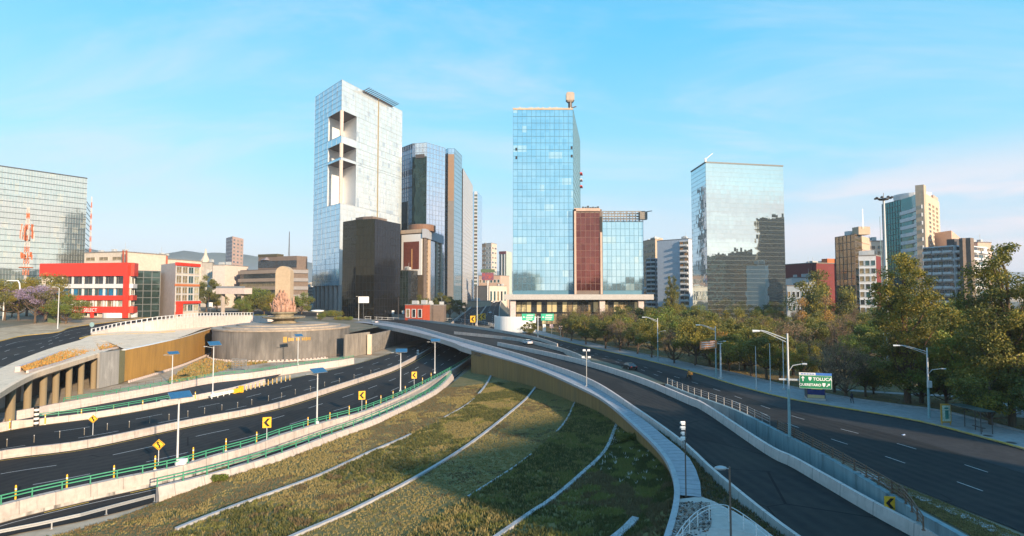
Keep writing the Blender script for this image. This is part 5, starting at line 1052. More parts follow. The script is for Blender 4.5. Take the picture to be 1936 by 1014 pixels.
p = B.on(0, .96, -2); MB().tube([p + Vector((0, 0, B.zt)), p + Vector((0, 0, B.zt + 5.5))], 1.1, 12).build('roof_mast', M_['steel_dark'], B.r); MB().box((p.x, p.y, B.zt + 7.6), (4.4, 3.6, 4.0)).box((p.x, p.y, B.zt + 5.3), (3.2, 2.8, .7)).box((p.x, p.y, B.zt + 9.9), (3.4, 3, .6)).build('roof_cabin', [mat('cabin_cream', (.42, .34, .28), .7)], B.r); MB().bar((p.x, p.y, B.zt + 1.5), (p.x + 3.4, p.y, B.zt + 2.6), .5).build('boom', M_['steel_dark'], B.r)
rg = random.Random(4); mb = MB()
for k in range(26): q = B.on(0, k / 26, -1); mb.box((q.x, q.y, B.zt + 1.2), (rg.uniform(.3, 1.4), .6, rg.uniform(.3, 1.5)))
mb.build('roof_clutter', mull_l, B.r)
B = Bld('office_building', 'dark red glass section framed in brown, joined to the right of the blue tower', [(1086, 297), (1139, 297)], 396, zb=16, back=30); B.body(brownw); rgm = curtain('red_glass', (.15, .04, .035), (.30, .10, .08), 2.4, 3.6, metal=.75, wave=.02)
B.face(0, rgm, 19, B.zt - 2, .07, .92, off=.1); B.grid(0, mat('red_brown_frame', (.2, .11, .09), .5), 2.4, 3.6, 19, B.zt - 1, .07, .92, w=.16, d=.2); B.box(0, 0, .07, 17, B.zt, 0, .7, pinkw, 'frame'); B.box(0, .93, 1, 17, B.z(440), 0, .7, pinkw, 'frame'); B.box(0, 0, .93, B.zt - 1, B.zt + .5, 0, .7, pinkw, 'frame')
B.box(0, .93, 1, B.z(438), B.z(410), 0, .5, M_['black'], 'dark_slot')
mb = MB()
for k in range(7): q = B.on(0, .35 + k * .09, -3); mb.box((q.x, q.y, B.zt + 1), (1.0, 1.5, rg.uniform(.8, 2.6)))
mb.build('roof_clutter', mull_d, B.r)
B = Bld('office_building', 'lower pale blue glass block with an open steel frame on its roof', [(1140, 297), (1217, 297)], 420, zb=16, back=28); B.body(mull_b); g3_ = curtain('pale_blue_glass', (.46, .68, .76), (.64, .82, .86), 2.4, 3.6, rough=.06, metal=.85, wave=.012, blind=.35, blindc=(.5, .62, .62)); B.face(0, g3_, 19, B.zt); B.grid(0, mull_b, 2.4, 3.6, 19, B.zt, w=.14)
mb = MB(); zt, z5 = B.zt, B.z(400)
for u in (0, .15, .3, .45, .6, .75, .9, 1.0):
    for o in (0, -8): q = B.on(0, u, o); mb.bar(q + Vector((0, 0, zt)), q + Vector((0, 0, z5)), .35)
for zz_ in (zt + 1.5, (zt + z5) / 2, z5, z5 - 1.4):
    for o in (0, -8): mb.bar(B.on(0, 0, o) + Vector((0, 0, zz_)), B.on(0, 1.06, o) + Vector((0, 0, zz_)), .4)
for k in range(20): q, q2 = B.on(0, k / 20), B.on(0, (k + 1) / 20); mb.bar(q + Vector((0, 0, z5 - 1.4 * (k % 2))), q2 + Vector((0, 0, z5 - 1.4 * ((k + 1) % 2))), .25)
q = B.on(0, 1.0, 0); mb.box((q.x, q.y - .5, z5 - 2.5), (4, 3, 4)); mb.bar(q + Vector((0, 0, z5 - .5)), q + Vector((5, 0, z5 + .3)), .4); mb.build('roof_frame', mat('frame_steel', (.2, .18, .16), .6, var=.3, scale=.5), B.r)
B = Bld('podium', 'wide podium with flat grey canopy, pale piers and lit windows below the blue tower', [(952, 284), (1236, 284)], 556, zb=0, back=36, cat='podium'); B.body(dk_glass, z1=14.1, poly=[W2(966, 293), W2(1218, 293), W2(1190, 318), W2(966, 318)]); B.body(mat('canopy_grey', (.42, .40, .39), .6), z0=14.2, z1=16.9, name='canopy')
inner = Bld.__new__(Bld); inner.c = [W2(966, 292), W2(1218, 292)]; inner.zb = 0; inner.zt = 14; inner.r = B.r; inner.poly = None
lit = emis('lit_office', (.42, .34, .18), .25); pale_i = mat('office_interior', (.30, .27, .16), .5, var=.7, scale=.25)
inner.windows(0, 26, 2, 1, 13.4, .92, .86, [pale_i, dk_glass, pale_i, wm_glass, lit], fr=mull_d, inv=.05)
for px in (970, 1138, 1211): q = W2(px, 288); MB().box((q.x, q.y, 7.1), (2.8, 2.6, 14.2)).build('pier', mat('pier_stone', (.55, .47, .46), .7, var=.12), B.r)
q = [W2(a, b) for a, b in ((936, 262), (940, 254), (955, 249), (985, 247), (1012, 250))]; t = tag(MB().sweep(cr(q, 5), [(-.4, -1), (-.4, 7.0), (.4, 7.0), (.4, -1)]).build('low_wall', M_['white'], loc=q[2]), 'curved white panelled wall in front of the podium, behind the green road signs', 'wall')
# --- apartments right of tower two ---
B = simple('apartment_building', 'beige apartment slab with blank sunny side wall, right of the podium', [(1213, 540), (1240, 510), (1272, 548)], 452, mat('sunny_beige', (.52, .38, .27), .85, var=.06, scale=.1), 4, 12, icorner=1, faces=[0], fr=beige, fw=.75, fh=.5); B.body(beige, z0=B.zt, z1=B.zt + 4, name='water_tank_room', inset=.6)
def balconies(label, vis, ytop, nf, m, icorner=0, nb=2, wm=None, name='apartment_building'):
    B = Bld(name, label, vis, ytop, icorner=icorner, zb=0); B.body(m); fh = B.zt / nf
    for i in range(len(B.c) - 1):
        B.windows(i, nb * 2, nf, 0, B.zt, .8, .62, wm or [dk_glass, tl_glass, wm_glass], fr=mull_d)
        for k in range(nf):
            for j in range(nb): B.box(i, (j + .08) / nb, (j + .92) / nb, fh * k, fh * k + fh * .32, -.1, 1.3, whitew, 'balcony')
    return B
balconies('white balcony apartment building with stepped top between the podium and mirror tower', [(1222, 432), (1278, 424)], 489, 13, pblue, nb=3)
simple('apartment_building', 'beige stair block with tanks rising behind the white balcony apartments', [(1253, 460), (1277, 452)], 478, beige, 0)
simple('apartment_building', 'thin dark red strip building between the two balcony blocks', [(1277, 414), (1287, 412)], 478, redd, 1, 13, fr=whitew, fw=.7)
balconies('taller apartment block with stacked orange-lit balconies beside the mirror tower', [(1286, 402), (1303, 398)], 456, 14, whitew, nb=1, wm=[wm_glass, dk_glass, mat('orange_blind', (.4, .2, .08), .6)])
simple('apartment_building', 'plain blue-white windowless side wall beside the mirror tower', [(1303, 398), (1313, 404)], 452, mat('blue_white', (.48, .53, .62), .8), 0)
# --- mirror tower ---
mg = curtain('mirror_glass', (.62, .70, .68), (.70, .77, .74), 1.1, 2.15, rough=.02, metal=.97, tilt=.0035, wave=.02, wscale=.04, zs=8); mgb = curtain('mirror_glass_blue', (.46, .60, .68), (.56, .68, .74), 1.1, 2.15, rough=.03, metal=.95, tilt=.004, wave=.016, wscale=.05, zs=6)
B = Bld('office_tower', 'big mirror glass tower reflecting bright sky above and dark buildings below, right of centre', [(1310, 287), (1338, 266), (1486, 274)], 308, icorner=1); B.body(mull_d); B.face(0, mgb); B.face(1, mg); B.grid(0, mat('mirror_joint', (.2, .28, .32), .4, metal=.5), None, 2.15, w=.07, d=.06); B.grid(1, mat('mirror_joint_pale', (.22, .26, .25), .5), None, 2.15, w=.05, d=.04)
for i in (0, 1): B.box(i, 0, 1, B.zt - .1, B.zt + .6, -.4, .25, mull_d, 'roof_edge')
p = B.on(1, .02, -1.5); MB().bar(p + Vector((0, 0, B.zt)), p + Vector((0, 0, B.zt + 2.6)), .8).bar(p + Vector((0, 0, B.zt + 2)), p + Vector((3.5, 0, B.zt + 5)), .2).build('roof_crane', M_['steel'], B.r)
# --- right hand skyline ---
simple('low_building', 'low pale blue-grey house block with sloping white roofs right of the mirror tower', [(1488, 296), (1556, 290)], 541, pblue, 8, 2, z0=6, fh=.4)
simple('low_building', 'white upper storey with terraces above the pale blue block', [(1498, 320), (1545, 316)], 526, whitew, 5, 1, z0=18, fh=.5)
simple('low_building', 'small pink block on the skyline left of the dark red building', [(1523, 340), (1537, 338)], 502, pinkw, 2, 2, z0=26)
B = simple('low_building', 'blank dark red building between the low blocks and the gold glass tower', [(1537, 330), (1584, 336)], 498, redd, 0); B.box(0, .6, 1, B.zt, B.zt + 3, -4, .2, mat('orange_roof', (.5, .14, .05), .8), 'roof_block')
brz = curtain('bronze_mirror', (.26, .17, .08), (.50, .36, .20), 3.2, 3.6, rough=.1, metal=.75, tilt=.02, wave=.05, blind=.5, blindc=(.05, .05, .04))
B = Bld('office_building', 'bronze mirrored office block with beige side and rooftop tanks', [(1582, 296), (1619, 280), (1647, 300)], 443, icorner=1); B.body(beige); B.face(0, brz); B.face(1, brz, 2, B.zt, 0, .45); B.grid(0, brownw, 3.4, 3.6, w=.25); B.grid(1, brownw, None, 3.6, u1=.45, w=.25); B.bands(1, frng(4, B.zt, 12), .5, pinkw, u0=.45, name='ledge')
B.box(0, .6, .92, B.zt, B.zt + 4, -9, -3, beige, 'roof_room'); B.box(0, .3, .5, B.zt, B.zt + 2.5, -8, -2, whitew, 'water_tank'); p = B.on(0, .95, -5); B_ = MB().bar(p + Vector((0, 0, B.zt + 3)), p + Vector((0, 0, B.zt + 13)), .15).build('antenna', M_['steel'], B.r)
simple('low_building', 'beige block filling the gap right of the bronze mirrored office', [(1647, 320), (1672, 318)], 457, cream, 2, 3, z0=36, fr=beige)
B = simple('apartment_building', 'narrow white gridded building with three columns of windows among the park trees', [(1625, 236), (1658, 233), (1667, 240)], 484, whitew, (3, 1), 9, z0=2, faces=[0], fw=.78, fh=.68, inv=.06, icorner=1); B.face(1, redd, name='red_side')
tg = curtain('teal_tower_glass', (.01, .10, .11), (.03, .18, .19), 2.2, 3.4, rough=.08, metal=.75, tilt=.01, wave=.02)
B = Bld('office_tower', 'teal glass tower with white curved bands and a sunny beige side, right skyline', [(1673, 345), (1708, 328), (1730, 316), (1750, 300), (1782, 336)], 378, icorner=1, back=25); B.body(mat('beige_side', (.56, .45, .34), .8)); B.face(0, tg); B.grid(0, mull_d, 2.4, 3.4, w=.2)
for i in (1, 2): B.face(i, tg); B.bands(i, frng(6, B.zt - 5, 14), 2.0, whitew, d=.6)
for j in (0, 1, 2): B.windows(3, 1, 24, 8, B.zt - 4, .6, .5, [dk_glass] if j == 0 else [wm_glass], u0=.3 + j * .22, u1=.3 + j * .22 + .16, fr=beige)
B.box(3, 0, .12, 5, B.zt + 3.5, -3, .8, beige, 'corner_pier'); B.box(2, .4, .95, B.zt, B.zt + 3, -1, .2, whitew, 'roof_sign_panel'); p = B.on(0, .65, -11); MB().lathe([(9, 0), (9.6, 3), (9.6, 4), (6, 4.2)], (p.x, p.y, B.zt), 24).build('roof_ring', whitew, B.r); B.box(3, .7, 1, B.zt, B.zt + 2.5, -5, -.5, pinkw, 'roof_terrace')
B = balconies('white banded apartment building behind the tall trees at right', [(1748, 262), (1806, 250)], 468, 12, whitew, nb=3); B.box(0, .7, .95, B.zt, B.zt + 3, -6, -2, M_['steel_dark'], 'roof_plant')
B = balconies('apartment building with a dark brown corner shaft among the right hand trees', [(1808, 252), (1830, 246), (1872, 262)], 463, 12, whitew, icorner=1, nb=2); B.box(0, .7, 1.0, 0, B.zt + 3, -1, 1.6, brownw, 'lift_shaft'); B.box(1, 0, .15, 0, B.zt + 3, -1, 1.6, brownw, 'lift_shaft')
q = [W2(1803, 300), W2(1836, 306)]; z0_, z1_ = Dp(968, 462, 300).z, Dp(968, 436, 300).z
mb = MB(); a, b = q; mb.v = [(a.x, a.y, 0), (b.x, b.y, 0), (b.x, b.y, z0_), (a.x, a.y, z1_), (a.x, a.y + 12, 0), (b.x, b.y + 12, 0), (b.x, b.y + 12, z0_), (a.x, a.y + 12, z1_)]; mb.f = [(0, 1, 2, 3), (7, 6, 5, 4), (0, 4, 5, 1), (1, 5, 6, 2), (2, 6, 7, 3), (3, 7, 4, 0)]; mb.m = [0] * 6
tag(mb.build('office_building', pinkw, loc=a), 'pink building with a steeply sloping roofline on the right skyline', 'building')
simple('low_building', 'small pink box building peeking over the trees near the right edge', [(1852, 300), (1878, 302)], 459, pinkw, 0)
# --- buildings behind the camera: seen in the mirrors, and throwing the evening shade ---
tan = mat('rear_tan', (.30, .26, .20), .8, var=.1, scale=.1)
def rear(label, x, y, w_, d_, h, rz, m=None, nf=8, nw=8):
    t = thing('rear_building', label, 'building', (x, y, 0)); t.rotation_euler.z = rz
    MB().box((0, 0, h / 2), (w_, d_, h)).build('wall', m or tan, t, loc=(0, 0, 0)).parent = t
    for sgn in (-1, 1):
        mb = MB()
        for k in range(nf): mb.box((0, sgn * (d_ / 2 + .1), h * (k + .55) / nf), (w_ * .94, .25, h / nf * .5))
        o = mb.build('window_bands', dk_glass, None); o.parent = t
    o = MB().box((w_ * .15, 0, h + 1.5), (w_ * .4, d_ * .5, 3)).build('roof_room', m or tan, None); o.parent = t
    return t
u_, w_v = Vector((sd.x, sd.y, 0)).normalized(), Vector((-sd.y, sd.x, 0)).normalized()
def rearST(label, s, t0, t1, h, d=16, m=None, nf=8):
    c = u_ * (s + d / 2) + w_v * ((t0 + t1) / 2); return rear(label, c.x, c.y, t1 - t0, d, h, math.atan2(w_v.y, w_v.x), m, nf)
REAR = [('tan slab of flats behind the viewpoint, reflected in the glass', 62, 30, 74, 31, 8), ('darker office slab behind the viewpoint, right of the tan flats', 62, 82, 122, 30, 8),
        ('long low block behind the viewpoint, shading the avenue', 70, 128, 176, 31, 7), ('plain tan block behind the viewpoint, left of the slab of flats', 62, -60, -14, 22, 6)]
for lb, s, a, b, h, nf in REAR: rearST(lb, s, a, b, h, nf=nf, m=brownw if 'dark' in lb else None)
for lb, x, y, w1, h, m, rz in (('tall dark tower behind the viewpoint, reflected in the mirror tower', 424, 0, 34, 104, brownw, .75), ('middle height dark block behind the viewpoint, reflected in the mirror tower', 386, -22, 46, 64, brownw, .6), ('low tan block behind the viewpoint, reflected low in the mirror tower', 352, -20, 40, 30, tan, .6), ('low dark block behind the viewpoint, beside the tall dark tower', 455, 40, 50, 34, brownw, .8)): rear(lb, x, y, w1, 26, h, rz, m, int(h / 3.6))
for k, (x, y, w1, h) in enumerate([(-190, -170, 60, 40), (-90, -210, 50, 62), (10, -240, 60, 46), (330, -20, 50, 55), (-330, -60, 70, 85)]): rear(['low tan block far behind the viewpoint, left', 'mid height block far behind the viewpoint', 'broad block straight behind the viewpoint', 'block behind the viewpoint at far right', 'dark tower behind the viewpoint at far left'][k], x, y, w1, 30, h, .2 * k, brownw if k == 4 else None)
# --- mountains and the low city ---
RG = [(-400, 500), (-100, 492), (100, 483), (170, 470), (220, 480), (262, 487), (300, 481), (345, 475), (400, 478), (450, 480), (510, 487), (560, 494), (650, 503), (900, 512), (1100, 516), (1500, 518), (1900, 515), (2300, 510)]
mo = MB(); pr = []
for i in range(200):
    px = -400 + 2700 * i / 199; py = interp(RG, px) + noise.noise(Vector((px * .03, 0, 0))) * 3.5; D = 6500; p = Dp(px, py, D); pr.append(p)
rows = [(-1500, 0.0), (-1000, .25), (-600, .5), (-250, .82), (0, 1.0), (500, .8), (1500, 0)]
for i, p in enumerate(pr):
    for dy, f in rows: n_ = noise.noise(Vector((p.x * .002, dy * .003, 3))); mo.v.append((p.x + dy * p.x / p.y, p.y + dy, max(-5, p.z * f + n_ * 60 * (0 < f < 1))))
k = len(rows)
for i in range(len(pr) - 1):
    for j in range(k - 1): a = i * k + j; mo.f.append((a, a + k, a + k + 1, a + 1)); mo.m.append(0)
struct('mountains', mo, mat('mountain', (.09, .10, .07), .95, var=.3, scale=.002), smooth=True)
rg = random.Random(21); far_m = [cream, pinkw, whitew, beige, pblue, tan]
protos = []
for j in range(6):
    t = thing('distant_building', 'x', 'building', (0, 0, 0)); w1, d1, h1 = [(26, 18, 12), (18, 18, 17), (34, 20, 10), (22, 16, 22), (40, 22, 14), (16, 16, 28)][j]
    MB().box((0, 0, h1 / 2), (w1, d1, h1)).build('wall', far_m[j], t)
    for k in range(int(h1 / 3.4)): MB().box((0, 0, 2.2 + k * 3.3), (w1 * .86, d1 + .2, 1.5)).box((0, 0, 2.2 + k * 3.3), (w1 + .2, d1 * .7, 1.4)).build('window_band', dk_glass, t)
    MB().box((w1 * .2, 0, h1 + 1.2), (w1 * .25, d1 * .4, 2.4)).box((-w1 * .3, 2, h1 + .8), (2, 2, 1.6)).build('roof_room', far_m[(j + 1) % 6], t); protos.append(Proto(t))
cnt = 0; SP = [(-400, -60), (230, 600), (230, 600), (230, 600), (900, 970), (1218, 1312), (1488, 1700), (1488, 2100)]
for k in range(150):
    a, b = rg.choice(SP); px = rg.uniform(a, b); D = rg.choice([rg.uniform(430, 700), rg.uniform(700, 1500), rg.uniform(1300, 3200)]); p = W2(px, D)
    if px > 1200 and D < 480: D = 500; p = W2(px, D)
    if 900 < px < 970 and D < 1150: continue
    s_ = 1 if D < 800 else (1.3 if D < 1500 else 1.7)
    jj = rg.randrange(6); protos[jj].put((p.x, p.y, TZ(p.x, p.y) if p.x < 0 else 0), f"{['cream', 'pinkish', 'white', 'beige', 'pale blue', 'tan'][jj]} low building in the {'nearer' if D < 800 else 'farther'} city, {[n_ for x_, n_ in ((60, 'at the left edge'), (330, 'behind the red bank'), (420, 'left of the lone tower'), (700, 'behind the monument'), (1000, 'beside the distant expressway'), (1315, 'behind the balcony apartments'), (1600, 'right of the mirror tower'), (9999, 'behind the park wood')) if px < x_][0]}", rz=rg.uniform(-.5, .5), scale=s_, group='low-rise buildings of the far city')
# rising expressway in the distance
ex = [(300, -.1), (360, 1.0), (430, 4), (520, 7.5), (620, 11), (760, 15), (920, 19.0), (1120, 23.5), (1400, 28)]
def epx(c): return [Vector((Dp(x, 556, D).x, D, z + .3)) for (D, z), x in zip(ex, c)]
e1, e2 = cr(epx([852, 866, 884, 900, 914, 926, 938, 947, 952]), 5), cr(epx([948, 944, 944, 946, 950, 954, 958, 961, 962]), 5)
struct('expressway', MB().loft(e1, e2, 4), M_['asphalt']); struct('expressway_embankment', MB().loft(e1, [p + Vector((-8, 0, -p.z - 1)) for p in e1]).loft([p + Vector((8, 0, -p.z - 1)) for p in e2], e2), mat('embankment', (.10, .10, .08), .95))
for f, lb in ((0, 'left parapet of the distant rising expressway'), (.5, 'central barrier of the distant rising expressway'), (1, 'right parapet of the distant rising expressway')): barrier([a.lerp(b, f) for a, b in zip(e1, e2)], [(-.3, 0), (-.2, 1.1), (.2, 1.1), (.3, 0)], M_['concrete'], lb)
em = MB()
for f in (.17, .34, .66, .83): dashes(em, [a.lerp(b, f) for a, b in zip(e1, e2)], 6, 10, .3, .03)
struct('expressway_lane_lines', em, M_['paint_white'])
# ================= TREES =================
def leafmat(name, c, c2, tr=.3):
    m = mat(name, c, .6, var=.2, scale=1.2, c2=c2, fine=3); t = m.node_tree; b = t.nodes['Principled BSDF']; o = t.nodes['Material Output']
    tl = t.nodes.new('ShaderNodeBsdfTranslucent'); mx = t.nodes.new('ShaderNodeMixShader'); mx.inputs[0].default_value = tr
    src = b.inputs['Base Color'].links[0].from_socket; t.links.new(src, tl.inputs[0]); t.links.new(b.outputs[0], mx.inputs[1]); t.links.new(tl.outputs[0], mx.inputs[2]); t.links.new(mx.outputs[0], o.inputs[0])
    return m
bark = mat('bark', (.11, .075, .05), .9, var=.3, scale=2, streak=True, bump=.3); bark_r = mat('reddish_bark', (.12, .07, .045), .9, var=.25, scale=2, streak=True)
L_ol = leafmat('olive_leaves', (.12, .13, .028), (.24, .215, .042)); L_dk = leafmat('dark_leaves', (.075, .09, .024), (.15, .155, .035)); L_yl = leafmat('yellow_leaves', (.22, .20, .03), (.34, .26, .04))
L_br = leafmat('brown_leaves', (.22, .15, .085), (.32, .21, .12)); L_or = leafmat('orange_leaves', (.42, .19, .03), (.48, .28, .06)); L_pu = leafmat('purple_flowers', (.30, .22, .36), (.42, .32, .44)); L_gr = leafmat('fresh_leaves', (.13, .18, .03), (.22, .26, .045)); L_pk = leafmat('pink_flowers', (.5, .09, .12), (.6, .15, .2))
def crown(name, clumps, per, size, mats, wts, parent, seed, flat=1.0):
    r = np.random.RandomState(seed); C_ = np.array([c[:3] for c in clumps]); Rr = np.array([c[3] for c in clumps]); n = len(clumps) * per
    idx = np.repeat(np.arange(len(clumps)), per); d = r.normal(size=(n, 3)); d /= np.linalg.norm(d, axis=1)[:, None]; rad = r.rand(n) ** .45
    pos = C_[idx] + d * (rad * Rr[idx])[:, None] * np.array([1, 1, .72 * flat]); pos[:, 2] += r.normal(size=n) * .05
    a = r.normal(size=(n, 3)); a /= np.linalg.norm(a, axis=1)[:, None]; b = np.cross(a, r.normal(size=(n, 3))); b /= np.linalg.norm(b, axis=1)[:, None]
    s = (size * r.uniform(.55, 1.25, n))[:, None]; V = np.stack([pos - a * s - b * s * .35, pos + a * s * .2 - b * s * .6, pos + a * s, pos + a * s * .1 + b * s * .6], 1)
    me = bpy.data.meshes.new(name); me.vertices.add(n * 4); me.vertices.foreach_set('co', V.ravel()); me.loops.add(n * 4); me.loops.foreach_set('vertex_index', np.arange(n * 4)); me.polygons.add(n)
    me.polygons.foreach_set('loop_start', np.arange(0, n * 4, 4)); me.polygons.foreach_set('loop_total', np.full(n, 4))
    for m in mats: me.materials.append(m)
    cm = r.choice(len(mats), len(clumps), p=wts); mi = np.where(r.rand(n) < .75, cm[idx], r.choice(len(mats), n, p=wts)); me.polygons.foreach_set('material_index', mi.astype(np.int32)); me.update()
    o = bpy.data.objects.new(name, me); col.objects.link(o); o.parent = parent; return o
def tree_proto(kind, H, Wd, trunk_h, ncl, per, size, mats, wts, seed, bk=None, rcl=(.8, 1.6), shape='round', twigs=0, tr=.22, name='tree', lean=0.0):
    r = random.Random(seed); t = thing(name, 'x', 'tree'); cl = []; ch = H - trunk_h
    for k in range(ncl):
        for _ in range(30):
            x, y, z = r.uniform(-1, 1), r.uniform(-1, 1), r.uniform(0, 1)
            if shape == 'round': ok = (x * x + y * y) + ((z - .45) / .55) ** 2 < 1 and ((x * x + y * y) + ((z - .45) / .55) ** 2 > .25 or r.random() < .3)
            elif shape == 'tall': ok = math.hypot(x, y) < (.3 + .7 * math.sin(math.pi * min(1, z * .82 + .12)))
            elif shape == 'cone': ok = math.hypot(x, y) < 1 - z * .8
            else: ok = math.hypot(x, y) < 1 and z > .35 + .2 * math.hypot(x, y) * 0
            if ok: break
        cl.append((x * Wd / 2 + lean * z * H, y * Wd / 2, trunk_h + z * ch * .92 + .2, r.uniform(*rcl) * (1.15 - .4 * z if shape == 'tall' else 1)))
    tb = MB(); bend = r.uniform(-.5, .5); top = trunk_h + ch * (.75 if shape in ('tall', 'cone') else .45)
    P = [Vector((bend * math.sin(k / 6 * 3) * .5 + lean * k / 6 * top, bend * .4 * k / 6, top * k / 6)) for k in range(7)]; R0 = tr * H / 9
    tb.tube([P[0] - Vector((0, 0, .3))] + P, [R0 * 1.5] + [R0 * (1.15 - .13 * k) for k in range(7)], 8)
    for k, c in enumerate(cl):
        if k % (1 if twigs else (4 if shape == 'tall' else 2)): continue
        cc = Vector(c[:3]); j = max(1, min(6, int(6 * max(trunk_h * .75, (cc.z - 1.5 - math.hypot(cc.x, cc.y) * .5)) / top))); a = P[j]; m_ = (a + cc) / 2 + Vector((0, 0, -.15 * (cc - a).length + r.uniform(-.2, .3)))
        tb.tube([a, m_, cc], [R0 * .5, R0 * .3, R0 * .1], 5)
        for q in range(twigs): e = cc + Vector((r.uniform(-1, 1), r.uniform(-1, 1), r.uniform(.1, 1.2))) * c[3] * 1.1; tb.tube([m_.lerp(cc, r.random()), e], [R0 * .12, R0 * .03], 4, cap=False)
    tb.build('trunk', bk or bark, t, smooth=False)
    crown('crown', cl, per, size, mats, wts, t, seed); pr = Proto(t); pr.H = H; return pr
TP = dict(
 ol1=tree_proto('olive', 9, 8, 2.4, 34, 332, 0.144, [L_ol, L_dk, L_yl], [.5, .28, .22], 1), ol2=tree_proto('olive', 9, 9.5, 2.2, 40, 332, 0.144, [L_ol, L_dk, L_yl], [.4, .42, .18], 2), ol3=tree_proto('olive', 10, 7.5, 2.8, 32, 332, 0.144, [L_dk, L_ol], [.65, .35], 3),
 yl1=tree_proto('yellow', 9, 7.5, 2.4, 32, 315, 0.137, [L_yl, L_ol], [.62, .38], 4), yl2=tree_proto('yellow', 9.5, 7, 2.6, 30, 297, 0.144, [L_yl, L_gr, L_ol], [.4, .25, .35], 5, shape='tall'),
 br1=tree_proto('bare', 9, 7.5, 2.2, 34, 157, 0.094, [L_br, L_ol], [.85, .15], 6, twigs=5), br2=tree_proto('bare', 10, 7, 2.4, 34, 122, 0.094, [L_br, L_yl], [.8, .2], 7, twigs=6),
 or1=tree_proto('orange', 9, 4, 2, 20, 227, 0.144, [L_or, L_yl, L_br], [.5, .25, .25], 8, shape='cone'),
 eu1=tree_proto('eucalyptus', 24, 8.5, 5.5, 110, 210, .16, [L_yl, L_ol, L_dk], [.42, .36, .22], 9, bk=bark_r, rcl=(.9, 1.9), shape='tall', tr=.16), eu2=tree_proto('tall', 24, 10.5, 4, 120, 210, .16, [L_ol, L_dk, L_yl], [.42, .42, .16], 10, rcl=(1.0, 2.0), shape='tall', tr=.14),
 gr1=tree_proto('green', 8, 8, 1.8, 32, 332, 0.144, [L_gr, L_ol], [.6, .4], 12), pu1=tree_proto('jacaranda', 10, 9, 3, 30, 227, 0.144, [L_pu, L_ol, L_br], [.55, .25, .2], 13, twigs=3, shape='flat'), )
ADJ = dict(ol='rounded olive green', yl='yellow-green sunlit', br='half bare brownish', **{'or': 'narrow orange'}, eu='very tall loose crowned', gr='fresh green', pu='purple flowering')
def ptree(kind, px, by, ty, label, ground='park', rz=None, wide=1.0, group=None):
    p = G(px, by, .06) if ground == 'park' else T(px, by); P_ = TP[kind]; ztop = Dp(px, ty, p.y).z; h = ztop - p.z; s = h / P_.H * (1.03 if kind[:2] == 'eu' else .98); r = random.Random(px * 7 + by)
    if group is None: group = {'park': 'trees of the park', 'street': 'trees beside the left street and monument'}[ground]
    return P_.put(p, label, rz=r.uniform(0, 6.28) if rz is None else rz, scale=(s * wide, s * wide, s), group=group)
X = [('eu1', 1716, 762, 462, 'towering reddish-trunked tree with loose yellow-green crown beside the tall floodlight mast', 1.0), ('eu2', 1914, 806, 456, 'towering dark tree with airy crown at the right edge of the park', 1.0), ('eu2', 1272, 640, 520, 'tall yellow-green tree standing before the balcony apartments', .55),
 ('ol2', 1555, 640, 508, 'tall broad tree in front of the dark red building', .8), ('yl2', 1800, 740, 545, 'tall olive tree between the two towering trees', .9), ('or1', 1563, 650, 552, 'narrow orange-leaved tree before the bronze mirrored office', .8), ('or1', 1518, 648, 556, 'narrow rusty orange tree right of the mirror tower', .8),
 ('ol3', 1000, 641, 604, 'small dark round tree under the two far green road signs', 1.1), ('ol3', 1080, 645, 588, 'dark park tree just right of the green road signs', 1), ('ol1', 1108, 652, 590, 'olive tree in front of the podium, left of its middle pier', 1), ('ol3', 1145, 660, 596, 'dark tree in front of the podium middle pier', 1.1), ('br1', 1172, 664, 600, 'greyish brown tree in front of the lit podium windows', 1), ('ol3', 1205, 670, 602, 'dark tree left of the first curved avenue lamp', 1),
 ('yl1', 1232, 677, 598, 'sunlit yellow tree behind the first curved avenue lamp', .8), ('br1', 1275, 688, 615, 'half bare grey tree right of the first curved avenue lamp', 1), ('yl1', 1315, 692, 592, 'big yellow-green tree left of the pale orange road sign', 1), ('ol2', 1342, 690, 590, 'olive tree directly behind the pale orange road sign', .9), ('ol1', 1378, 704, 625, 'rounded dark tree just right of the pale orange road sign', 1.2), ('yl1', 1421, 712, 610, 'sunlit tree above the slim white pole on the pavement', 1.1),
 ('ol1', 1450, 718, 616, 'olive tree between the two slim white poles', 1), ('yl2', 1475, 720, 640, 'yellow-leaved tree left of the green direction sign pole', .9), ('yl1', 1520, 728, 642, 'thin yellow tree above the green direction sign', .8), ('br2', 1578, 742, 636, 'pinkish bare tree behind the advertising kiosk', 1), ('br1', 1600, 752, 645, 'leaning bare tree above the walking person', 1.1), ('ol3', 1636, 750, 665, 'low dark tree right of the walking person', 1), ('ol2', 1652, 745, 680, 'dark bushy tree left of the towering reddish tree', 1),
 ('ol2', 1742, 762, 642, 'dark round tree behind the nearest curved avenue lamp', 1.25), ('gr1', 1790, 768, 668, 'greener tree behind the bus shelter', 1.1), ('yl2', 1830, 775, 600, 'tall brownish yellow tree above the bus shelter roof', 1), ('ol2', 1874, 805, 670, 'crooked dark tree at the right end of the bus shelter', 1.1), ('ol1', 1968, 800, 600, 'dark tree cut by the right edge of the photo', 1.2), ('gr1', 1615, 700, 630, 'small fresh green crown catching light in mid park', .8), ('gr1', 1260, 660, 580, 'green tree below the tall yellow-green one', 1)]
taken = []
for k, px, by, ty, lb, wd in X: o = ptree(k, px, by, ty, lb, wide=wd); taken.append((o.location.x, o.location.y))
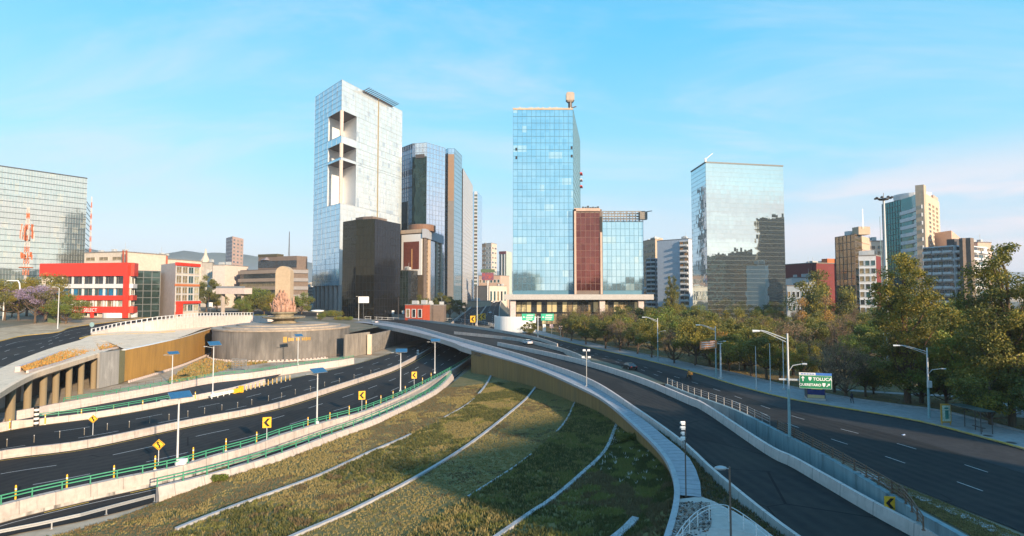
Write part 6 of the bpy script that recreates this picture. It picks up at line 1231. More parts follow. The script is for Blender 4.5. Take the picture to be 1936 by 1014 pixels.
rt = random.Random(99); n = 0; SECT = [(1120, 'in front of the podium'), (1310, 'below the balcony apartments'), (1400, 'before the left half of the mirror tower'), (1490, 'before the right half of the mirror tower'), (1600, 'below the low pale blocks'), (1700, 'below the bronze office'), (1800, 'near the towering reddish tree'), (3000, 'towards the right edge of the park')]
WT = ['ol1', 'ol2', 'ol3', 'yl1', 'yl2', 'br1', 'br2', 'br1', 'ol3', 'ol2', 'gr1', 'or1', 'br2']
while n < 145:
    px = rt.uniform(1060, 2060); D = 95 + (rt.random() ** .8) * 190
    if px < 1250: D = rt.uniform(175, 262)
    if 1300 < px < 1500 and D > 248: continue
    x = (px - 968) / F * D
    sy = interp([(1060, 645), (1116, 652), (1205, 671), (1300, 693), (1396, 716), (1480, 737), (1569, 757), (1700, 775), (1800, 792), (2060, 850)], px)
    if D > F * 17 / (sy - 556) - 4: continue_ = False
    if D < F * 17 / (sy - 556) + 5: continue
    if any((x - a) ** 2 + (D - b) ** 2 < (3.6 if D < 160 else 4.6) ** 2 for a, b in taken): continue
    if abs(px - 1681) < 34 and D < 122: continue
    if px > 1690 and D < 130 and rt.random() < .5: continue
    taken.append((x, D)); k = rt.choice(WT); P_ = TP[k]; s = rt.uniform(.85, 1.25) * (9.5 / P_.H) * (1.12 if D > 180 else 1) * (1.15 if px > 1650 else 1)
    sec = [b for a, b in SECT if px < a][0]; dep = 'front' if D < 130 else ('middle' if D < 190 else 'back')
    P_.put((x, D, .05), f"{'large' if s > 1.15 else ('small' if s < .95 else 'medium')} {ADJ[k[:2]]} tree, {dep} wood, {sec}", rz=rt.uniform(0, 6.28), scale=(s * rt.uniform(.85, 1.15), s * rt.uniform(.85, 1.15), s), group='trees filling the park wood'); n += 1
for k, px, by, ty, lb, wd in [('yl1', 8, 606, 524, 'yellow-green tree at the left edge below the communications tower', 1), ('pu1', 35, 606, 545, 'purple flowering jacaranda nearest the left edge', 1.1), ('pu1', 66, 612, 540, 'second purple flowering jacaranda, just left of the red bank', 1.0), ('yl1', 86, 606, 512, 'tall sunlit tree overlapping the left end of the red bank', 1), ('gr1', 124, 613, 556, 'small bright green tree in front of the red bank', 1.2), ('yl2', 50, 598, 520, 'sunlit tree behind the jacarandas', 1), ('ol1', 22, 600, 560, 'olive shrubby tree at the left edge of the street', 1.2),
   ('ol3', 390, 590, 519, 'dark green tree right of the red trimmed building', .8), ('ol2', 410, 588, 545, 'dark tree beside the left end of the footbridge', .9), ('gr1', 440, 568, 530, 'sunlit green crowns behind the footbridge', 1.4), ('gr1', 478, 596, 543, 'large green tree left of the monument', 1.2), ('ol1', 500, 598, 552, 'olive tree directly left of the monument', 1.0), ('yl1', 518, 598, 550, 'golden tree touching the left side of the monument', .9), ('gr1', 460, 598, 562, 'lower green tree at the end of the white wall', 1), ('gr1', 570, 594, 552, 'light green tree right of the monument', 1.0), ('ol3', 556, 592, 560, 'small dark tree behind the right side of the monument', .9),
   ('gr1', 606, 606, 592, 'small round shrub at the foot of the tall white tower', 1.2), ('ol3', 790, 605, 556, 'dark street tree before the billboard building', 1), ('ol3', 832, 605, 552, 'dark street tree below the steel blue tower', 1.1), ('ol3', 850, 604, 560, 'dark street tree right of the shed', 1.1), ('ol3', 868, 602, 566, 'last dark street tree before the rising expressway', 1)]:
    ptree(k, px, by, ty, lb, ground='street', wide=wd)
def shrub(px, by, w_, h_, label, mats, seed, name='hedge', g=None, per=500, size=.16):
    p = (g or T)(px, by); t = thing(name, label, 'shrub', p); r = random.Random(seed)
    crown('foliage', [(r.uniform(-.5, .5) * w_, r.uniform(-.4, .4), h_ * .5 + r.uniform(-.1, .1), h_ * .6) for k in range(max(3, int(w_ * 1.2)))], per, size, mats, [1 / len(mats)] * len(mats), t, seed); return t
shrub(470, 601, 22, 1.8, 'long clipped green hedge between white wall and monument', [L_gr, L_yl], 1, per=300); shrub(628, 600, 9, 4.5, 'boxy yellow-green hedge at the foot of the tall white tower', [L_gr, L_yl], 2, per=500); shrub(652, 606, 10, 2.2, 'low yellow-green bush in front of the black glass building', [L_yl, L_gr], 3)
shrub(88, 598, 5, 4, 'bright pink flowering bush in front of the red bank', [L_pk], 4, name='flowering_shrub'); shrub(415, 912, 1.0, .9, 'single round green bush at the lower edge of the grey wall, alone on dry grass', [L_gr, L_dk], 5, name='shrub', g=lambda a, b: G(a, b, -5.6), per=350, size=.1)
shrub(1192, 835, 5, 1.3, 'dark flowering bush against the ochre wall', [L_dk, L_ol], 6, name='shrub', g=lambda a, b: G(a, b, -1.9), per=500, size=.1)
# --- leaf litter shade comes from the trees themselves ---
# ================= STREET OBJECTS =================
def kids(t): return t
# solar street lamp
def solar():
    t = thing('solar_lamp', 'x', 'street lamp'); MB().tube([(0, 0, 0), (0, 0, 9.0)], [.14, .09], 10).box((0, 0, .2), (.5, .5, .4)).build('pole', M_['pole_white'], t)
    b = MB().bar((0, 0, 8.5), (-1.7, 0, 8.9), .08).bar((0, 0, 8.8), (0, 0, 9.3), .1); b.build('arm', M_['steel'], t)
    MB().box((-1.8, 0, 8.88), (.7, .28, .12)).build('lamp_head', M_['steel'], t)
    p = MB().box((.15, 0, 9.35), (2.5, 1.6, .07), tilt=('X', R(24))); pn = p.build('solar_panel', M_['solar'], t)
    f = MB()
    for s in (-1, 1): f.box((.15, s * .8 * math.cos(R(24)), 9.33 + s * .8 * math.sin(R(24))), (2.54, .04, .07), tilt=('X', R(24))).bar((.15 + s * 1.26, -.73, 9.0), (.15 + s * 1.26, .73, 9.66), .04, .07)
    f.build('panel_frame', M_['steel'], pn); return Proto(t)
SLm = solar()
for px, by, bz, ty, rz, lb in [(335, 879, -5, 742, .45, 'nearest solar street lamp, in front of the highway at lower left'), (599, 801, -5, 697, .5, 'solar street lamp beside the third chevron sign, mid highway'), (757, 741, -5, 660, -.2, 'solar street lamp with pale arm beside the green guardrail, left of the underpass'),
      (822, 706, -5, 641, -.2, 'farthest solar street lamp at the underpass end of the green guardrail'), (402, 746, -5.5, 646, .5, 'solar street lamp on a thick white pole before the yellow crash cushion'), (325, 728, -6.5, 665, .5, 'solar street lamp in front of the middle of the ochre wall'), (563, 690, -6.3, 632, .4, 'solar street lamp in front of the round platform')]:
    p = G(px, by, bz); h = Dp(px, ty, p.y).z - bz; SLm.put(p, lb, rz=rz + .35, scale=(1, 1, h / 9.7), group='solar street lamps')
t = tag(MB().box((0, 0, .45), (.9, .7, .5)).box((0, 0, .15), (.7, .5, .3)).build('cabinet', M_['white']), 'small white cabinet at the foot of the nearest solar lamp', 'cabinet'); t.location = G(345, 878, -5)
# avenue lamps with one long curved arm and a short lower arm
def curved_lamp():
    t = thing('street_lamp', 'x', 'street lamp'); MB().tube([(0, 0, 0), (0, 0, 4.6)], [.17, .13], 10).build('lower_pole', M_['pole_teal'], t); MB().tube([(0, 0, 4.6), (0, 0, 10)], [.12, .09], 10).build('pole', M_['pole_white'], t)
    A = [Vector((-3.0 * (1 - math.cos(R(a))) ** 0 * math.sin(R(a)), 0, 9.4 + .9 * (1 - (1 - math.cos(R(90 - a)))) * 0 + 1.0 * math.sin(R(a)) - .25 * (a / 90) ** 3)) for a in range(0, 91, 15)]; MB().tube(A, .05, 6).tube([p - Vector((0, 0, .3 * (1 - i / 6))) for i, p in enumerate(A)], .04, 6).build('arm', M_['pole_white'], t)
    MB().tube([A[-1], A[-1] + Vector((-.8, 0, -.03))], [.09, .13], 8).build('lamp_head', M_['white'], t); MB().tube([(0, 0, 6.2), (.5, 0, 6.9), (1.5, 0, 7.1)], .045, 6).tube([(1.5, 0, 7.1), (2.0, 0, 7.1)], .09, 8).build('lower_arm', M_['pole_white'], t); return Proto(t)
CLm = curved_lamp()
for px, by, ty, rz, lb, g_ in [(1757, 791, 655, -.5, 'nearest curved avenue lamp, between the tall reddish tree and bus shelter', 'p'), (1244, 684, 600, -.5, 'curved avenue lamp behind the black car, farthest of its row', 'p'), (1354, 713, 615, -.5, 'curved avenue lamp carrying the pale orange sign', 'p'), (1493, 826, 626, -.5, 'tall curved avenue lamp on the fence side, carrying the green direction sign', 'p')]:
    p = G(px, by, .2); h = Dp(px, ty, p.y).z; CLm.put(p, lb, rz=rz, scale=(1, 1, h / 10.4), group='curved avenue lamps')
t = tag(MB().box((0, 0, 0), (.55, .25, .9)).build('lamp_box', M_['pole_white']), 'small pale box fixed on the nearest curved avenue lamp', 'box'); t.location = G(1757, 791, .2) + Vector((0, -.25, 4.6))
# slim poles
for px, by, ty, m, r_, lb in [(1430, 736, 655, 'pole_white', .09, 'first slim white pole on the avenue pavement, under a sunlit tree'), (1457, 741, 650, 'pole_white', .09, 'second slim white pole on the avenue pavement, left of the walking person'), (1482, 737, 645, 'pole_white', .1, 'slim pole just left of the tall sign lamp'), (1363, 716, 650, 'pole_white', .22, 'thick tapering white pole right of the pale orange sign'), (1398, 700, 665, 'steel', .06, 'short thin pole inside the park edge'), (902, 617, 520, 'pole_white', .22, 'tall slim white mast behind the overpass, beside the rising expressway'),
      (879, 614, 575, 'steel_dark', .12, 'thin dark pole beside the distant expressway'), (963, 622, 570, 'steel_dark', .15, 'dark slim pole left of the curved white wall'), (753, 607, 562, 'steel_dark', .12, 'dark lamp pole in front of the black glass building')]:
    p = G(px, by, .2) if px > 850 else T(px, by); zt = Dp(px, ty, p.y).z; t = thing('pole', lb, 'pole', p); MB().tube([(0, 0, 0), (0, 0, zt - p.z)], [r_, r_ * .55], 8).build('shaft', M_[m], t, loc=(0, 0, 0)).parent = t; MB().lathe([(r_ * 2.2, 0), (r_ * 2.2, .25), (r_, .35)], (0, 0, 0), 8).build('base', M_['concrete'], t, loc=(0, 0, 0)).parent = t
def poly_plate(pts, m, parent, name, y=0.0, d=.02):
    mb = MB(); n = len(pts); mb.v = [(x, y, z) for x, z in pts] + [(x, y + d, z) for x, z in pts]; mb.f = [tuple(range(n)), tuple(range(2 * n - 1, n - 1, -1))] + [(i, i + n, (i + 1) % n + n, (i + 1) % n) for i in range(n)]; mb.m = [0] * len(mb.f)
    o = mb.build(name, m, None); o.parent = parent; return o
def txt(parent, s, size, x, y, z, m, name='lettering', bold=0.0):
    c = bpy.data.curves.new(name, 'FONT'); c.body = s; c.size = size; c.extrude = .008; c.offset = bold; c.align_x = 'CENTER'; c.align_y = 'CENTER'; o = bpy.data.objects.new('l', c); col.objects.link(o)
    me = bpy.data.meshes.new_from_object(o); bpy.data.objects.remove(o); me.name = name; me.materials.clear(); me.materials.append(m); q = bpy.data.objects.new(name, me); col.objects.link(q); q.parent = parent; q.location = (x, y, z); q.rotation_euler = (R(90), 0, 0); return q
# green direction sign, on a bar from the tall lamp
gsg = mat('sign_green', (.01, .20, .09), .5, var=.05); gsb = mat('sign_blue', (.04, .15, .5), .5, var=.05); shield = [(-.5, .5), (.5, .5), (.45, -.1), (0, -.55), (-.45, -.1)]
L0 = G(1493, 826, .2); t = thing('direction_sign', 'green direction sign reading TOLUCA and QUERETARO on an arm over the avenue', 'road sign', (L0.x, L0.y, .2)); t.rotation_euler.z = R(-16)
zc = Dp(1493, 718, L0.y).z - .2
poly_plate([(1.15, zc - .95), (4.6, zc - .95), (4.6, zc + .62), (1.15, zc + .62)], gsg, t, 'panel', -.06, .05); poly_plate([(1.15, zc + .63), (2.9, zc + .63), (2.9, zc + .9), (1.15, zc + .9)], M_['white'], t, 'header', -.06, .05); poly_plate([(2.9, zc + .63), (4.6, zc + .63), (4.6, zc + .9), (2.9, zc + .9)], gsb, t, 'header', -.065, .05)
bd = MB()
for a, b in (((1.2, zc - .9), (4.55, zc - .9)), ((1.2, zc + .57), (4.55, zc + .57)), ((1.2, zc - .9), (1.2, zc + .57)), ((4.55, zc - .9), (4.55, zc + .57))): bd.bar((a[0], -.07, a[1]), (b[0], -.07, b[1]), .035, .02)
bd.build('border', M_['white'], t, loc=(0, 0, 0)).parent = t
txt(t, 'TOLUCA', .5, 3.6, -.08, zc + .18, M_['white'], bold=.012); txt(t, 'QUERETARO', .4, 2.3, -.08, zc - .5, M_['white'], bold=.012)
for x, z in ((2.3, zc + .2), (3.75, zc - .47)): poly_plate([(x + a * .34, z + b * .44) for a, b in shield], M_['white'], t, 'route_shield', -.08, .015)
poly_plate([(1.55 + a, zc + .2 + b) for a, b in ((-.06, -.3), (.06, -.3), (.06, .05), (.2, .05), (0, .32), (-.2, .05), (-.06, .05))], M_['white'], t, 'arrow', -.08, .015)
poly_plate([(4.2 + (a + b) * .7, zc - .48 + (b - a) * .7) for a, b in ((-.05, -.25), (.05, -.25), (.05, .05), (.17, .05), (0, .28), (-.17, .05), (-.05, .05))], M_['white'], t, 'arrow', -.08, .015)
br = MB().bar((-1.0, .12, zc), (4.5, .12, zc), .12, .2).bar((1.5, .08, zc - .8), (1.5, .08, zc + .6), .08).bar((4.2, .08, zc - .8), (4.2, .08, zc + .6), .08).build('bracket', M_['pole_white'], t, loc=(0, 0, 0)); br.parent = t
for k in range(5): poly_plate([(1.35 + k * .3, zc + .7), (1.58 + k * .3, zc + .7), (1.58 + k * .3, zc + .82), (1.35 + k * .3, zc + .82)], gsb, t, 'header_mark', -.08, .012)
# pale orange sign
p0 = G(1361, 716, .2); D_ = p0.y; t = thing('road_sign', 'pale orange rectangular sign with faded lines on an arm over the pavement', 'road sign', (p0.x, p0.y, .2)); zc = Dp(1361, 653, D_).z - .2; so = mat('sign_orange', (.62, .24, .10), .5, var=.08)
poly_plate([(-3.9, zc - .95), (-.5, zc - .55), (-.5, zc + 1.05), (-3.9, zc + .75)], so, t, 'panel', -.1, .06)
for k in range(3): poly_plate([(-3.6, zc + .42 - k * .42), (-.9, zc + .66 - k * .42), (-.9, zc + .78 - k * .42), (-3.6, zc + .54 - k * .42)], M_['white'], t, 'faded_line', -.12, .02)
MB().bar((-3.0, 0, zc), (.6, 0, zc + .4), .12).build('arm', M_['pole_white'], t, loc=(0, 0, 0)).parent = t
# far green signs
p0 = G(1017, 641, .2); t = thing('road_signs', 'pair of small green road signs with white marks on one distant T-shaped pole', 'road sign', (p0.x, p0.y, 0)); D_ = p0.y; s_ = D_ / F; z1 = Dp(1017, 600, D_).z
MB().tube([(0, 0, 0), (0, 0, z1 + .5)], .18, 8).bar((-5.6, .1, z1), (5.6, .1, z1), .2).build('pole', M_['pole_white'], t, loc=(0, 0, 0)).parent = t
for sx in (-1, 1):
    c_ = sx * 3.6; o = poly_plate([(c_ - 2.4, z1 - 1.3), (c_ + 2.4, z1 - 1.3), (c_ + 2.4, z1 + 1.3), (c_ - 2.4, z1 + 1.3)], mat('far_sign_green', (.03, .42, .26), .5), t, 'panel', -.15, .08)
    for k, (a, b, z) in enumerate(((-.6, 1.9, .75), (-1.0, 1.8, 0), (-.9, 1.5, -.7))): poly_plate([(c_ + a, z1 + z - .14), (c_ + b, z1 + z - .14), (c_ + b, z1 + z + .14), (c_ + a, z1 + z + .14)], M_['white'], t, 'worn_text_line', -.2, .03)
    poly_plate([(c_ - sx * 0 - 2.0, z1 - .2), (c_ - 1.3, z1 - .2), (c_ - 1.65, z1 + .5)], M_['white'], t, 'arrow', -.2, .03)
def signpost(px, by, gz, h, kind, size, label, rz=0.0, base=None, m='pole_white'):
    p = base or G(px, by, gz); t = thing('warning_sign', label, 'road sign', p); t.rotation_euler.z = rz
    if h > .3: MB().tube([(0, .06, 0), (0, .06, h)], .05, 6).build('post', M_[m], t, loc=(0, 0, 0)).parent = t
    s = size
    if kind == 'diamond':
        poly_plate([(0, h - s), (s, h), (0, h + s), (-s, h)], M_['yellow'], t, 'panel', 0, .03); poly_plate([(0, h - s * .9), (s * .9, h), (0, h + s * .9), (-s * .9, h), (0, h - s * .9), (0, h - s * .8), (-s * .8, h), (0, h + s * .8), (s * .8, h), (0, h - s * .8)], M_['black'], t, 'border', -.012, .01)
        poly_plate([(-.08 * s * 2 + .1, h - .55 * s), (.18, h - .55 * s), (.18, h - .1), (-.02, h + .12), (-.02, h + .3 * s), (.1, h + .3 * s), (-.1, h + .62 * s), (-.3, h + .3 * s), (-.18, h + .3 * s), (-.18, h + .05), (.02, h - .17)], M_['black'], t, 'winding_arrow', -.02, .015)
    else:
        w_, q = s * .42, s * .55; poly_plate([(-w_, h - q), (w_, h - q), (w_, h + q), (-w_, h + q)], M_['yellow'], t, 'panel', 0, .03)
        poly_plate([(w_ * .75, h + q * .75), (w_ * .1, h + q * .75), (-w_ * .75, h), (w_ * .1, h - q * .75), (w_ * .75, h - q * .75), (-w_ * .05, h)], M_['black'], t, 'chevron', -.02, .015)
    return t
signpost(175, 823, -6, 2.6, 'diamond', .68, 'yellow diamond winding-road sign on the median barrier at far left', .3); signpost(299, 880, -5, 2.6, 'diamond', .72, 'yellow diamond winding-road sign by the green guardrail, left of the nearest solar lamp', .3)
signpost(504, 832, -5, 2.6, 'chevron', 1.45, 'yellow chevron sign by the green guardrail, leftmost of three', .3); signpost(684, 777, -5, 2.9, 'chevron', 1.45, 'yellow chevron sign by the green guardrail, middle of three', .3); signpost(783, 733, -5, 2.9, 'chevron', 1.45, 'yellow chevron sign by the green guardrail, nearest the underpass', .3)
q = min(RPt, key=lambda p: abs(968 + F * p.x / p.y - 1662)); signpost(0, 0, 0, .45, 'chevron', 1.0, 'yellow and black chevron sign above the ramp parapet at lower right', -.2, base=q + Vector((.3, .1, -.15)), m='steel')
for k, (px, py) in enumerate([(894, 608), (900, 603), (907, 598), (914, 594)]): signpost(0, 0, 0, 3.5, 'chevron', 3.2, nth(k, 'small yellow chevron sign', 'in the curved row before the expressway'), -.1, base=Vector((Dp(px, 556, 300 + k * 12).x, 300 + k * 12, .1)))
# small white / blue signs
for px, by, gz, zt, w_, h_, m, lb in [(687, 605, None, 567, 20, 12, 'white', 'white rectangular sign with faint blue writing before the black glass building'), (173, 631, None, 614, 9, 9, 'pole_teal', 'small round sign at the left end of the pale railing'), (398, 598, None, 576, 7, 8, 'white', 'small white square sign left of the monument, by the hedge'), (666, 672, -6.6, 661, 9, 14, 'white', 'upright white board beside the round platform, left of the underpass'), (1029, 640, .1, 620, 6, 14, 'white', 'short thick white post right of the far green signs'), (1043, 638, .1, 617, 7, 7, 'pale', 'tiny pinkish square sign right of the far green signs'), (1060, 640, .1, 619, 7, 7, 'pale', 'second tiny pinkish square sign, before the podium trees')]:
    p = T(px, by) if gz is None else G(px, by, gz); s_ = p.y / F; t = thing('small_sign', lb, 'sign', p); h = Dp(px, zt, p.y).z - p.z; mm = M_.get(m) or mat('pale_pink', (.6, .45, .45), .6)
    MB().tube([(0, .1, 0), (0, .1, h)], .06, 6).build('post', M_['steel'], t, loc=(0, 0, 0)).parent = t
    if 'round' in lb and px == 173: MB().tube([(0, 0, h), (0, .05, h)], w_ / 2 * s_, 16).build('panel', mm, t, loc=(0, 0, 0)).parent = t
    else:
        MB().box((0, 0, h), (w_ * s_, .1, h_ * s_)).build('panel', mm, t, loc=(0, 0, 0)).parent = t
        if px == 687:
            for k in range(2): MB().box((0, -.08, h + (.4 - k * .9) * 1.6), (w_ * s_ * (.6 - .1 * k), .06, .7)).build('faint_line', mat('faint_blue', (.45, .6, .75), .6), t, loc=(0, 0, 0)).parent = t
# masts
def ring_mast():
    p = G(1681, 705, .1); t = thing('floodlight_mast', 'very tall floodlight mast with a ring of lamps rising above the park trees', 'mast', p); h = Dp(1681, 376, p.y).z
    MB().tube([(0, 0, 0), (0, 0, h)], [.42, .2], 12).build('pole', M_['pole_white'], t, loc=(0, 0, 0)).parent = t; MB().lathe([(.9, 0), (1.0, .15), (.9, .3)], (0, 0, h - .4), 16).build('ring', M_['steel_dark'], t, loc=(0, 0, 0)).parent = t
    for k in range(8):
        a = k * math.pi / 4; m_ = MB().bar((.9 * math.cos(a), .9 * math.sin(a), h), (1.35 * math.cos(a), 1.35 * math.sin(a), h + .05), .1).lathe([(.12, .3), (.33, .1), (.3, -.1), (.1, -.15)], (1.5 * math.cos(a), 1.5 * math.sin(a), h), 8); o = m_.build('floodlight', M_['steel_dark'], t, loc=(0, 0, 0)); o.parent = t
    MB().tube([(0, 0, h), (0, 0, h + 1.2)], .06, 6).build('lightning_rod', M_['steel_dark'], t, loc=(0, 0, 0)).parent = t
    q = MB().tube([(-.75, .3, 0), (-.75, .3, h - 4)], .06, 6).build('cable_pipe', M_['pole_teal'], t, loc=(0, 0, 0)); q.parent = t
ring_mast()
rw = [mat('mast_red', (.5, .13, .04), .6, var=.2), mat('mast_white', (.5, .46, .44), .6)]
def lattice(px, D, y0, y1, w0, w1, label, cl=True, zb=None):
    z0 = Dp(px, y0, D).z; z1 = Dp(px, y1, D).z; b = W2(px, D); t = thing('communications_mast', label, 'mast', (b.x, b.y, 0)); n = 12; mb = MB()
    for k in range(n):
        a, c = z0 + (z1 - z0) * k / n, z0 + (z1 - z0) * (k + 1) / n; wa, wc = w0 + (w1 - w0) * k / n, w0 + (w1 - w0) * (k + 1) / n; mi = k % 2
        for i in range(4):
            x, y = ((-1, -1), (1, -1), (1, 1), (-1, 1))[i]; x2, y2 = ((-1, -1), (1, -1), (1, 1), (-1, 1))[(i + 1) % 4]
            mb.bar((x * wa, y * wa, a), (x * wc, y * wc, c), w0 * .28, mi=mi).bar((x * wa, y * wa, a), (x2 * wc, y2 * wc, c), w0 * .18, mi=mi).bar((x * wa, y * wa, a), (x2 * wa, y2 * wa, a), w0 * .18, mi=mi)
    mb.bar((0, 0, 0), (0, 0, z0), w0 * .9, mi=1)
    mb.build('lattice', rw if cl or px < 200 else [M_['steel_dark'], M_['steel_dark']], t, loc=(0, 0, 0)).parent = t
    if cl:
        for f, rr, hh in ((.28, 2.4, 3), (.58, 3.0, 5), (.68, 2.6, 4)):
            a = MB()
            for k in range(10): an = k * .628; z = z0 + (z1 - z0) * f; a.box((rr * math.cos(an), rr * math.sin(an), z + random.Random(k).uniform(-1, 1)), (.7, .5, hh), rz=an, mi=k % 2); a.bar((0, 0, z), (rr * math.cos(an), rr * math.sin(an), z), .15)
            a.build('antenna_cluster', rw if f > .5 else rw[0], t, loc=(0, 0, 0)).parent = t
        MB().lathe([(3.2, 0), (3.4, .3), (3.2, .6)], (0, 0, z0 + (z1 - z0) * .1), 16).build('platform', rw[0], t, loc=(0, 0, 0)).parent = t
lattice(47, 330, 520, 392, .95, .4, 'orange and white communications tower with antennas in front of the left mirror office'); lattice(167, 620, 500, 372, .9, .2, 'thin distant red and white lattice mast right of the left mirror office', cl=False); lattice(545, 392, 484, 438, .35, .1, 'thin aerial on the roof of the brown office behind the monument', cl=False)
# lamp and bus stop at left street
def lamp_simple(px, by, ty, label, arm=1.6, dirx=-1, fn=T):
    p = fn(px, by); h = Dp(px, ty, p.y).z - p.z; t = thing('street_lamp', label, 'street lamp', p); MB().tube([(0, 0, 0), (0, 0, h)], [.17, .1], 8).build('pole', M_['pole_white'], t, loc=(0, 0, 0)).parent = t
    MB().tube([(0, 0, h), (dirx * arm * .5, 0, h + .35), (dirx * arm, 0, h + .4)], .06, 6).build('arm', M_['pole_white'], t, loc=(0, 0, 0)).parent = t; MB().box((dirx * (arm + .3), 0, h + .38), (.8, .3, .16)).build('lamp_head', M_['white'], t, loc=(0, 0, 0)).parent = t; return t
lamp_simple(109, 623, 545, 'white pole lamp on the street corner before the red bank'); lamp_simple(404, 585, 528, 'tall pale lamp by the dark tree left of the footbridge'); lamp_simple(364, 594, 540, 'pale lamp in front of the red trimmed building'); lamp_simple(484, 584, 535, 'lamp with curved arm behind the trees left of the monument', dirx=-1); lamp_simple(577, 585, 546, 'lamp with short arm between monument and tall white tower'); lamp_simple(678, 606, 562, 'slim white lamp pole at the left corner of the black glass building', arm=.9)
# gate-shaped white frame at left edge
p = T(6, 606); t = thing('goal_frame', 'white gate-shaped pipe frame among the trees at the left edge', 'frame', p); s_ = p.y / F; MB().tube([(0, 0, 0), (0, 0, 14), (1, 0, 15), (5, 0, 15), (5.6, 0, 14), (6.4, 0, 8)], .22, 8).build('pipe', M_['white'], t, loc=(0, 0, 0)).parent = t
p = T(98, 612); t = thing('bus_stop', 'small dark green bus stop hut behind the corner lamp', 'bus stop', p); MB().box((0, 0, 3.6), (5, 2, .3)).build('roof', mat('hut_green', (.08, .1, .05), .7), t, loc=(0, 0, 0)).parent = t; MB().box((0, 1, 1.8), (4.8, .1, 3.2)).build('back_panel', mat('hut_panel', (.10, .13, .06), .6), t, loc=(0, 0, 0)).parent = t
for sx in (-1, 1): MB().tube([(sx * 2.3, -.8, 0), (sx * 2.3, -.8, 3.5)], .1, 6).build('post', M_['steel_dark'], t, loc=(0, 0, 0)).parent = t
# canopy disc near monument (white mushroom roof)
p = T(600, 603); t = thing('mushroom_canopy', 'round white mushroom canopy on one column right of the monument', 'canopy', p); s_ = p.y / F; MB().tube([(0, 0, 0), (0, 0, 3.4)], .4, 12).build('column', M_['concrete'], t, loc=(0, 0, 0)).parent = t; MB().lathe([(.6, 3.1), (3.2, 3.9), (3.5, 4.4), (3.3, 4.7), (1.0, 4.9)], (0, 0, 0), 28).build('canopy_roof', M_['white'], t, loc=(0, 0, 0)).parent = t
# fence by the black building
fp = [T(a, b) for a, b in ((690, 604), (770, 607), (850, 607))] + [G(905, 612, .1), G(960, 625, .1)]; rail_thing(cr(fp, 5), 'pale railing running below the black building towards the expressway', m='pole_white', name='railing', cat='railing', beams=(1.6, .4), d=3.2, h=1.8, bw=.1, pw=.14, bh=.14)
fp = [T(a, b) for a, b in ((678, 602), (720, 603), (768, 604))]; tag(MB().sweep(cr(fp, 4), [(-.2, -1), (-.2, 3.0), (.2, 3.0), (.2, -1)]).build('low_wall', mat('grey_beige', (.3, .27, .24), .85), loc=fp[1]), 'low grey-beige wall along the foot of the black glass building', 'wall')
# advertising panels along that wall
for k, px in enumerate((718, 744, 763, 776)): p = T(px, 604) + Vector((0, -1.5, 0)); t = thing('poster_board', nth(k, 'small white poster board', 'along the wall by the black building'), 'sign', p); MB().box((0, 0, 4.4), (1.5, .15, 2.0)).build('panel', M_['white'], t, loc=(0, 0, 0)).parent = t; MB().tube([(0, .1, 0), (0, .1, 3.6)], .08, 6).build('post', M_['steel'], t, loc=(0, 0, 0)).parent = t
# distant billboard
p = W2(922, 560); t = thing('billboard', 'far advertising screen with a dark colourful picture below a green band', 'billboard', (p.x, p.y, 0)); z0, z1 = Dp(0, 530, 560).z, Dp(0, 516, 560).z
MB().box((0, 0, (z0 + z1) / 2), (12, .6, z1 - z0)).build('screen', mat('screen', (.03, .06, .16), .5, var=.9, scale=.25, c2=(.4, .08, .05)), t, loc=(0, 0, 0)).parent = t; MB().box((0, 0, z1 + 1.9), (14, .8, 3.2)).build('green_band', mat('band_green', (.08, .13, .07), .6), t, loc=(0, 0, 0)).parent = t; MB().tube([(0, 1, 0), (0, 1, z0)], .7, 8).build('post', M_['steel'], t, loc=(0, 0, 0)).parent = t
# ---------- plaza at the bottom ----------
pz = [G(a, b, .1) for a, b in ((1279, 944), (1326, 939), (1350, 948), (1420, 985), (1500, 1040), (1520, 1130), (1240, 1130), (1262, 1014))]
struct('plaza_slab', MB().prism([(p.x, p.y) for p in pz[::-1]], -3, .1), M_['concrete'])
m_gr = mat('gravel', (.30, .22, .18), .95, scale=4, fine=4, bump=1.0, bscale=12, c2=(.12, .1, .09), extra=overlay((.5, .42, .38), 9, .55, .62, .8, detail=1))
gp = [G(a, b, .14) for a, b in ((1286, 949), (1342, 950), (1345, 990), (1330, 1030), (1250, 1060), (1266, 1014))]; struct('gravel_bed', MB().prism([(p.x, p.y) for p in gp[::-1]], .1, .15), m_gr)
rg = random.Random(8); gs = MB()
for k in range(900):
    x, y = rg.uniform(10, 15.5), rg.uniform(33, 47)
    if inpoly(x, y, [(p.x, p.y) for p in gp]): r0 = rg.uniform(.04, .11); a0 = rg.uniform(0, 6); gs.prism([(x + r0 * math.cos(a0 + i * 1.25) * rg.uniform(.7, 1.1), y + r0 * math.sin(a0 + i * 1.25)) for i in range(5)], .14, .16 + r0 * .8, mi=rg.randrange(3))
tag(gs.build('pebbles', [M_['kerb_white'], mat('pebble_brown', (.22, .13, .09), .9), mat('pebble_dark', (.07, .06, .06), .9)]), 'mixed pebbles covering the bed beside the round terrace', kind='stuff')
cc = G(1385, 1048, .1); struct('round_terrace', MB().lathe([(3.9, .02), (3.9, .16), (3.6, .17)], (cc.x, cc.y, 0), 40), mat('terrace_concrete', (.50, .40, .36), .85, var=.1, scale=.8, extra=overlay((.2, .18, .17), 1.2, .49, .5, .0)))
rp_ = cr([G(a, b, 1.25) - Vector((0, 0, 1.1)) for a, b in ((1268, 1030), (1290, 996), (1312, 972), (1335, 958), (1362, 954), (1384, 960), (1410, 976), (1445, 1002), (1480, 1030))], 6)
t = thing('railing', 'curved grey-white railing around the round terrace at the bottom of the photo', 'railing', rp_[20])
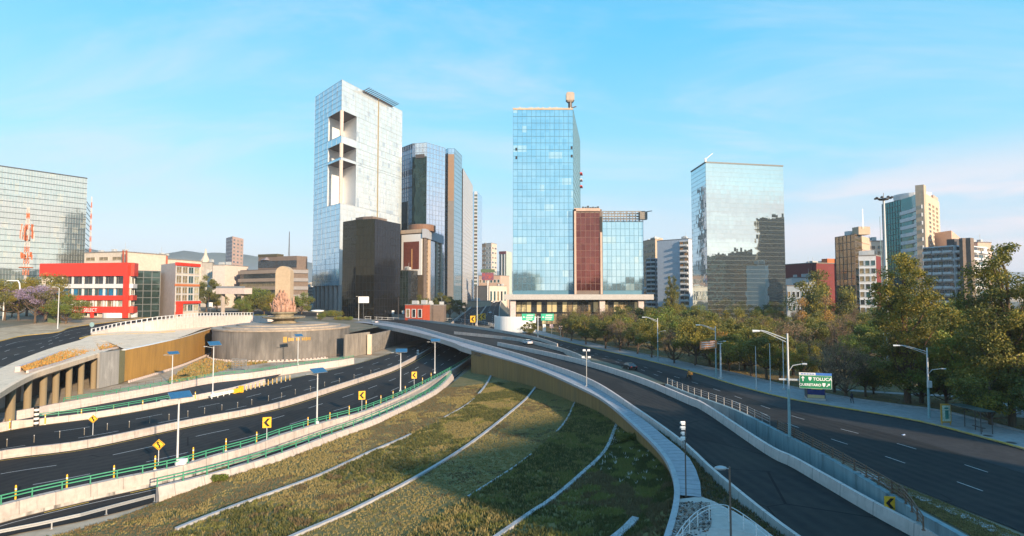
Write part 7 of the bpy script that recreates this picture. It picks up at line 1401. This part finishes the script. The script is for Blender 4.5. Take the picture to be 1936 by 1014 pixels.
for z in (1.1, .92): MB().tube([p + Vector((0, 0, z)) for p in offp(rp_, 0 if z > 1 else .12)], .032, 8).build('rail', M_['pole_white'], t)
w_ = MB()
for z in (.25, .45, .65): w_.tube([p + Vector((0, 0, z)) for p in offp(rp_, .06)], .01, 4)
w_.build('wires', M_['steel'], t)
for q, a in every(rp_, 1.5): MB().tube([q, q + Vector((0, 0, 1.1))], .04, 8).build('post', M_['white'], t)
# soil bed between sidewalk and ramp parapet
A_ = resample([p for p in SWi if p.y < 72] + [pz[1], pz[2], pz[3], pz[4], pz[5]], 30); B_ = resample([p for p in LP if p.y < 72], 30)
struct('planting_bed', MB().loft([Vector((p.x, p.y, -.25)) for p in A_], [Vector((p.x, p.y, min(-.3, p.z + .05))) for p in offp(B_, -.1)], 2), mat('dark_soil', (.07, .05, .03), .95, bump=.6, bscale=5, c2=(.035, .035, .015)))
patch([Vector((p.x, p.y, -.25)) for p in A_], [Vector((p.x, p.y, min(-.3, p.z + .05))) for p in offp(B_, -.5)], 1500, [0, 1, 1], .25, 'bed_grass', 'dark weeds in the narrow bed between sidewalk and ramp parapet', [g_drk, g_brn], 14)
# lamp post and camera pole close to us
p = G(1382, 1026, .1); t = thing('street_lamp', 'brown lamp post with a silver oval head, nearest object at bottom right', 'street lamp', p); h = Dp(1382, 886, p.y).z
MB().tube([(0, 0, 0), (0, 0, h)], .07, 12).build('pole', mat('pole_bronze', (.16, .13, .11), .5, metal=.4), t, loc=(0, 0, 0)).parent = t; MB().tube([(-.05, 0, h - .12), (-.35, 0, h - .1)], .035, 8).build('arm', M_['steel'], t, loc=(0, 0, 0)).parent = t
MB().lathe([(.05, -.14), (.26, -.09), (.36, 0), (.3, .08), (.12, .15)], (0, 0, 0), 20, sx=1.25, sy=.7).build('lamp_head', M_['steel'], t, smooth=True, loc=(0, 0, 0)).location = (-.62, 0, h - .08)
p = G(1297, 941, .1); t = thing('camera_pole', 'brown pole topped with a cluster of white cameras and floodlights at the plaza edge', 'camera pole', p); h = Dp(1297, 799, p.y).z
MB().tube([(0, 0, 0), (0, 0, h)], .055, 10).build('pole', mat('pole_brown', (.14, .11, .09), .5, metal=.4), t, loc=(0, 0, 0)).parent = t
for z, s_ in ((h - .1, 1), (h - .5, 1.05), (h - .95, .7), (h - 1.35, .9)): o = MB().box((0, 0, 0), (.36 * s_, .28, .16), tilt=('X', R(-25))).box((.02, -.13, -.08), (.3 * s_, .05, .18)).tube([(.1, 0, 0), (.28, .05, 0)], .025, 6).build('camera', M_['white'], t, loc=(0, 0, 0)); o.parent = t; o.location = (-.22, -.05, z)
for z in (h - 1.6, h - 1.85): o = MB().tube([(0, 0, 0), (0, 0, -.25)], [.1, .05], 10).build('horn', M_['steel'], t, loc=(0, 0, 0)); o.parent = t; o.location = (-.18, 0, z)
p = SF(1109, 731, zside); t = thing('street_lamp', 'slim post with two square lamp heads on the overpass sidewalk', 'street lamp', p); h = Dp(1109, 664, p.y).z - p.z
MB().tube([(0, 0, 0), (0, 0, h)], .07, 8).box((0, 0, .1), (.4, .4, .2)).build('pole', M_['steel'], t, loc=(0, 0, 0)).parent = t; MB().bar((-.7, 0, h - 1.3), (.7, 0, h - 1.3), .07).bar((-.5, 0, h), (.5, 0, h), .07).build('arms', M_['steel'], t, loc=(0, 0, 0)).parent = t
for x, z in ((-.4, h + .1), (.4, h + .1), (-.6, h - 1.15), (.5, h - 1.15)): o = MB().box((0, 0, 0), (.5, .4, .35), tilt=('X', R(-20))).build('lamp_head', M_['pole_white'], t, loc=(0, 0, 0)); o.parent = t; o.location = (x, 0, z)
# ---------- kiosk, shelter ----------
p = G(1543, 757, .2); t = thing('advertising_kiosk', 'four-sided advertising kiosk with dark blue and magenta posters on the pavement', 'kiosk', p); t.rotation_euler.z = R(-20)
MB().box((0, 1.2, 1.7), (2.6, 2.4, 3.0)).build('body', M_['steel_dark'], t, loc=(0, 0, 0)).parent = t; MB().box((0, 1.2, .15), (2.7, 2.5, .3)).build('base', M_['concrete'], t, loc=(0, 0, 0)).parent = t; MB().box((0, 1.2, 3.25), (2.8, 2.6, .15)).build('roof', M_['steel'], t, loc=(0, 0, 0)).parent = t
poly_plate([(-1.2, .35), (1.2, .35), (1.2, .85), (-1.2, .85)], mat('poster_cream', (.6, .42, .22), .5), t, 'poster_foot', -.04, .03); poly_plate([(-1.2, .85), (1.2, .85), (1.2, 3.1), (-1.2, 3.1)], mat('poster_blue', (.015, .03, .14), .4, var=.2), t, 'poster', -.04, .03)
for k, (a, b) in enumerate(((-.9, .7), (-1.0, .8), (-.7, .9))): poly_plate([(a, 2.3 - k * .3), (b, 2.3 - k * .3), (b, 2.45 - k * .3), (a, 2.45 - k * .3)], M_['yellow'], t, 'poster_line', -.06, .015)
o = poly_plate([(-1.1, .3), (1.1, .3), (1.1, 3.1), (-1.1, 3.1)], mat('poster_magenta', (.24, .02, .16), .4, var=.5, scale=1), t, 'poster', 0, .03); o.rotation_euler.z = R(90); o.location = (1.34, 1.2, 0)
av = (G(1865, 804, 0) - G(1776, 780, 0)).normalized(); aa = math.atan2(av.y, av.x)
p = G(1789, 803, .2); t = thing('bus_shelter', 'open bus shelter with thin dark roof, bench posts and an ochre framed poster', 'bus shelter', p); t.rotation_euler.z = aa
pr_ = lambda mb, nm, m: setattr(mb.build(nm, m, t, loc=(0, 0, 0)), 'parent', t)
pr_(MB().box((2.9, .9, 2.75), (4.9, 1.7, .08)).bar((.5, .1, 2.72), (5.3, .1, 2.72), .09).bar((.5, 1.7, 2.72), (5.3, 1.7, 2.72), .09), 'roof', mat('shelter_roof', (.10, .14, .14), .3, metal=.3))
for x, y in ((1.0, 1.6), (2.6, 1.6), (5.0, 1.6), (5.0, .2)): pr_(MB().tube([(x, y, 0), (x, y, 2.7)], .05, 6), 'post', M_['steel_dark'])
pr_(MB().box((3.4, 1.3, .5), (1.6, .35, .06)).tube([(2.9, 1.3, 0), (2.9, 1.3, .5)], .04, 6).tube([(3.9, 1.3, 0), (3.9, 1.3, .5)], .04, 6), 'bench', M_['steel_dark'])
pr_(MB().box((0, 0, 1.45), (.16, 1.3, 2.4)).box((0, -.55, .2), (.1, .08, .6)).box((0, .55, .2), (.1, .08, .6)), 'poster_case', mat('ochre_frame', (.5, .28, .05), .5))
pr_(MB().box((.09, 0, 1.45), (.03, 1.05, 2.0)), 'poster', mat('poster_pale', (.5, .6, .5), .4, var=.3, scale=1.5)); pr_(MB().box((.11, .05, 1.3), (.02, .45, 1.1)).box((.11, .0, 2.1), (.02, .5, .2)), 'poster_picture', mat('poster_teal', (.05, .25, .22), .4, var=.5, scale=3))
for px, py in ((1868, 824), (1912, 837)): q = G(px, py, .215); tag(MB().prism([(q.x + .5 * math.cos(a), q.y + .5 * math.sin(a)) for a in [k * .785 for k in range(8)]], .2, .212).build('manhole_cover', M_['steel_dark'], loc=q), 'dark manhole cover on the pavement, ' + ('nearer the bus shelter' if px == 1868 else 'at the right edge'), 'manhole cover')
q = G(1708, 823, .07); tag(MB().box((0, 0, .04), (.35, .2, .06), rz=.4).box((.15, .05, .07), (.25, .12, .05), rz=.9).build('litter', mat('litter_blue', (.5, .6, .8), .5)), 'small crumpled blue-white litter lying on the avenue asphalt', 'litter').location = q
# lattice frame lying on the island
q = G(452, 700, -6.7); t = thing('metal_frame', 'grey back of a panelled metal sign frame on the dry island', 'sign', q); s_ = q.y / F
for z in (0, 1): pass
o = MB()
for k in range(5): o.bar((-3 + k * 1.5, 0, .6), (-3 + k * 1.5, 0, 3.4), .1)
for k in range(6): o.bar((-3.1, 0, .6 + k * .56), (3.1, 0, .6 + k * .56), .08, .3)
o.bar((-2.4, .1, 0), (-2.4, .1, 1), .15).bar((2.6, .1, 0), (2.6, .1, 1), .3); o.build('frame', M_['steel'], t, loc=(0, 0, 0)).parent = t; t.rotation_euler.z = -.35
# ---------- vehicles ----------
def car_proto(name, paint, kind='sedan'):
    t = thing(name, 'x', 'car'); L = 4.5; prof = [(-2.2, .35), (-2.25, .6), (-2.2, .85), (-1.5, .95), (-.9, 1.0), (1.3, 1.02), (2.1, .95), (2.25, .75), (2.22, .35)]
    def ext_(prof, w0, m, nm, zin=.0):
        mb = MB(); n = len(prof); ws = [-w0, -w0 + .12, w0 - .12, w0]; k_ = [.96, 1, 1, .96]
        for y, k in zip(ws, k_):
            for x, z in prof: mb.v.append((x * (1 if k == 1 else .985), y, z * k if z > .6 else z))
        for r_ in range(3):
            for i in range(n): a = r_ * n + i; b = r_ * n + (i + 1) % n; mb.f.append((a, b, b + n, a + n)); mb.m.append(0)
        mb.f.append(tuple(range(n - 1, -1, -1))); mb.f.append(tuple(range(3 * n, 4 * n))); mb.m += [0, 0]; o = mb.build(nm, m, t); return o
    ext_(prof, .88, paint, 'body')
    mb = MB(); cab = [(-1.35, .97), (-.55, 1.42), (.75, 1.42), (1.75, 1.0)]
    for y, s in ((-.80, 1), (-.64, 1), (.64, 1), (.80, 1)): pass
    lo = [(-1.35, .97), (1.75, 1.0)]; v = [(-1.35, -.8, .96), (1.75, -.8, .99), (1.75, .8, .99), (-1.35, .8, .96), (-.55, -.62, 1.42), (.75, -.62, 1.42), (.75, .62, 1.42), (-.55, .62, 1.42)]
    mb.v = v; mb.f = [(0, 1, 5, 4), (1, 2, 6, 5), (2, 3, 7, 6), (3, 0, 4, 7)]; mb.m = [0] * 4; mb.build('windows', dk_glass, t); MB().box((.1, 0, 1.435), (1.32, 1.26, .05)).build('roof', paint, t)
    for x in (-1.4, 1.4):
        for y in (-.84, .84): q = MB().tube([(x, y - .1, .33), (x, y + .1, .33)], .33, 16).build('wheel', M_['black'], t); MB().tube([(x, y - .12, .33), (x, y + .12, .33)], .19, 10).build('rim', M_['steel'], q)
    for y in (-.6, .6): MB().box((-2.24, y, .68), (.06, .35, .14)).build('headlight', M_['white'], t); MB().box((2.24, y, .78), (.06, .35, .14)).build('tail_light', mat('tail_red', (.5, .02, .02), .4), t)
    return t
CP = mat('paint_black', (.012, .016, .02), .25, spec=.8, var=.05); CW = mat('paint_silver', (.6, .62, .66), .3, metal=.2, var=.05)
def heading(a, b): d = b - a; return math.atan2(d.y, d.x)
c = car_proto('car', CP); c.location = G(1190, 698, .07); c.rotation_euler.z = heading(G(1116, 668, 0), G(1250, 705, 0)) ; c['label'] = 'black car driving on the avenue near the first curved lamp'
c = car_proto('car', CW); c.location = SF(997, 651, zr); c.rotation_euler.z = heading(G(950, 636, 1), G(1039, 653, 1)); c['label'] = 'blue-white car on the overpass lane between the low dividers'
c.location.z += .03
q = SF(708, 611, zr); c = copy_tree(c, 'white car at the start of the overpass above the underpass mouth', (q.x, q.y, q.z + .03), heading(G(700, 608, 2), G(760, 612, 2)))
for k, (f, l) in enumerate(((.3, .22), (.42, .7), (.55, .3), (.2, .75))): i = int(f * (len(e1) - 1)); q = e1[i].lerp(e2[i], l); d = e1[i + 1] - e1[i]; cc_ = copy_tree(c, nth(k, 'distant car', 'on the rising expressway'), (q.x, q.y, q.z + .05), math.atan2(d.y, d.x), 1.2); cc_['group'] = 'cars on the expressway'
# ---------- people ----------
skin = mat('skin', (.35, .2, .14), .6); dark = mat('dark_clothes', (.02, .022, .03), .8); hair = mat('dark_hair', (.02, .015, .012), .6)
def figure_body(name, J, E, Rd, m, parent):
    me = bpy.data.meshes.new(name); me.from_pydata(J, E, []); o = bpy.data.objects.new(name, me); col.objects.link(o); o.parent = parent
    sk = o.modifiers.new('skin', 'SKIN'); o.modifiers.new('sub', 'SUBSURF').levels = 1
    for v, r_ in zip(me.skin_vertices[0].data, Rd): v.radius = (r_, r_)
    me.skin_vertices[0].data[0].use_root = True; dg_ = bpy.context.evaluated_depsgraph_get(); dg_.update(); m2 = bpy.data.meshes.new_from_object(o.evaluated_get(dg_)); o.modifiers.clear(); o.data = m2; m2.name = name
    m2.materials.clear(); m2.materials.append(m); m2.polygons.foreach_set('use_smooth', [True] * len(m2.polygons)); return o
def person(loc, rz, label):
    t = thing('person', label, 'person', loc); t.rotation_euler.z = rz; s = .12
    J = [(0, 0, .95), (0, 0, 1.15), (.02, 0, 1.4), (.03, 0, 1.5), (.05, 0, 1.63), (.06, 0, 1.72), (0, .1, .9), (.16, .1, .5), (.05, .1, .1), (.18, .1, .04), (0, -.1, .9), (-.08, -.1, .5), (-.3, -.1, .12), (-.2, -.1, .04), (.02, .19, 1.4), (-.1, .24, 1.12), (.05, .24, .88), (.02, -.19, 1.4), (.14, -.23, 1.12), (.3, -.22, .95)]
    E = [(0, 1), (1, 2), (2, 3), (3, 4), (4, 5), (0, 6), (6, 7), (7, 8), (8, 9), (0, 10), (10, 11), (11, 12), (12, 13), (2, 14), (14, 15), (15, 16), (2, 17), (17, 18), (18, 19)]
    Rd = [.14, .13, .15, .06, .09, .07, .095, .065, .045, .04, .095, .065, .045, .04, .06, .045, .035, .06, .045, .035]; figure_body('body', J, E, Rd, dark, t)
    o = MB().lathe([(.03, -.1), (.075, -.06), (.09, .02), (.06, .1), (.02, .12)], (.06, 0, 1.66), 12).build('head', skin, t, loc=(0, 0, 0), smooth=True); o.parent = t; o = MB().lathe([(.095, 0), (.09, .06), (.05, .12), (.01, .13)], (.045, 0, 1.67), 12).build('hair', hair, t, loc=(0, 0, 0), smooth=True); o.parent = t
    return t
person(G(1611, 763, .2), aa + math.pi, 'person in dark clothes walking on the pavement past the advertising kiosk')
t = thing('motorcycle', 'dark motorcycle with an orange delivery box on the avenue', 'motorcycle', G(1303, 716, .07)); hz_ = heading(G(1205, 690, 0), G(1300, 715, 0)); t.rotation_euler.z = hz_
for x in (-.65, .65): o = MB().tube([(x, -.06, .3), (x, .06, .3)], .3, 16).build('wheel', M_['black'], t, loc=(0, 0, 0)); o.parent = t
o = MB().bar((-.6, 0, .35), (-.35, 0, 1.0), .08).bar((-.4, 0, .55), (.4, 0, .55), .28, .35).bar((-.35, 0, .8), (.6, 0, .75), .24, .14).bar((-.36, -.32, 1.02), (-.36, .32, 1.02), .05).build('frame', M_['black'], t, loc=(0, 0, 0)); o.parent = t; o = MB().box((.62, 0, 1.08), (.5, .55, .5)).build('delivery_box', mat('box_orange', (.65, .25, .04), .6), t, loc=(0, 0, 0)); o.parent = t
t2 = thing('person', 'rider in an orange-brown jacket sitting on the dark motorcycle', 'person', t.location); t2.rotation_euler.z = hz_
J = [(.15, 0, .92), (.12, 0, 1.15), (.05, 0, 1.38), (.03, 0, 1.48), (0, 0, 1.6), (.1, .15, .9), (-.3, .18, .85), (-.15, .2, .4), (-.3, .2, .36), (.1, -.15, .9), (-.3, -.18, .85), (-.15, -.2, .4), (-.3, -.2, .36), (.05, .2, 1.36), (-.15, .27, 1.15), (-.36, .25, 1.05), (.05, -.2, 1.36), (-.15, -.27, 1.15), (-.36, -.25, 1.05)]
E = [(0, 1), (1, 2), (2, 3), (3, 4), (0, 5), (5, 6), (6, 7), (7, 8), (0, 9), (9, 10), (10, 11), (11, 12), (2, 13), (13, 14), (14, 15), (2, 16), (16, 17), (17, 18)]
figure_body('body', J, E, [.15, .14, .16, .06, .09, .1, .07, .05, .04, .1, .07, .05, .04, .06, .05, .04, .06, .05, .04], mat('jacket_ochre', (.42, .2, .05), .8), t2)
o = MB().lathe([(.05, -.12), (.13, -.06), (.14, .04), (.1, .12), (.03, .15)], (-.02, 0, 1.64), 14).build('helmet', M_['black'], t2, loc=(0, 0, 0), smooth=True); o.parent = t2
p = T(269 / 1, 624); 
# ================= HAZE =================
hz = MB().box((0, 3500, 122 - .0), (11000, 7400, 262)); o = hz.build('haze', bpy.data.materials.new('haze')); o.location = (0, 0, 0); tag(o, kind='stuff')
o['label'] = 'thin pale blue city haze that fades the mountains'
m = o.data.materials[0]; m.use_nodes = True; t_ = m.node_tree; t_.nodes.remove(t_.nodes['Principled BSDF']); pv = t_.nodes.new('ShaderNodeVolumePrincipled'); pv.inputs['Density'].default_value = .00013; pv.inputs['Color'].default_value = (.80, .88, 1, 1); pv.inputs['Anisotropy'].default_value = .1
t_.links.new(pv.outputs[0], t_.nodes['Material Output'].inputs['Volume'])
